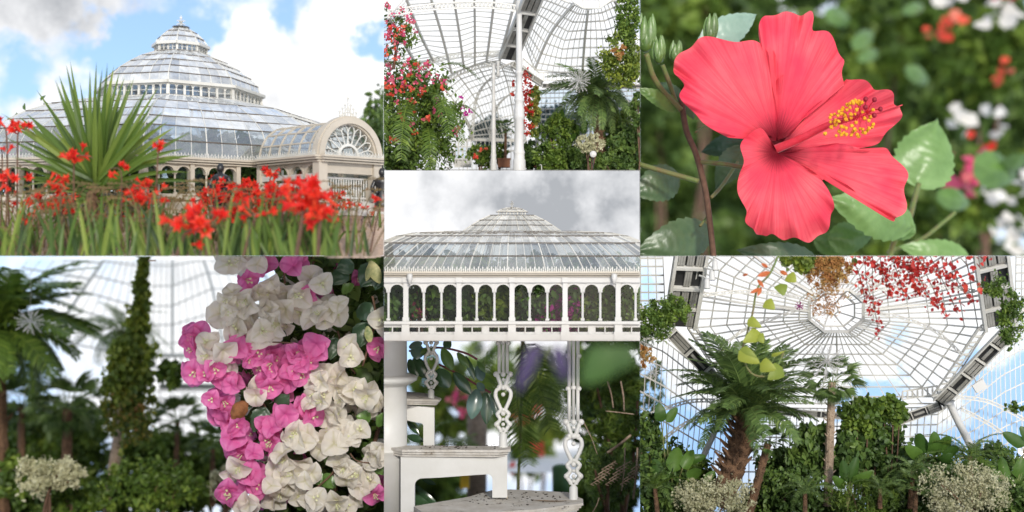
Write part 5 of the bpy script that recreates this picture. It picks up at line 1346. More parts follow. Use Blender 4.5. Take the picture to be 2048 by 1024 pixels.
# hanging plants at the top
b7ush(760, 60, 90, 60, 11.3, 'rustleaf', .022, 'rusty blossom mass hanging from the top centre', 90, 40, name='hanging_plant', cat='hanging plant', stems=0, yb=-20, spread=.2)
b7ush(745, 160, 70, 90, 11.3, 'rustleaf', .018, 'loose rusty blossom strands below the hanging mass', 40, 26, name='hanging_plant', cat='hanging plant', stems=0, yb=60, spread=.3)
b7ush(630, 15, 70, 45, 11.25, 'limeleaf', .05, 'lime green leaves hanging at the top left of the rusty mass', 24, 14, 'wide', name='hanging_plant', cat='hanging plant', stems=0, yb=-60)
b7ush(740, 10, 120, 28, 11.35, 'midleaf', .05, 'green leaves along the top edge above the rusty mass', 40, 16, 'wide', name='hanging_plant', cat='hanging plant', stems=0, yb=-40)
rv = thing('red_vine', 'bright red vine hanging from the top right of the dome', 'vine', Q(1000, -20, 11.3))
for x0, y0, x1, y1, n in [(840, -20, 900, 180, 40), (900, -20, 940, 210, 50), (930, -20, 955, 310, 44), (960, -20, 1010, 150, 70), (1000, -20, 1060, 180, 70), (1040, -20, 1110, 150, 70), (1080, -20, 1180, 200, 60), (1100, -20, 1220, 240, 50), (1150, -20, 1270, 230, 36), (1200, -20, 1290, 140, 26), (1240, -20, 1330, 190, 24), (1300, -20, 1370, 130, 18), (870, -20, 990, 60, 70), (950, -20, 1100, 50, 90), (1050, -20, 1200, 60, 60), (1330, -20, 1380, 20, 8)]:
    cv = bez([Q(x0, y0, 11.3), Q((x0 + x1) / 2 + random.uniform(-20, 20), (y0 + y1) / 2 + 10, 11.25), Q(x1, y1, 11.2)], 8)
    mb = MB(); mb.tube(cv, U(1.6), 4); st = bld(mb, 'strand', MT['twig'], rv)
    pts = [cv[min(16, int(random.random() ** .7 * 17))] + Vector((random.gauss(0, U(14)), random.gauss(0, U(14)), random.gauss(0, U(14)))) for _ in range(n)]
    scatter('leaf_spray', MT['redleaf'], pts, U(20 if x0 > 1180 else 15), 'wide', st, droop=.8, kind='stuff')
pv = thing('pothos_vine', 'yellow-green heart-leaved vine dangling at the left of the dome', 'vine', Q(560, -20, 11.2))
cv = bez([Q(560, -20, 11.2), Q(520, 70, 11.2), Q(470, 130, 11.2), Q(450, 230, 11.2), Q(425, 320, 11.2), Q(410, 380, 11.2), Q(430, 450, 11.2), Q(470, 480, 11.2), Q(530, 470, 11.2), Q(575, 385, 11.2)], 6)
mb = MB(); mb.tube(cv, U(4), 6); bld(mb, 'stem', MT['stem'], pv, True)
hp = lambda s: min(1, s * 6) ** .7 * (1 - s ** 1.7) ** .8
for i, (bx_, by, tx, ty, w) in enumerate([(430, 255, 487, 285, 44), (480, 305, 410, 345, 60), (470, 310, 495, 350, 42), (395, 380, 480, 430, 66), (400, 372, 470, 408, 40), (480, 430, 545, 455, 60), (570, 445, 510, 495, 68), (500, 180, 540, 215, 50), (560, 110, 575, 160, 54), (590, 75, 625, 105, 52), (525, 400, 580, 380, 16)]):
    mb = MB(); blade(mb, Q(bx_, by, 11.15), Q(tx, ty, 11.1), U(w), .1, None, 10, min(1, random.uniform(.6, 1)), .2, hp); bld(mb, 'leaf', MT['limeleaf'], pv, True)
orange = mat('orange_leaf', (.62, .17, .05), .6, (.5, .12, .04), 9, trans=.3)
for i, (bx_, by, tx, ty, w) in enumerate([(480, 130, 440, 148, 14), (470, 95, 495, 125, 14), (485, 125, 470, 160, 14), (520, 65, 470, 80, 20), (510, 45, 485, 30, 14), (410, 78, 432, 72, 10), (560, 60, 590, 75, 16)]):
    mb = MB(); blade(mb, Q(bx_, by, 11.1), Q(tx, ty, 11.05), U(w), .1, None, 6, .5, .2); bld(mb, 'dry_leaf', orange, pv, True)
ob = thing('pink_ornament', 'small pink twig ball hanging under the dome at upper left', 'decoration', Q(637, 200, 11.9)); c = Q(637, 200, 11.9)
for i in range(16):
    th = math.acos(1 - 2 * (i + .5) / 16); f_ = i * 2.4; mb = MB(); d_ = Vector((math.sin(th) * math.cos(f_), math.sin(th) * math.sin(f_), math.cos(th))); mb.tube([c, c + d_ * U(15)], U(1.3), 3); mb.ball(c + d_ * U(16), U(2.6), 5, 3); bld(mb, 'spike', MT['magenta'], ob)
for i, (x, y, rx, ry, m, lab) in enumerate([(480, 1000, 120, 60, 'midleaf', 'low leafy ground plants between cream bush and short palm'), (1030, 990, 110, 60, 'midleaf', 'low leafy ground plants left of the large cream bush'), (760, 1000, 110, 50, 'dkleaf', 'low dark ground plants round the slender trunk'), (180, 990, 120, 60, 'dkleaf', 'low dark ground plants left of the cream bush'), (1440, 1000, 120, 50, 'midleaf', 'low green ground plants by the right edge')]):
    b7ush(x, y, rx, ry, 12.2, m, .045, lab, 90, 30, spread=.3, name='ground_plants', cat='plants')
b7ush(560, 900, 50, 60, 12.8, 'dkleaf', .05, 'dark shrub below the far spiral stair', 30, 26)
spiral(545, 770, 990, 12.7, 30, 16, 'white spiral staircase seen between the trunks under the dome')
mb = MB(); mb.quad(P(-200, 1036, 9), P(2250, 1036, 9), P(2250, 1034, 22), P(-200, 1034, 22)); o = tag(bld(mb, 'garden_ground', MT['soil']), 'dark garden soil falling away below the plants', kind='structure'); MADE.pop()
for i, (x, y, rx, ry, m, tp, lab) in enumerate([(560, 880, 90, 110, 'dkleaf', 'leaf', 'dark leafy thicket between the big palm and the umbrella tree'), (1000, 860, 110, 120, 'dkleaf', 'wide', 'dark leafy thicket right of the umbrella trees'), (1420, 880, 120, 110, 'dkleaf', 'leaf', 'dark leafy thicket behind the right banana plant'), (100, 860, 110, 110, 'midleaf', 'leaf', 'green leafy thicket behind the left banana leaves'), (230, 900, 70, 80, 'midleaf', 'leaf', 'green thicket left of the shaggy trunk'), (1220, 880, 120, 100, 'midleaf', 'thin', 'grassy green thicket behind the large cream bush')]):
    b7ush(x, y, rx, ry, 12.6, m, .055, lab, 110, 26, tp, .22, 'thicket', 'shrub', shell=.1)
palm('feather_palm', 'low feather palm spreading before the umbrella trees', Q(660, 1030, 11.6), Q(660, 950, 11.6), 13, U(140), U(8), el=(.1, 1.3), nleaf=30, leaf=.24, m='midleaf')
palm('fan_palm', 'low fan palm in front of the right thicket', Q(1100, 1030, 11.7), Q(1105, 940, 11.7), 12, U(110), U(8), kind='fan', el=(-.1, 1.3), m='midleaf')
palm('feather_palm', 'low feather palm at the lower left between banana leaves', Q(70, 1030, 11.7), Q(60, 930, 11.7), 12, U(150), U(8), el=(0, 1.3), nleaf=30, leaf=.24)
banana('broadleaf_plant', 'broad-leaved plant rising between the pale trunk and the dark trees', Q(830, 1020, 11.8), [(Q(840, 900, 11.8), Q(870, 800, 11.8), U(46)), (Q(830, 905, 11.8), Q(810, 815, 11.8), U(44)), (Q(850, 910, 11.8), Q(930, 860, 11.7), U(44)), (Q(820, 930, 11.8), Q(770, 880, 11.7), U(40))])
# ================================================================== bay 5: the hibiscus
CUR = 5
def petal_mat():
    m = bpy.data.materials.new('hibiscus_petal'); m.use_nodes = True; t = m.node_tree; b = t.nodes['Principled BSDF']; o = t.nodes['Material Output']
    def nn(k, **kw):
        x = t.nodes.new(k)
        for q, v in kw.items(): setattr(x, q, v)
        return x
    ar = nn('ShaderNodeAttribute', attribute_name='tint'); aa = nn('ShaderNodeAttribute', attribute_name='ang'); ln = t.links.new
    cb = nn('ShaderNodeCombineXYZ'); ln(aa.outputs['Fac'], cb.inputs[0]); sc_ = nn('ShaderNodeMath', operation='MULTIPLY'); ln(ar.outputs['Fac'], sc_.inputs[0]); sc_.inputs[1].default_value = .035; ln(sc_.outputs[0], cb.inputs[1])
    n = nn('ShaderNodeTexNoise'); n.inputs['Scale'].default_value = 34; n.inputs['Detail'].default_value = 4; n.inputs['Roughness'].default_value = .65; ln(cb.outputs[0], n.inputs['Vector'])
    v = nn('ShaderNodeMapRange', interpolation_type='SMOOTHSTEP'); ln(n.outputs[0], v.inputs[0]); v.inputs[1].default_value = .47; v.inputs[2].default_value = .60
    g = nn('ShaderNodeTexCoord'); n2_ = nn('ShaderNodeTexNoise'); n2_.inputs['Scale'].default_value = 2.2; n2_.inputs['Detail'].default_value = 5; ln(g.outputs['Object'], n2_.inputs['Vector'])
    r = nn('ShaderNodeValToRGB'); ln(n2_.outputs[0], r.inputs[0]); r.color_ramp.elements[0].position = .35; r.color_ramp.elements[1].position = .7
    r.color_ramp.elements[0].color = (.80, .050, .095, 1); r.color_ramp.elements[1].color = (.84, .12, .14, 1)
    mv = nn('ShaderNodeMixRGB'); mv.inputs[2].default_value = (.70, .026, .06, 1); ln(r.outputs[0], mv.inputs[1])
    vm = nn('ShaderNodeMath', operation='MULTIPLY'); ln(v.outputs[0], vm.inputs[0]); vm.inputs[1].default_value = .42; ln(vm.outputs[0], mv.inputs[0])
    # dark eye, with pale rays round it
    e1 = nn('ShaderNodeMapRange', interpolation_type='SMOOTHSTEP'); es = nn('ShaderNodeMath', operation='MULTIPLY_ADD'); ln(n.outputs[0], es.inputs[0]); es.inputs[1].default_value = .34; es2 = nn('ShaderNodeMath', operation='SUBTRACT'); ln(ar.outputs['Fac'], es2.inputs[0]); es2.inputs[1].default_value = .17; ln(es2.outputs[0], es.inputs[2]); ln(es.outputs[0], e1.inputs[0]); e1.inputs[1].default_value = .04; e1.inputs[2].default_value = .25; e1.inputs[3].default_value = 1; e1.inputs[4].default_value = 0
    mx = nn('ShaderNodeMixRGB'); mx.inputs[2].default_value = (.16, .002, .010, 1); ln(e1.outputs[0], mx.inputs[0]); ln(mv.outputs[0], mx.inputs[1])
    rim = nn('ShaderNodeMapRange', interpolation_type='SMOOTHSTEP'); ln(ar.outputs['Fac'], rim.inputs[0]); rim.inputs[1].default_value = .93; rim.inputs[2].default_value = 1.0
    rr_ = nn('ShaderNodeMath', operation='MULTIPLY'); ln(rim.outputs[0], rr_.inputs[0]); rr_.inputs[1].default_value = .35
    m3 = nn('ShaderNodeMixRGB'); m3.inputs[2].default_value = (.85, .22, .20, 1); ln(rr_.outputs[0], m3.inputs[0]); ln(mx.outputs[0], m3.inputs[1])
    ln(m3.outputs[0], b.inputs['Base Color']); b.inputs['Roughness'].default_value = .5; b.inputs['Specular IOR Level'].default_value = .25
    bp = nn('ShaderNodeBump'); bp.inputs['Strength'].default_value = .35; bp.inputs['Distance'].default_value = .015; ln(n.outputs[0], bp.inputs['Height']); ln(bp.outputs[0], b.inputs['Normal'])
    tr = nn('ShaderNodeBsdfTranslucent'); ln(m3.outputs[0], tr.inputs[0]); ms = nn('ShaderNodeMixShader'); ms.inputs[0].default_value = .28; ln(b.outputs[0], ms.inputs[1]); ln(tr.outputs[0], ms.inputs[2]); ln(ms.outputs[0], o.inputs[0])
    return m
PET = petal_mat()
hb = thing('hibiscus', 'large coral red hibiscus flower with yellow stamens on its leafy stem', 'flower', Q(290, 1020, 12.7))
def petal(base, outline, d0, lift, cup, ruf, ph_, tilt=(0, 0), K=30):
    """outline: rim of the petal in detail pixels, from one side of its foot round to the other"""
    pts = bez([Vector((x, y, 0)) for x, y in outline], 9); n = len(pts); B_ = Vector((base[0], base[1], 0))
    Rm = max((p - B_).length for p in pts)
    vs = []; ti = []; an = []
    for j, p in enumerate(pts):
        q = j / (n - 1); dr = (p - B_).length / Rm
        sw = p - B_; a_ = math.atan2(sw.y, sw.x)
        for k in range(K + 1):
            r = k / K; rr = r ** .9
            wob = 1 + .026 * math.sin(q * 57 + ph_) * max(0, rr - .6) * 2.5 * (1 if 0.04 < q < .96 else 0)
            x = B_ + (p - B_) * rr * wob; R = rr * dr
            dep = d0 - lift * R - cup * math.sin(math.pi * min(1, R * 1.05)) 
            dep += ruf * (R ** 2.2) * (.8 * math.sin(a_ * 5 + ph_) + .5 * math.sin(a_ * 11 + ph_ * 2) + .14 * math.sin(a_ * 23 + 1.3 * ph_))
            dep += .10 * max(0, R - .8) / .2 * .5 + .005 * math.sin(a_ * 34) * R
            dep += .030 * max(0, rr - .72) / .28 * (math.sin(q * 61 + ph_) + .6 * math.sin(q * 97 + 2 * ph_))
            dep += (tilt[0] * (x.x - B_.x) + tilt[1] * (x.y - B_.y)) / 1000
            vs.append(Q(x.x, x.y, dep)); ti.append(R if r > 0 else 0); an.append(a_)
    fs = [(j * (K + 1) + k, j * (K + 1) + k + 1, (j + 1) * (K + 1) + k + 1, (j + 1) * (K + 1) + k) for j in range(n - 1) for k in range(K)]
    mb = MB(); mb.add(vs, fs, ti); o = bld(mb, 'petal', PET, hb, True)
    at = o.data.attributes.new('ang', 'FLOAT', 'POINT'); at.data.foreach_set('value', np.array(an, dtype=np.float32)); return o
petal((550, 560), [(600, 545), (650, 480), (700, 420), (785, 370), (822, 330), (806, 285), (812, 240), (795, 190), (752, 140), (697, 115), (694, 70), (672, 52), (640, 50), (604, 62), (560, 45), (505, 62), (476, 115), (482, 162), (530, 205), (552, 250), (574, 300), (540, 335), (532, 400), (535, 500)], 12.45, .18, .10, .06, .5, (.5, .0))
petal((555, 590), [(600, 620), (700, 612), (800, 600), (890, 592), (950, 570), (1008, 515), (1040, 462), (1053, 418), (1030, 428), (1024, 400), (985, 362), (940, 350), (880, 322), (832, 312), (812, 345), (745, 395), (690, 440), (640, 500), (590, 545)], 12.42, .02, -.16, .07, 2.1, (.1, .5))
petal((545, 565), [(540, 540), (550, 450), (524, 320), (512, 205), (472, 176), (385, 158), (275, 155), (200, 175), (168, 222), (124, 256), (146, 298), (166, 330), (168, 392), (212, 452), (268, 500), (338, 545), (380, 549), (442, 522), (525, 545)], 12.36, .12, .14, .05, 1.1, (.35, -.1))
petal((560, 610), [(560, 618), (640, 600), (720, 585), (800, 572), (872, 594), (922, 606), (962, 590), (1012, 616), (1050, 668), (1069, 732), (1064, 802), (1040, 862), (1024, 886), (968, 862), (900, 812), (838, 748), (762, 700), (724, 720), (700, 690), (640, 655), (575, 630)], 12.34, .16, .12, .06, 3.0, (-.2, -.2))
petal((548, 610), [(545, 600), (522, 560), (482, 514), (422, 545), (404, 582), (416, 642), (394, 700), (394, 762), (424, 842), (419, 886), (454, 908), (468, 946), (500, 942), (528, 930), (574, 970), (622, 945), (680, 968), (722, 948), (746, 915), (764, 872), (780, 832), (752, 762), (724, 716), (700, 690), (640, 655), (570, 625)], 12.30, .14, .16, .06, 4.2, (.05, -.25))
redm = mat('staminal_red', (.80, .06, .09), .45, (.66, .03, .05), 6); ylw = mat('pollen_yellow', (.85, .46, .015), .6, (.75, .30, .01), 30, bump=.6); stg = mat('stigma_red', (.26, .0, .012), .5, (.2, 0, .01), 10)
mb = MB(); cv = bez([Q(535, 600, 12.42), Q(640, 556, 12.2), Q(760, 497, 11.95), Q(860, 470, 11.8), Q(905, 452, 11.75)], 6)
mb.tube(cv, [U(19 - 11 * i / (len(cv) - 1)) for i in range(len(cv))], 14); sc5 = bld(mb, 'staminal_column', redm, hb, True)
mb = MB(); mb.ball(Q(546, 572, 12.66), U(62), 16, 10); bld(mb, 'throat', mat('throat_crimson', (.13, .002, .01), .6), hb, True)
crop = lambda x, y, d: P(1640 + x / 9.307, 180 + y / 9.307, d)
ant = [(205, 465), (185, 515), (195, 595), (205, 690), (270, 595), (290, 660), (345, 580), (355, 770), (300, 850), (270, 450), (330, 480), (350, 400), (420, 430), (430, 330), (410, 370), (505, 275), (500, 375), (555, 325), (560, 250), (620, 245), (600, 210), (660, 195), (725, 205), (780, 235), (735, 265), (690, 240), (570, 450), (575, 520), (480, 545), (650, 450), (680, 370), (790, 405), (400, 680), (440, 690), (490, 710), (590, 665), (400, 830), (440, 800), (490, 825), (580, 840), (600, 780), (660, 750), (640, 730), (690, 830), (720, 860), (745, 720), (800, 730), (800, 790), (840, 800), (880, 760), (915, 715), (970, 690), (990, 640), (910, 570), (930, 500), (830, 530), (985, 370), (90, 815), (670, 610), (290, 560), (460, 470), (390, 440), (310, 640)]
for i, (x, y) in enumerate(ant):
    d_ = random.uniform(11.55, 11.72); c = crop(x, y, d_); r = U(random.uniform(6.0, 8.0))
    mb = MB(); mb.ball(c, r, 8, 6); 
    for q in range(5): mb.ball(c + Vector((random.uniform(-1, 1), random.uniform(-1, 0), random.uniform(-1, 1))) * r * .7, r * .5, 6, 4)
    an_ = bld(mb, 'anther', ylw, hb, True)
    root = cv[12 + int(min(12, max(0, (x - 60) / 75)))]; mb = MB(); mb.tube(bez([root, root.lerp(c, .5) + Vector((0, -.02, .01)), c], 4), U(1.1), 4); bld(mb, 'filament', redm, an_)
for x, y in [(850, 170), (1015, 180), (845, 320), (1125, 355), (1010, 470)]:
    c = crop(x, y, 11.6); mb = MB(); mb.ball(c, U(10), 12, 8, sc=(.95, .8, 1.05)); s_ = bld(mb, 'stigma', stg, hb, True)
    mb = MB(); mb.tube(bez([cv[-1], cv[-1].lerp(c, .5) + Vector((0, 0, .01)), c], 4), U(3.2), 6); bld(mb, 'style', redm, s_, True)
def leafmat(name, c1, c2):
    return mat(name, c1, .34, c2, 3.0, spec=.6, bump=.25, bscale=12, trans=.25)
LM = dict(blue=leafmat('bluish_leaf', (.115, .185, .085), (.06, .115, .05)), green=leafmat('fresh_leaf', (.15, .27, .06), (.09, .18, .04)), light=leafmat('light_leaf', (.23, .38, .12), (.15, .27, .07)), pale=leafmat('pale_leaf', (.33, .47, .36), (.24, .36, .27)), dark=leafmat('deep_leaf', (.06, .12, .06), (.03, .07, .035)))
def serrleaf(parent, b, e_, w, d0, d1, m, fold=.2, teeth=9, bend=.1):
    """toothed leaf with raised veins"""
    B_, E_ = Q(b[0], b[1], d0), Q(e_[0], e_[1], d1); dv = E_ - B_; ln = dv.length; sd = dv.cross(Vector((0, 1, 0))).normalized(); up = sd.cross(dv).normalized()
    if up.y > 0: up = -up
    n = teeth * 4; cols = 6; vs = []; W_ = U(w, (d0 + d1) / 2) / 2; mb = MB()
    for i in range(n + 1):
        s = i / n; ww = W_ * (math.sin(math.pi * min(1, s ** .75)) ** .8) * (1 + .10 * ((i % 4) / 3 - .5)); c = B_ + dv * s + up * bend * ln * math.sin(math.pi * s)
        for k in range(-cols, cols + 1):
            f = k / cols; back = dv.normalized() * (-abs(f) * W_ * .15)
            vein = .010 * ln * math.cos((s * teeth - abs(f) * 1.6) * math.pi * 2) * (1 - abs(f)) * min(1, abs(f) * 5)
            vs.append(c + sd * ww * f + back + up * (-fold * ww * abs(f) ** 1.3 + vein + .03 * W_ * math.sin(s * 9 + k)))
    K = 2 * cols + 1
    mb.add(vs, [(i * K + k, i * K + k + 1, (i + 1) * K + k + 1, (i + 1) * K + k) for i in range(n) for k in range(K - 1)]); return bld(mb, 'leaf', LM[m], parent, True)
for b, e_, w, d0, d1, m in [((240, 190), (470, 55), 130, 13.6, 13.9, 'pale'), ((150, 705), (-40, 780), 150, 13.4, 13.2, 'blue'), ((405, 590), (300, 760), 110, 13.4, 13.6, 'blue'), ((420, 560), (240, 610), 90, 13.8, 14, 'dark'), ((160, 435), (-20, 350), 70, 12.9, 12.7, 'green'), ((280, 930), (-30, 1010), 170, 13.2, 12.9, 'blue'), ((170, 395), (60, 330), 60, 13, 13.2, 'blue'), ((190, 400), (215, 480), 50, 13, 13.1, 'blue'), ((700, 1040), (380, 1000), 110, 13.5, 13.4, 'blue')]:
    serrleaf(hb, b, e_, w, d0, d1, m)
hb2 = thing('hibiscus_shoot', 'toothed light green hibiscus leaves on a soft shoot right of the flower', 'plant', Q(1010, 1020, 15.6))
for b, e_, w, d0, d1, m in [((1115, 735), (1190, 470), 250, 15.6, 15.9, 'light'), ((1085, 905), (740, 790), 190, 14.4, 14.0, 'light'), ((1095, 930), (940, 860), 110, 14.5, 14.5, 'green'), ((760, 960), (940, 940), 130, 14.8, 14.9, 'green'), ((1310, 1030), (1030, 985), 110, 16, 15.8, 'light'), ((700, 960), (860, 1010), 90, 15, 15, 'green')]:
    serrleaf(hb2, b, e_, w, d0, d1, m, .3)
for pts, r in (([(1115, 735, 15.6), (1095, 810, 15.5), (1075, 880, 15.3), (1020, 960, 15.5), (1000, 1030, 15.6)], 11), ([(990, 1010, 15.9), (1120, 960, 16), (1200, 900, 16.2), (1260, 850, 16.3)], 9)):
    mb = MB(); mb.tube(bez([Q(*p_) for p_ in pts], 5), U(r, 15), 8); bld(mb, 'stem', MT['stem'], hb2, True)
for pts, r, m in (([(165, 395, 12.9), (185, 520, 12.9), (225, 620, 12.8), (265, 780, 12.8), (295, 1035, 12.7)], 13, 'twig'), ([(235, 648, 12.8), (330, 655, 12.7), (430, 668, 12.6), (560, 640, 12.5)], 10, 'stem'), ([(-20, 652, 13), (110, 690, 12.9), (235, 725, 12.8)], 11, 'stem'), ([(25, 215, 12.6), (55, 310, 12.7), (110, 385, 12.8), (165, 440, 12.85)], 12, 'stem'), ([(90, 260, 12.8), (120, 340, 12.85), (150, 430, 12.9)], 10, 'stem'), ([(285, 790, 12.8), (330, 740, 13), (390, 650, 13.3)], 8, 'stem'), ([(220, 530, 12.85), (265, 500, 13)], 5, 'stem'), ([(240, 905, 12.8), (275, 860, 12.9)], 6, 'stem')):
    mb = MB(); mb.tube(bez([Q(*p_) for p_ in pts], 6), U(r), 8); bld(mb, 'stem', MT[m], hb, True)
budm = leafmat('bud_green', (.16, .28, .06), (.07, .14, .03))
for (x, y, rx, ry, tx) in ((22, 150, 34, 62, 45), (280, 125, 26, 46, 300), (75, 210, 24, 48, 70), (140, 215, 22, 34, 170)):
    mb = MB(); c = Q(x, y, 12.7)
    mb.lathe(c - Vector((0, 0, U(ry))), [(U(rx * .3), 0), (U(rx * .8), U(ry * .25)), (U(rx), U(ry * .7)), (U(rx * .85), U(ry * 1.2)), (U(rx * .4), U(ry * 1.75)), (U(rx * .08), U(ry * 2.1))], 12)
    for k in range(6):
        a_ = k * 1.05; b_ = c + Vector((math.cos(a_) * U(rx) * .9, math.sin(a_) * U(rx) * .9, -U(ry) * .6)); e2 = c + Vector((math.cos(a_) * U(rx) * .7 + U(tx - x) * .3, math.sin(a_) * U(rx) * .7, U(ry) * random.uniform(1.1, 1.7))); blade(mb, b_, e2, U(rx * .9), .06, None, 6, .5, .2)
    bld(mb, 'bud', budm, hb, True)
# the garden behind, far out of focus
CUR = 55
for i, (x, y, rx, ry, d, m, sz, ncl, lab) in enumerate([
    (350, 480, 760, 760, 62, 'dkleaf', 1.5, 520, 'deep green hedge far behind the hibiscus, left and centre'),
    (1250, 440, 560, 760, 64, 'dkleaf', 1.5, 460, 'deep green hedge far behind the hibiscus, at the right'),
    (230, 90, 260, 130, 44, 'midleaf', .9, 40, 'sunlit bush behind the hibiscus at the upper left'),
    (950, 160, 260, 180, 46, 'midleaf', .8, 60, 'sunlit bush behind the top petal, to its right'),
    (1350, 250, 240, 220, 42, 'midleaf', .8, 70, 'mixed leafy bush at the upper right behind the hibiscus'),
    (1400, 760, 200, 150, 38, 'midleaf', .9, 40, 'leafy bush at the lower right behind the hibiscus'),
    (550, 1000, 520, 200, 56, 'dkleaf', 1.3, 220, 'deep shaded bush low behind the hibiscus stem'),
    (1380, 480, 260, 300, 52, 'dkleaf', 1.2, 240, 'dark bush at the right edge behind the blossoms'),
    (60, 300, 200, 340, 54, 'dkleaf', 1.2, 200, 'dark bush at the left edge behind the buds'),
    (1150, 880, 260, 120, 40, 'midleaf', .7, 40, 'low leafy bush below the right hibiscus leaves')]):
    t = bush('background_shrub', lab, 'shrub', Q(x, 1030, d), Q(x, y, d), (U(rx, d), U(60, d), U(ry, d)), m, sz, ncl, 16, .16, 'leaf', stems=2, shell=.05, srad=.1)
    if i == 4:
        blossoms(t, 'coral', [Q(x_, y_, 36) for x_, y_ in ((1180, 125), (1245, 110), (1450, 280))], .36, per=5)
        blossoms(t, 'whitefl', [Q(x_, y_, 36) for x_, y_ in ((1350, 40), (1440, 90), (1480, 70), (1240, 10), (1270, 490), (1450, 470))], .42, per=5)
        blossoms(t, 'red', [Q(x_, y_, 36) for x_, y_ in ((1450, 10), (1380, 600))], .35, per=5)
    if i == 5:
        blossoms(t, 'pink', [Q(x_, y_, 30) for x_, y_ in ((1310, 690), (1300, 740), (1330, 660))], .42, per=6)
        blossoms(t, 'whitefl', [Q(x_, y_, 32) for x_, y_ in ((1400, 800), (1500, 860), (1480, 930), (1500, 980), (1530, 740))], .34, per=6)
        for b, e_, w in (((1340, 660), (1510, 710), 150), ((1520, 620), (1440, 720), 110), ((1190, 780), (1320, 820), 90)): serrleaf(t, b, e_, w, 24, 25, 'green', .4, 7)
    if i == 3:
        for b, e_, w in (((740, 60), (840, 90), 80), ((850, 190), (930, 130), 70), ((1060, 280), (1150, 330), 70), ((870, 240), (950, 210), 50), ((1050, 50), (1130, 30), 50)): serrleaf(t, b, e_, w, 34, 36, 'green', .5, 5)
CUR = 5
# ================================================================== bay 6: bougainvillea before the palms
CUR = 6
def bract_mesh(seed, col):
    r = random.Random(seed); mb = MB()
    for k in range(3):
        a0 = k * 2.094 + r.uniform(-.25, .25); open_ = r.uniform(.45, 1.0); n = 9; c = 4
        ax = Vector((math.cos(a0), math.sin(a0), 0)); sd = Vector((-math.sin(a0), math.cos(a0), 0)); up = Vector((0, 0, 1)); vs = []; tt = []
        for i in range(n + 1):
            s = i / n; w = .56 * (math.sin(math.pi * min(1, (.10 + .90 * s) ** .70)) ** .62) if s < 1 else 0
            lift = math.sin(open_ * 1.1) ; p = ax * s * (1 - .25 * (1 - open_)) * .9 + up * (.62 * (1 - open_) * s + .16 * math.sin(math.pi * s) - .10 * s * s)
            for q in range(-c, c + 1):
                f = q / c
                vs.append(p + sd * w * f + up * (.20 * w * f * f * 1.6 + .016 * math.sin(7 * s + 5 * f + seed) + .008 * math.sin(17 * f + 5 * s) - .012 * math.cos((s * 6 - abs(f) * 2) * 6.28) * .6 - (.02 if q == 0 else 0)))
                tt.append(max(0, min(1, .55 + .25 * (s - .5) - (.35 if q == 0 and s < .85 else 0) - .10 * (math.cos((s * 5 - abs(f) * 1.8) * 6.28) > .8) + r.uniform(-.04, .04))))
        K = 2 * c + 1; mb.add(vs, [(i * K + q, i * K + q + 1, (i + 1) * K + q + 1, (i + 1) * K + q) for i in range(n) for q in range(K - 1)], tt)
    me = mb.mesh('flower', smooth=True)
    return me
WB = mat('white_bract', 0, .6, tint=[(.66, .62, .38), (.86, .81, .72), (.92, .88, .82)], trans=.5)
PB = mat('pink_bract', 0, .55, tint=[(.66, .09, .34), (.86, .22, .52), (.92, .42, .66)], trans=.5)
wm = [bract_mesh(s, 0) for s in range(5)]; pm = [bract_mesh(s + 20, 1) for s in range(5)]
tube_m = MB()
for k in range(3):
    a_ = k * 2.1; p0 = Vector((math.cos(a_) * .05, math.sin(a_) * .05, .02)); p1 = p0 * 3 + Vector((0, 0, .36)); tube_m.tube([p0, p1], [.022, .03], 5)
    for q in range(5):
        an = q * 1.257; d_ = Vector((math.cos(an), math.sin(an), .15)); tube_m.add([p1, p1 + d_ * .06 + Vector((-d_.y, d_.x, 0)) * .03, p1 + d_ * .085, p1 + d_ * .06 - Vector((-d_.y, d_.x, 0)) * .03], ((0, 1, 2, 3),))
tube_me = tube_m.mesh('floret'); tube_me.materials.append(mat('floret_cream', (.72, .72, .45), .6, (.6, .62, .3), 10))
bo = thing('bougainvillea', 'white and magenta pink bougainvillea in close-up, filling the right side', 'flowering shrub', Q(1350, 1040, 12.6))
W_E = [(960, 15, 120, 36), (1075, 130, 60, 50), (950, 175, 70, 55), (880, 230, 50, 40), (1010, 230, 80, 50), (1110, 240, 80, 60), (1180, 150, 60, 50), (1260, 90, 45, 55), (1250, 230, 75, 60), (1350, 220, 55, 60), (940, 290, 70, 55), (1050, 300, 70, 50), (860, 370, 50, 60), (1035, 535, 45, 45), (900, 420, 40, 30), (1300, 470, 80, 45), (1350, 530, 100, 70), (1260, 550, 60, 50), (1340, 640, 40, 30), (1470, 560, 70, 70), (1440, 700, 90, 60), (1190, 720, 45, 40), (1270, 740, 80, 60), (1130, 790, 40, 40), (1160, 850, 80, 60), (1220, 900, 50, 50), (950, 845, 42, 45), (1120, 950, 90, 60), (1390, 850, 70, 70), (1440, 930, 80, 65), (1270, 965, 55, 50), (1500, 790, 40, 60), (1530, 250, 30, 70), (1000, 1000, 50, 30), (1370, 990, 50, 40), (1400, 400, 30, 50)]
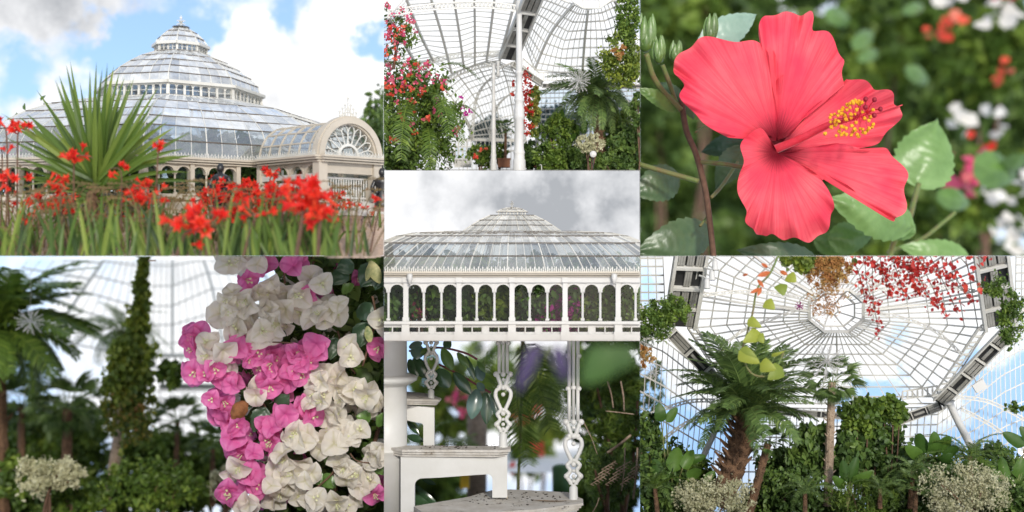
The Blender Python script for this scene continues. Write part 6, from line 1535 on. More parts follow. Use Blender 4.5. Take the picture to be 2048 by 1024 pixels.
P_E = [(1045, 30, 60, 28), (985, 85, 20, 20), (795, 310, 45, 35), (795, 390, 35, 45), (780, 475, 40, 35), (845, 470, 40, 50), (950, 370, 45, 45), (1020, 400, 50, 40), (1100, 400, 70, 60), (1180, 390, 40, 50), (1265, 350, 50, 55), (1215, 420, 60, 50), (915, 500, 60, 55), (1110, 480, 70, 50), (1130, 550, 30, 30), (1050, 440, 60, 40), (1190, 470, 50, 50), (880, 565, 45, 50), (905, 640, 45, 45), (1190, 640, 70, 40), (1080, 520, 40, 50), (930, 730, 60, 50), (970, 790, 55, 45), (1085, 735, 45, 60), (1090, 690, 45, 40), (1000, 870, 60, 50), (930, 960, 45, 45), (1040, 920, 50, 60), (960, 690, 40, 40), (1190, 30, 25, 40), (1240, 130, 30, 20), (1515, 370, 25, 30), (1520, 950, 40, 50), (1250, 970, 30, 20), (870, 610, 30, 40), (1230, 600, 40, 30)]
def flower_at(x, y, d, white, s):
    me = random.choice(wm if white else pm); o = bpy.data.objects.new('flower', me)
    if not me.materials: me.materials.append(WB if white else PB)
    COL.objects.link(o); o.parent = bo
    look = Vector((random.gauss(-.1, .5), -1, random.gauss(-.05, .55))).normalized()
    Mx = Matrix.Translation(Q(x, y, d) - wpos(bo)) @ look.to_track_quat('Z', 'Y').to_matrix().to_4x4() @ Matrix.Rotation(random.uniform(0, 6.28), 4, 'Z') @ Matrix.Scale(s, 4)
    o.matrix_basis = Mx; MADE.append((o, 6))
    if random.random() < .5:
        f = bpy.data.objects.new('floret', tube_me); COL.objects.link(f); f.parent = o; MADE.append((f, 6))
for E, white in ((P_E, False), (W_E, True)):
    for cx, cy, rx, ry in E:
        n = max(2, int(rx * ry / 900) + 2)
        for i in range(n):
            an = random.uniform(0, 6.28); rr = random.random() ** .5
            if i == 0: rr = 0
            flower_at(cx + rx * .85 * rr * math.cos(an), cy + ry * .85 * rr * math.sin(an), random.uniform(12.05, 12.45) - (.10 if white else 0), white, U(random.uniform(46, 74)))
for i in range(60): 
    x, y = random.choice([(random.uniform(1150, 1540), random.uniform(0, 1024)), (random.uniform(900, 1150), random.uniform(350, 1024))])
    flower_at(x, y, 12.75, random.random() < .45, U(random.uniform(40, 58)))
pts = []
for i in range(5200):
    y = random.uniform(-30, 1040); xl = np.interp(y, [0, 100, 250, 400, 500, 700, 900, 1024], [1090, 1130, 1080, 960, 950, 1000, 1060, 1060])
    pts.append(Q(random.uniform(xl, 1560), y, random.uniform(12.7, 13.3)))
scatter('foliage', MT['dkleaf'], np.array(pts), U(62), 'wide', bo, face=(0, -1, .3))
for b, e_, w, m in [((1110, 600), (1160, 550), 70, 'dark'), ((1060, 610), (1010, 710), 78, 'dark'), ((1000, 580), (975, 625), 40, 'dark'), ((1500, 40), (1440, 130), 100, 'dark'), ((1530, 60), (1500, 140), 80, 'dark'), ((1460, 270), (1440, 370), 90, 'dark'), ((1380, 60), (1330, 120), 70, 'dark'), ((1400, 140), (1370, 110), 60, 'green'), ((1290, 880), (1345, 930), 60, 'green'), ((1250, 860), (1290, 920), 60, 'green'), ((1060, 740), (1025, 790), 40, 'dark'), ((1480, 650), (1420, 640), 60, 'green'), ((1540, 660), (1500, 640), 70, 'green'), ((1220, 990), (1170, 1000), 50, 'green'), ((1410, 30), (1340, 60), 70, 'dark'), ((1500, 820), (1540, 880), 60, 'green'), ((1300, 800), (1330, 830), 40, 'green'), ((1440, 200), (1500, 260), 80, 'dark'), ((1340, 330), (1320, 420), 70, 'dark')]:
    serrleaf(bo, b, e_, w, 12.25, 12.2, m, .15, 5)
vr_ = mat('variegated_leaf', (.62, .55, .25), .5, (.10, .16, .05), 5)
for b, e_, w in [((1480, 20), (1520, 110), 50), ((1490, 20), (1465, 100), 30), ((1470, 280), (1480, 350), 34)]:
    mb = MB(); blade(mb, Q(b[0], b[1], 12.1), Q(e_[0], e_[1], 12.1), U(w), .08, None, 8, .5); bld(mb, 'leaf', vr_, bo, True)
mb = MB(); blade(mb, Q(985, 585, 12.0), Q(925, 650, 12.0), U(64), .2, None, 14, .5, .9, None, .12); bld(mb, 'dry_bract', mat('dry_brown', (.28, .11, .04), .8, (.16, .06, .02), 8, bump=.6), bo, True)
for pts_, r in [([(1130, 0, 12.2), (1140, 110, 12.2)], 4), ([(1490, 160, 12.2), (1500, 260, 12.2), (1450, 440, 12.2)], 5), ([(1350, 300, 12.4), (1390, 420, 12.4), (1420, 470, 12.4)], 4), ([(1240, 950, 12.2), (1320, 880, 12.2), (1345, 840, 12.2)], 4), ([(1040, 560, 12.3), (1080, 640, 12.3), (1120, 690, 12.3)], 4), ([(1190, 350, 12.1), (1100, 345, 12.1), (1020, 350, 12.1)], 3), ([(1500, 830, 12.1), (1430, 820, 12.1), (1400, 790, 12.1)], 3), ([(1560, 500, 12.6), (1480, 800, 12.7), (1350, 1040, 12.6)], 9), ([(1250, -10, 12.7), (1300, 400, 12.8), (1350, 1040, 12.7)], 9)]:
    mb = MB(); mb.tube(bez([Q(*p_) for p_ in pts_], 6), U(r), 6); bld(mb, 'stem', MT['twig'], bo, True)
backdrop(-200, 767.5, 512.5, 1060, 21.5, 'pale bright sky beyond the glass behind the bougainvillea')
# behind: dome glass, palms and climbers, out of focus
gh = thing('dome_glazing', 'pale glazed dome wall far behind the bougainvillea and palms', 'glass roof', Q(650, 900, 20))
QD = lambda l, d: [Q(x, y, d) for x, y in l]
glaze(gh, rails([QD([(440, -20), (330, 140), (200, 330)], 19.5), QD([(560, -20), (540, 200), (520, 400)], 20), QD([(690, -20), (690, 200), (690, 400)], 20.2), QD([(800, -20), (850, 130), (900, 400)], 20), QD([(1000, -20), (1100, 150), (1200, 400)], 19.6)]), lin(24), lin(6), U(2.6, 20), U(5.5, 20), every=6, wmain=U(9, 20), budget=[144])
glaze(gh, rails([QD([(150, -30), (60, 80)], 19), QD([(440, -20), (330, 140)], 19.3)]), lin(6), lin(3), U(3, 20), U(6, 20), budget=[40])
glaze(gh, rails([QD([(-40, 520), (-40, 900)], 20), QD([(640, 540), (640, 900)], 20.3), QD([(1100, 540), (1100, 900)], 20.3)]), lin(20), lin(8), U(3, 20), U(5, 20), budget=[160])
mb = MB(); mb.beam(Q(560, 398, 19.9), Q(1100, 398, 19.9), U(16, 20)); mb.beam(Q(560, 445, 19.9), Q(1100, 445, 19.9), U(8, 20))
for x in range(570, 1100, 26): mb.beam(Q(x, 400, 19.9), Q(x, 445, 19.9), U(6, 20))
bld(mb, 'balustrade', MT['steel'], gh)
mb = MB(); mb.beam(Q(640, 522, 19.9), Q(1100, 522, 19.9), U(26, 20), U(22, 20)); bld(mb, 'girder', MT['grime'], gh)
def b6(x, y, rx, ry, d, m, size, lab, ncl=60, per=30, tpl='leaf', spread=.22, name='shrub', cat='shrub', yb=1040, shell=.3, stems=3):
    return bush(name, lab, cat, Q(x, yb, d), Q(x, y, d), (U(rx, d), U(min(rx, ry) * .6, d), U(ry, d)), m, size, ncl, per, spread, tpl, stems=stems, shell=shell, srad=.02)
palm('date_palm', 'large dark feather palm at the left edge, blurred', Q(-10, 1040, 17), Q(-20, 300, 17), 60, U(440, 17), U(40, 17), el=(-.6, 1.3), nleaf=44, leaf=.22, w=.020, stubs=10, m='midleaf')
palm('feather_palm', 'second feather palm behind the tall climber, blurred', Q(470, 1040, 18.5), Q(490, 300, 18.5), 24, U(230, 18.5), U(22, 18.5), el=(-.7, 1.1), nleaf=30, leaf=.22, m='midleaf')
cl = thing('climber_column', 'tall column of yellow-green climber hanging from above, left of the flowers', 'climber', Q(450, 1000, 16.5))
for x, y, rx, ry, m, sz, ncl in [(568, 40, 20, 90, 'limeleaf', .07, 40), (565, 150, 28, 80, 'limeleaf', .07, 50), (555, 270, 40, 80, 'limeleaf', .07, 50), (520, 400, 85, 70, 'limeleaf', .075, 70), (510, 500, 85, 80, 'limeleaf', .07, 60), (540, 600, 70, 90, 'vineleaf', .06, 40), (560, 700, 40, 60, 'vineleaf', .05, 16), (450, 560, 40, 90, 'vineleaf', .06, 24), (690, 470, 45, 45, 'midleaf', .08, 20)]:
    pts, hint = clumps(Q(x, y, 16.3), (U(rx, 16.3), U(min(rx, ry) * .6, 16.3), U(ry, 16.3)), ncl, 18, .32, .2); scatter('foliage', MT[m], pts, sz, 'wide', cl, tint=hint)
mb = MB(); mb.tube(bez([Q(435, 1040, 16.6), Q(455, 850, 16.6), Q(485, 640, 16.6), Q(540, 300, 16.6), Q(570, -20, 16.6)], 6), [U(26 - .5 * i, 16.6) for i in range(25)], 10); bld(mb, 'trunk', MT['palebark'], cl, True)
mb = MB(); mb.tube(bez([Q(490, 720, 16), Q(480, 850, 16), Q(440, 930, 16), Q(430, 980, 16)], 5), U(3, 16), 5); bld(mb, 'strand', MT['stem'], cl)
scatter('strand_leaves', MT['limeleaf'], np.array([Q(490 - 60 * t_ * t_ + random.gauss(0, 6), 720 + 250 * t_, 16) for t_ in np.random.default_rng(3).random(26)]), .07, 'wide', cl)
snowflake('snowflake_ornament', 'blurred white snowflake ornament hanging by the left palm', Q(122, 262, 15.4), U(64, 15.4), U(260, 15.4))
palm('fan_palm', 'dark fan palm between the climber and the bougainvillea', Q(700, 1000, 17.5), Q(710, 660, 17.5), 18, U(140, 17.5), U(10, 17.5), kind='fan', el=(-.5, 1.3), m='midleaf')
palm('fan_palm', 'dark fan palm left of the climber trunk', Q(265, 1000, 17.2), Q(270, 610, 17.2), 26, U(190, 17.2), U(20, 17.2), kind='fan', el=(-1.0, 1.2), m='midleaf')
palm('fan_palm', 'low dark fan palm near the edge of the bougainvillea', Q(850, 1000, 17), Q(850, 770, 17), 16, U(140, 17), U(10, 17), kind='fan', el=(-.4, 1.3))
palm('fan_palm', 'dark fan palm behind the left palm trunk', Q(85, 1000, 18), Q(85, 600, 18), 22, U(160, 18), U(14, 18), kind='fan', el=(-.8, 1.2))
spiral(20, 480, 720, 18.5, 62, 18, 'blurred white spiral staircase at the left edge')
b6(190, 880, 140, 66, 15.2, 'paleflower', .05, 'blurred cream-flowered bush at the lower left', 90, 36, name='flowering_bush')
b6(900, 900, 60, 60, 16, 'paleflower', .05, 'blurred pale bush beside the bougainvillea', 40, 30, name='flowering_bush')
b6(620, 910, 190, 90, 16, 'midleaf', .08, 'broad deep green shrub at the bottom centre, blurred', 120, 30)
b6(310, 980, 160, 60, 16, 'midleaf', .09, 'low dark shrub right of the cream bush, blurred', 70, 30)
b6(30, 900, 90, 100, 17, 'midleaf', .10, 'dark shrub in the lower left corner, blurred', 60, 30)
b6(330, 780, 90, 130, 18, 'midleaf', .10, 'dark thicket behind the climber trunk, blurred', 80, 30)
b6(120, 760, 110, 110, 18.5, 'midleaf', .11, 'dark thicket behind the cream bush, blurred', 80, 30)
b6(560, 800, 110, 70, 18, 'midleaf', .10, 'dark thicket right of the climber trunk, blurred', 60, 30)
b6(830, 860, 120, 80, 18, 'midleaf', .10, 'green thicket low behind the bougainvillea, blurred', 60, 30)
b6(500, 980, 420, 70, 17.5, 'midleaf', .10, 'dark undergrowth along the bottom, blurred', 150, 30)
b6(60, 1000, 200, 60, 17.5, 'midleaf', .10, 'green undergrowth in the lower left, blurred', 70, 30)
b6(700, 820, 260, 110, 18.8, 'midleaf', .11, 'dark green thicket behind the fan palms, blurred', 130, 30)
b6(200, 700, 240, 120, 19, 'midleaf', .11, 'dark tree crowns far behind the left palm, blurred', 90, 30)
for i in range(14):
    x, y = random.uniform(430, 620), random.uniform(600, 690); mb = MB(); e_ = Q(x + random.uniform(-15, 15), y + random.uniform(50, 130), 16.1); mb.tube([Q(x, y, 16.2), e_], U(2, 16), 4); st = bld(mb, 'strand', MT['stem'], cl)
    scatter('strand_leaves', MT['vineleaf'], np.array([Q(x, y, 16.2).lerp(e_, random.random()) + Vector((random.gauss(0, .03), 0, 0)) for _ in range(24)]), .055, 'wide', st, kind='stuff')
# ================================================================== bay 4: spiral stair detail
CUR = 4
D4 = 12.3
iron = mat('white_cast_iron', (.66, .65, .62), .4, (.60, .59, .55), 3, bump=.12, bscale=9, wear=((.36, .32, .26), 2.5, .70))
worn = mat('worn_tread', (.60, .57, .52), .85, (.46, .42, .36), 7, bump=.6, bscale=24, wear=((.16, .12, .08), 9, .60))
stc = thing('iron_staircase', 'white cast iron spiral stair with ornate balusters and dirt on its treads', 'staircase', Q(20, 1040, D4))
mb = MB(); k4 = U(1, D4)
mb.lathe(Q(15, 1060, D4), [(124 * k4, 0), (124 * k4, 355 * k4), (130 * k4, 362 * k4), (130 * k4, 400 * k4), (138 * k4, 405 * k4), (138 * k4, 418 * k4), (124 * k4, 424 * k4), (122 * k4, 790 * k4), (128 * k4, 794 * k4), (160 * k4, 812 * k4), (184 * k4, 826 * k4), (186 * k4, 845 * k4), (160 * k4, 858 * k4), (124 * k4, 866 * k4), (122 * k4, 1120 * k4)], 40)
bld(mb, 'newel', iron, stc, True)
def prism(poly, d0, d1, m, name):
    """flat iron panel: outline in detail pixels, from depth d0 to d1"""
    mb = MB(); a_ = [Q(x, y, d0) for x, y in poly]; off = Vector((0, d1 - d0, 0)); b_ = [p + off for p in a_]; n = len(poly)
    mb.add(a_ + b_, [tuple(range(n))[::-1], tuple(n + i for i in range(n))] + [(i, (i + 1) % n, n + (i + 1) % n, n + i) for i in range(n)]); return bld(mb, name, m, stc)
def arc_(cx, cy, r, a0, a1, n=6): return [(cx + r * math.cos(a0 + (a1 - a0) * i / n), cy + r * math.sin(a0 + (a1 - a0) * i / n)) for i in range(n + 1)]
# riser of the middle tread: frame round a round-cornered opening
prism([(100, 685), (740, 682), (740, 940), (650, 940)] + [(650, 850)] + arc_(620, 830, 30, 0, -math.pi / 2) + [(560, 803), (330, 820)] + arc_(230, 870, 46, -math.pi / 2, -math.pi) + [(184, 1060), (100, 1060)], 12.05, 12.12, iron, 'riser')
prism([(100, 382), (302, 402), (302, 645), (236, 645), (236, 520)] + arc_(216, 512, 20, 0, -math.pi / 2) + [(190, 488), (100, 468)], 12.5, 12.57, iron, 'riser')
for poly, th, zt in (([(0, 12.2), (120, 12.25), (760, 12.2), (760, 12.0), (700, 11.95), (120, 11.98)], 44, 645),):
    mb = MB(); top = [Q(x, zt, 12.2) for x, d in poly]; n = len(poly)
    for lay, (ins, z0_, z1_) in enumerate(((0, 0, 14), (14, 16, 30), (30, 32, 46))):
        a_ = [Vector((Q(x - (ins if x > 500 else 0), 600, 12.2).x, d + (ins * k4 if d < 12.1 else 0), Q(0, zt + z0_, 12.05).z)) for x, d in poly]; b_ = [v - Vector((0, 0, (z1_ - z0_) * k4)) for v in a_]
        mb.add(a_ + b_, [tuple(range(n)), tuple(n + i for i in range(n))[::-1]] + [(i, (i + 1) % n, n + (i + 1) % n, n + i) for i in range(n)])
    bld(mb, 'tread', worn, stc)
mb = MB(); zt3 = Q(0, 985, 11.8).z
poly = [(200, 11.75), (500, 12.2), (640, 12.55), (760, 12.6), (1110, 12.45), (1190, 12.1), (1185, 11.9), (900, 11.6), (300, 11.3)]
for ins, z0_, z1_ in ((0, 0, 14), (12, 15, 28), (26, 29, 42)):
    a_ = [Vector((Q(x - (ins if x > 1000 else 0), 600, 12.2).x, d, zt3 - z0_ * k4)) for x, d in poly]; n = len(poly); b_ = [v - Vector((0, 0, (z1_ - z0_) * k4)) for v in a_]
    mb.add(a_ + b_, [tuple(range(n)), tuple(n + i for i in range(n))[::-1]] + [(i, (i + 1) % n, n + (i + 1) % n, n + i) for i in range(n)])
bld(mb, 'tread', worn, stc)
prism([(300, 1032), (1160, 1030), (1160, 1100), (300, 1100)], 11.75, 11.85, iron, 'riser')
mb = MB()      # upper tread, turning away
poly = [(60, 12.35), (140, 12.3), (330, 12.6), (335, 12.75), (250, 13.0), (60, 12.9)]
for ins, z0_, z1_ in ((0, 0, 12), (10, 13, 24), (20, 25, 36)):
    a_ = [Vector((Q(x - (ins if x > 200 else 0), 600, 12.5).x, d + (ins * k4 if d < 12.7 else 0), Q(0, 338 + z0_ + (x - 140) * .13, 12.45).z)) for x, d in poly]; n = len(poly); b_ = [v - Vector((0, 0, (z1_ - z0_) * k4)) for v in a_]
    mb.add(a_ + b_, [tuple(range(n)), tuple(n + i for i in range(n))[::-1]] + [(i, (i + 1) % n, n + (i + 1) % n, n + i) for i in range(n)])
bld(mb, 'tread', worn, stc)
def baluster(x, yb, d, s, ytop):
    """cast baluster: paired bars with knobs, a heart loop and a round foot"""
    k = U(s, d); b = Q(x, yb, d); mb = MB(); f = lambda dx, h, dy=0: b + Vector((dx * k, dy * k, h * k))
    mb.lathe(b, [(30 * k, 0), (30 * k, 8 * k), (24 * k, 14 * k), (23 * k, 78 * k), (16 * k, 84 * k), (12 * k, 96 * k)], 14)
    side = [(14, 94), (16, 105), (34, 132), (36, 146), (22, 160), (20, 176), (33, 195), (30, 208), (14, 226), (20, 244), (40, 290), (46, 318), (40, 344), (18, 358), (15, 372), (20, 392), (30, 420), (34, 434)]
    for sg in (-1, 1):
        mb.tube(bez([f(sg * a_, h) for a_, h in side], 4), 12 * k, 8)
        mb.ball(f(sg * 38, 140), 17 * k, 10, 6); mb.ball(f(sg * 33, 202), 14 * k, 8, 5); mb.ball(f(sg * 24, 362), 15 * k, 8, 6); mb.ball(f(sg * 42, 440), 18 * k, 10, 6)
        h = 446
        while h < ytop:
            h2 = min(h + 180, ytop)
            mb.tube([f(sg * 24, h), f(sg * 24, h2)], 10 * k, 8); mb.ball(f(sg * 30, h2), 15 * k, 8, 6); h = h2 + 2
    mb.tube([f(0, 446), f(0, ytop)], 9 * k, 8)
    for h, r in ((112, 12), (140, 12), (170, 10), (205, 15), (228, 11), (320, 13), (362, 17), (440, 16), (410, 10), (632, 16)): mb.ball(f(0, h, -4), r * k, 10, 6)
    return bld(mb, 'baluster', iron, stc, True)
baluster(715, 640, 12.15, 1.0, 700); baluster(1137, 962, 12.1, 1.08, 1000); baluster(283, 362, 12.65, .8, 560)
# grit on the treads
mb = MB()
for i in range(90):
    x = random.uniform(520, 1120); d = random.uniform(11.7, 12.45); p_ = Vector((Q(x, 0, 12.2).x, d, zt3 + .002)); mb.ball(p_, U(random.uniform(1.5, 7)), 6, 4, sc=(1.3, 1, .5))
for i in range(50):
    x = random.choice([random.uniform(330, 500), random.uniform(200, 740)]); p_ = Vector((Q(x, 0, 12.2).x, random.uniform(12.0, 12.3), Q(0, 643, 12.05).z)); mb.ball(p_, U(random.uniform(1.5, 6)), 6, 4, sc=(1.4, 1, .5))
tag(bld(mb, 'grit', MT['soil']), 'dark grit and crumbs lying on the stair treads', 'dirt', kind='stuff')
mb = MB(); blade(mb, Vector((Q(890, 0, 12.1).x, 12.0, zt3 + .01)), Vector((Q(1110, 0, 12.1).x, 11.95, zt3 + .012)), U(24), .03, (0, 1, 0), 8, .5); tag(bld(mb, 'dead_leaf', mat('dead_leaf', (.26, .16, .08), .8, (.15, .09, .04), 9)), 'curled dead brown leaf on the lowest tread', 'leaf')
mb = MB()
for i in range(24): p_ = Q(random.gauss(700, 20), random.gauss(922, 8), 12.1); mb.tube([p_, p_ + Vector((random.gauss(0, .02), 0, random.gauss(0, .008)))], U(2), 4)
tag(bld(mb, 'dry_straw', mat('straw', (.5, .38, .18), .9)), 'wisp of dry straw at the foot of the middle riser', 'straw', kind='stuff')
# branch with glossy leaves behind the stair
br = thing('glossy_branch', 'reddish twig with glossy dark oval leaves behind the balusters', 'branch', Q(150, 60, 12.9))
mb = MB(); mb.tube(bez([Q(150, 60, 12.9), Q(330, 40, 12.85), Q(480, 70, 12.8), Q(560, 110, 12.8)], 6), U(7), 6); mb.tube(bez([Q(330, 140, 12.9), Q(450, 200, 12.8), Q(560, 265, 12.8), Q(640, 310, 12.75)], 6), U(7), 6); bld(mb, 'twig', mat('red_twig', (.22, .05, .07), .6), br, True)
glm = dict(a=mat('glossy_leaf', (.055, .115, .05), .22, (.035, .08, .035), 4, spec=.7, trans=.12), b=mat('glossy_leaf_grey', (.11, .18, .15), .22, (.07, .13, .11), 4, spec=.7), c=mat('glossy_leaf_light', (.14, .25, .06), .3, (.09, .18, .04), 4, spec=.6, trans=.3))
for b, e_, w, m in [((350, 45), (410, 175), 76, 'c'), ((300, 60), (220, 70), 60, 'c'), ((210, 20), (190, 110), 90, 'b'), ((180, 100), (262, 225), 90, 'a'), ((320, 170), (390, 280), 110, 'a'), ((420, 190), (520, 320), 80, 'a'), ((560, 290), (525, 468), 100, 'b'), ((610, 310), (615, 500), 76, 'a'), ((640, 320), (690, 480), 42, 'a'), ((440, 70), (510, 160), 50, 'c'), ((490, 90), (545, 235), 40, 'a'), ((560, 120), (610, 190), 34, 'c'), ((150, 110), (200, 220), 70, 'a'), ((400, 0), (360, 40), 60, 'a'), ((600, 300), (560, 250), 50, 'b'), ((560, 150), (590, 240), 70, 'b'), ((150, 40), (230, 10), 50, 'b'), ((650, 290), (690, 370), 40, 'c'), ((140, 570), (240, 600), 50, 'a'), ((140, 480), (210, 560), 40, 'a'), ((180, 860), (340, 1005), 44, 'a'), ((150, 930), (300, 980), 60, 'a'), ((230, 830), (310, 860), 34, 'a'), ((190, 960), (250, 1040), 40, 'a')]:
    mb = MB(); blade(mb, Q(b[0], b[1], 12.75), Q(e_[0], e_[1], 12.7), U(w), random.uniform(.02, .12), None, 10, .5, .25); bld(mb, 'leaf', glm[m], br, True)
# softly blurred fronds and stems right behind
fp = thing('feather_fern', 'drooping feather fern leaves between the two tall balusters', 'fern', Q(800, 960, 14.5))
for i, (x, y, az, el, L_, dd) in enumerate([(830, -10, 5.0, -.6, 620, 14.6), (900, 130, 5.4, -.5, 420, 15), (620, 60, 4.6, -.8, 420, 15), (800, 200, 4.75, -1.1, 560, 14.4), (960, 60, 4.3, -.5, 380, 15.5), (350, 620, 5.4, .2, 380, 16), (480, 500, 3.6, .1, 320, 16), (560, 560, 4.2, -.1, 300, 17), (420, 640, 5.1, .5, 300, 17), (360, 560, 4.0, .6, 300, 17), (1000, 240, 4.9, -.4, 400, 16), (700, 120, 5.2, -.7, 420, 16)]):
    place(frond_mesh('f', 1, .5, 40, .28, .010, i % 3), 'frond', MT['midleaf'], fp, Q(x, y, dd), az, el, .3, U(L_, dd))
mb = MB(); mb.tube(bez([Q(830, -10, 14.5), Q(820, 500, 14.5), Q(800, 960, 14.5)], 6), U(9, 14.5), 6); bld(mb, 'stem', MT['stem'], fp, True)
CUR = 44
tk = MB(); tk.tube([Q(560, 300, 18), Q(555, 1060, 18)], U(60, 18), 12); tag(bld(tk, 'tree_trunk', MT['bark'], None, True), 'blurred brown tree trunk behind the middle riser', 'tree trunk')
tk = MB(); tk.tube([Q(1060, 760, 17), Q(1060, 980, 17)], [U(52, 17), U(48, 17)], 14); tk.ball(Q(1060, 760, 17), U(52, 17), 14, 8, sc=(1, 1, .4)); tag(bld(tk, 'green_bin', mat('green_bin', (.03, .09, .02), .6), None, True), 'blurred dark green bin standing beside the tall right baluster', 'bin')
yb_ = MB(); yb_.box(Q(485, 840, 17.5), (U(26, 17.5), 0, 0), (0, .05, 0), (0, 0, U(40, 17.5))); yb_.box(Q(485, 790, 17.5), (U(34, 17.5), 0, 0), (0, .08, 0), (0, 0, U(8, 17.5))); tag(bld(yb_, 'yellow_box', mat('yellow_paint', (.7, .45, .03), .6)), 'blurred yellow box glimpsed below the middle tread', 'box')
def b4(x, y, rx, ry, d, m, size, lab, ncl=50, per=24, tpl='leaf', spread=.25, shell=.2): return bush('background_shrub', lab, 'shrub', Q(x, 1060, d), Q(x, y, d), (U(rx, d), U(60, d), U(ry, d)), m, size, ncl, per, spread, tpl, stems=2, shell=shell, srad=.03)
b4(330, 420, 230, 300, 26, 'limeleaf', .22, 'blurred green bush behind the branch and upper tread', 90, 24)
s4 = b4(920, 380, 170, 330, 28, 'limeleaf', .24, 'blurred green bush between the tall balusters', 90)
b4(650, 250, 200, 260, 34, 'midleaf', .3, 'blurred pale green foliage behind the first tall baluster', 40)
b4(300, 900, 200, 170, 24, 'midleaf', .22, 'blurred green plants low behind the stair', 70)
b4(1250, 980, 140, 90, 20, 'dkleaf', .16, 'dark low leaves in the lower right corner below the thicket', 50)
b4(230, 940, 130, 110, 22, 'midleaf', .2, 'blurred low green plants seen through the middle riser', 30)
b4(850, 650, 90, 160, 26, 'limeleaf', .2, 'blurred yellow-green bush above the white ground', 26)
b4(1180, 150, 130, 200, 26, 'midleaf', .25, 'blurred dark bush behind the right baluster', 40)
for x, y in ((440, 300), (430, 370), (490, 420), (460, 340)): blossoms(s4, 'pink', [Q(x, y, 22)], .10, per=6)
for x, y in ((930, 640), (950, 660), (910, 630), (790, 450), (860, 450), (920, 410), (750, 765), (820, 480)): blossoms(s4, 'coral', [Q(x, y, 22)], .09, per=7)
b4(1420, 420, 260, 520, 14.6, 'midleaf', .09, 'soft dark green thicket filling the right beyond the baluster', 260, 34, 'thin', .2)
b4(1400, 400, 230, 560, 19, 'dkleaf', .16, 'dark green hedge beyond the right thicket', 200, 26, 'wide', .12, .05)
b4(1330, 860, 200, 220, 18, 'midleaf', .14, 'shaded green hedge low at the right', 90, 26, 'wide', .15, .05)
b4(1330, 800, 200, 220, 13.6, 'dkleaf', .05, 'dusty green fern thicket at the lower right', 80, 30, 'thin', .2)
CUR = 4
dryt = thing('dry_stalks', 'pale dry stalks and canes standing in the right thicket', 'stalks', Q(1400, 1060, 13.2))
for x0, y0, x1, y1, r in ((1340, 240, 1375, 400, 5), (1420, 240, 1440, 420, 6), (1190, 470, 1280, 680, 3), (1480, 565, 1340, 670, 9), (1520, 640, 1495, 950, 7), (1290, 940, 1250, 1030, 3), (1330, 420, 1500, 440, 4), (1445, 640, 1425, 900, 4)):
    mb = MB(); mb.tube(bez([Q(x0, y0, 13.2), Q((x0 + x1) / 2 + 6, (y0 + y1) / 2, 13.15), Q(x1, y1, 13.2)], 5), U(r), 6); bld(mb, 'stalk', MT['palebark'], dryt, True)
fz = thing('seed_spray', 'beige feathery seed spray in the lower right thicket', 'plant', Q(1400, 1000, 13.0))
for i in range(12):
    a0 = Q(1240 + i * 22, 860 - (i % 4) * 30, 12.95); mb = MB(); e_ = a0 + Vector((U(90), 0, U(50)))
    for k in range(9): p_ = a0.lerp(e_, k / 9); mb.tube([p_, p_ + Vector((U(22), random.uniform(-.02, .02), U(16) * (1 if k % 2 else -.6)))], U(2.2), 4)
    mb.tube([a0, e_], U(2.5), 4); bld(mb, 'spray', MT['palebark'], fz)
CUR = 44
wr_ = MB(); wr_.quad(P(760, 945, 20), P(1290, 945, 20), P(1290, 900, 33), P(760, 900, 33)); tag(bld(wr_, 'white_path', mat('white_gravel', (.8, .8, .78), .9)), 'bright white path far behind the stair', kind='structure')
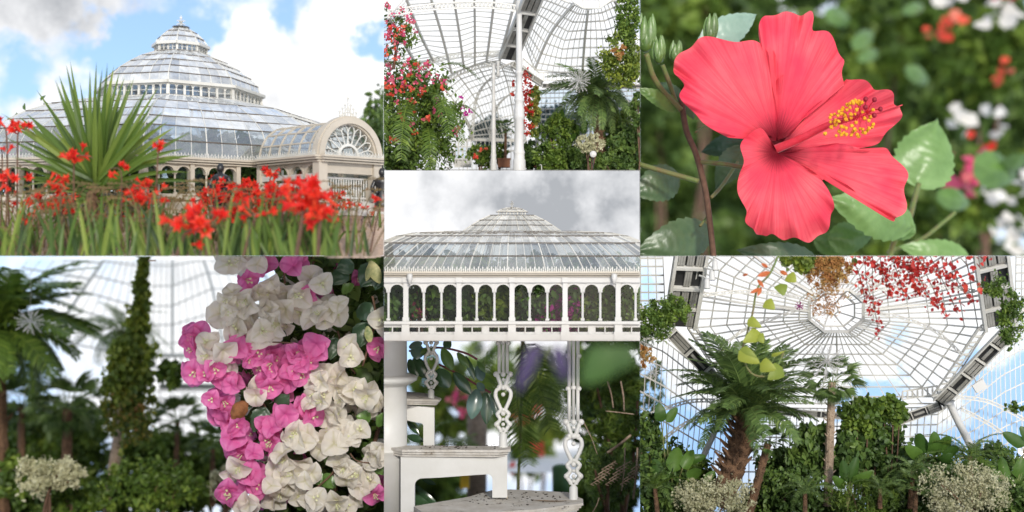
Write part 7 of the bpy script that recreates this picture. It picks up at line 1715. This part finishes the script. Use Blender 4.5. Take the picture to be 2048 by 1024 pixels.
# very near leaves, far out of focus
CUR = 45
pl = thing('purple_leaves', 'large purple leaves hanging close to the viewer, blurred', 'leaves', Q(900, -40, 5.4))
for b, e_, w in (((720, -60), (530, 60), 80), ((950, -60), (800, 310), 84), ((1010, -60), (1095, 250), 95), ((900, -80), (960, 60), 110)):
    mb = MB(); blade(mb, Q(b[0], b[1], 5.4), Q(e_[0], e_[1], 5.4), U(w, 5.4), .06, None, 10, random.uniform(.3, .9), .3); bld(mb, 'leaf', mat('purple_leaf_near', (.07, .045, .12), .5, (.035, .025, .06), 4, trans=.25), pl, True)
gl_ = thing('near_green_leaf', 'bright green leaf close to the viewer at the upper right, blurred', 'leaf', Q(1400, -40, 5.4))
for b, e_, w in (((1500, -80), (1190, 250), 230), ((1560, 40), (1330, 160), 130)):
    mb = MB(); blade(mb, Q(b[0], b[1], 5.4), Q(e_[0], e_[1], 5.4), U(w, 5.4), .06, None, 10, .7, .2); bld(mb, 'blade', mat('green_leaf_near', (.055, .12, .02), .5, (.03, .075, .012), 4, trans=.3), gl_, True)
CUR = 4
# ------------------------------------------------------------------ trim every bay to its own plot
bpy.context.view_layer.update()
def trim():
    for o, pan in reversed(MADE):
        if o.type != 'MESH': continue
        x0, x1, y0, y1 = BND[pan]
        me = o.data; n = len(me.vertices)
        v = np.empty(n * 3, np.float32); me.vertices.foreach_get('co', v); v = v.reshape(-1, 3)
        M = np.array(o.matrix_world); w = v @ M[:3, :3].T + M[:3, 3]
        px = w[:, 0] / w[:, 1] * F + 1024; py = 512 - (w[:, 2] - H) / w[:, 1] * F
        cuts = []
        if x0 is not None and (px < x0).any(): cuts.append((Vector((-1, (x0 - 1024) / F, 0)), (px < x0).all()))
        if x1 is not None and (px > x1).any(): cuts.append((Vector((1, -(x1 - 1024) / F, 0)), (px > x1).all()))
        if y0 is not None and (py < y0).any(): cuts.append((Vector((0, -(512 - y0) / F, 1)), (py < y0).all()))
        if y1 is not None and (py > y1).any(): cuts.append((Vector((0, (512 - y1) / F, -1)), (py > y1).all()))
        if not cuts: continue
        if any(c[1] for c in cuts):
            if not o.children: bpy.data.objects.remove(o)
            continue
        if me.users > 1: me = me.copy(); o.data = me
        bm = bmesh.new(); bm.from_mesh(me)
        Mi = o.matrix_world.inverted()
        for nrm, _ in cuts:
            co = Mi @ Vector((0, 0, H)); no = (o.matrix_world.to_3x3().transposed() @ nrm).normalized()
            bmesh.ops.bisect_plane(bm, geom=bm.verts[:] + bm.edges[:] + bm.faces[:], plane_co=co, plane_no=no, clear_outer=True)
        if not bm.faces and not o.children: bm.free(); bpy.data.objects.remove(o); continue
        bm.to_mesh(me); bm.free()
trim()
for o in list(COL.objects):
    if '_m' in o: del o['_m']
for o in [o for o in COL.objects if o.type == 'EMPTY' and not o.children]: bpy.data.objects.remove(o)
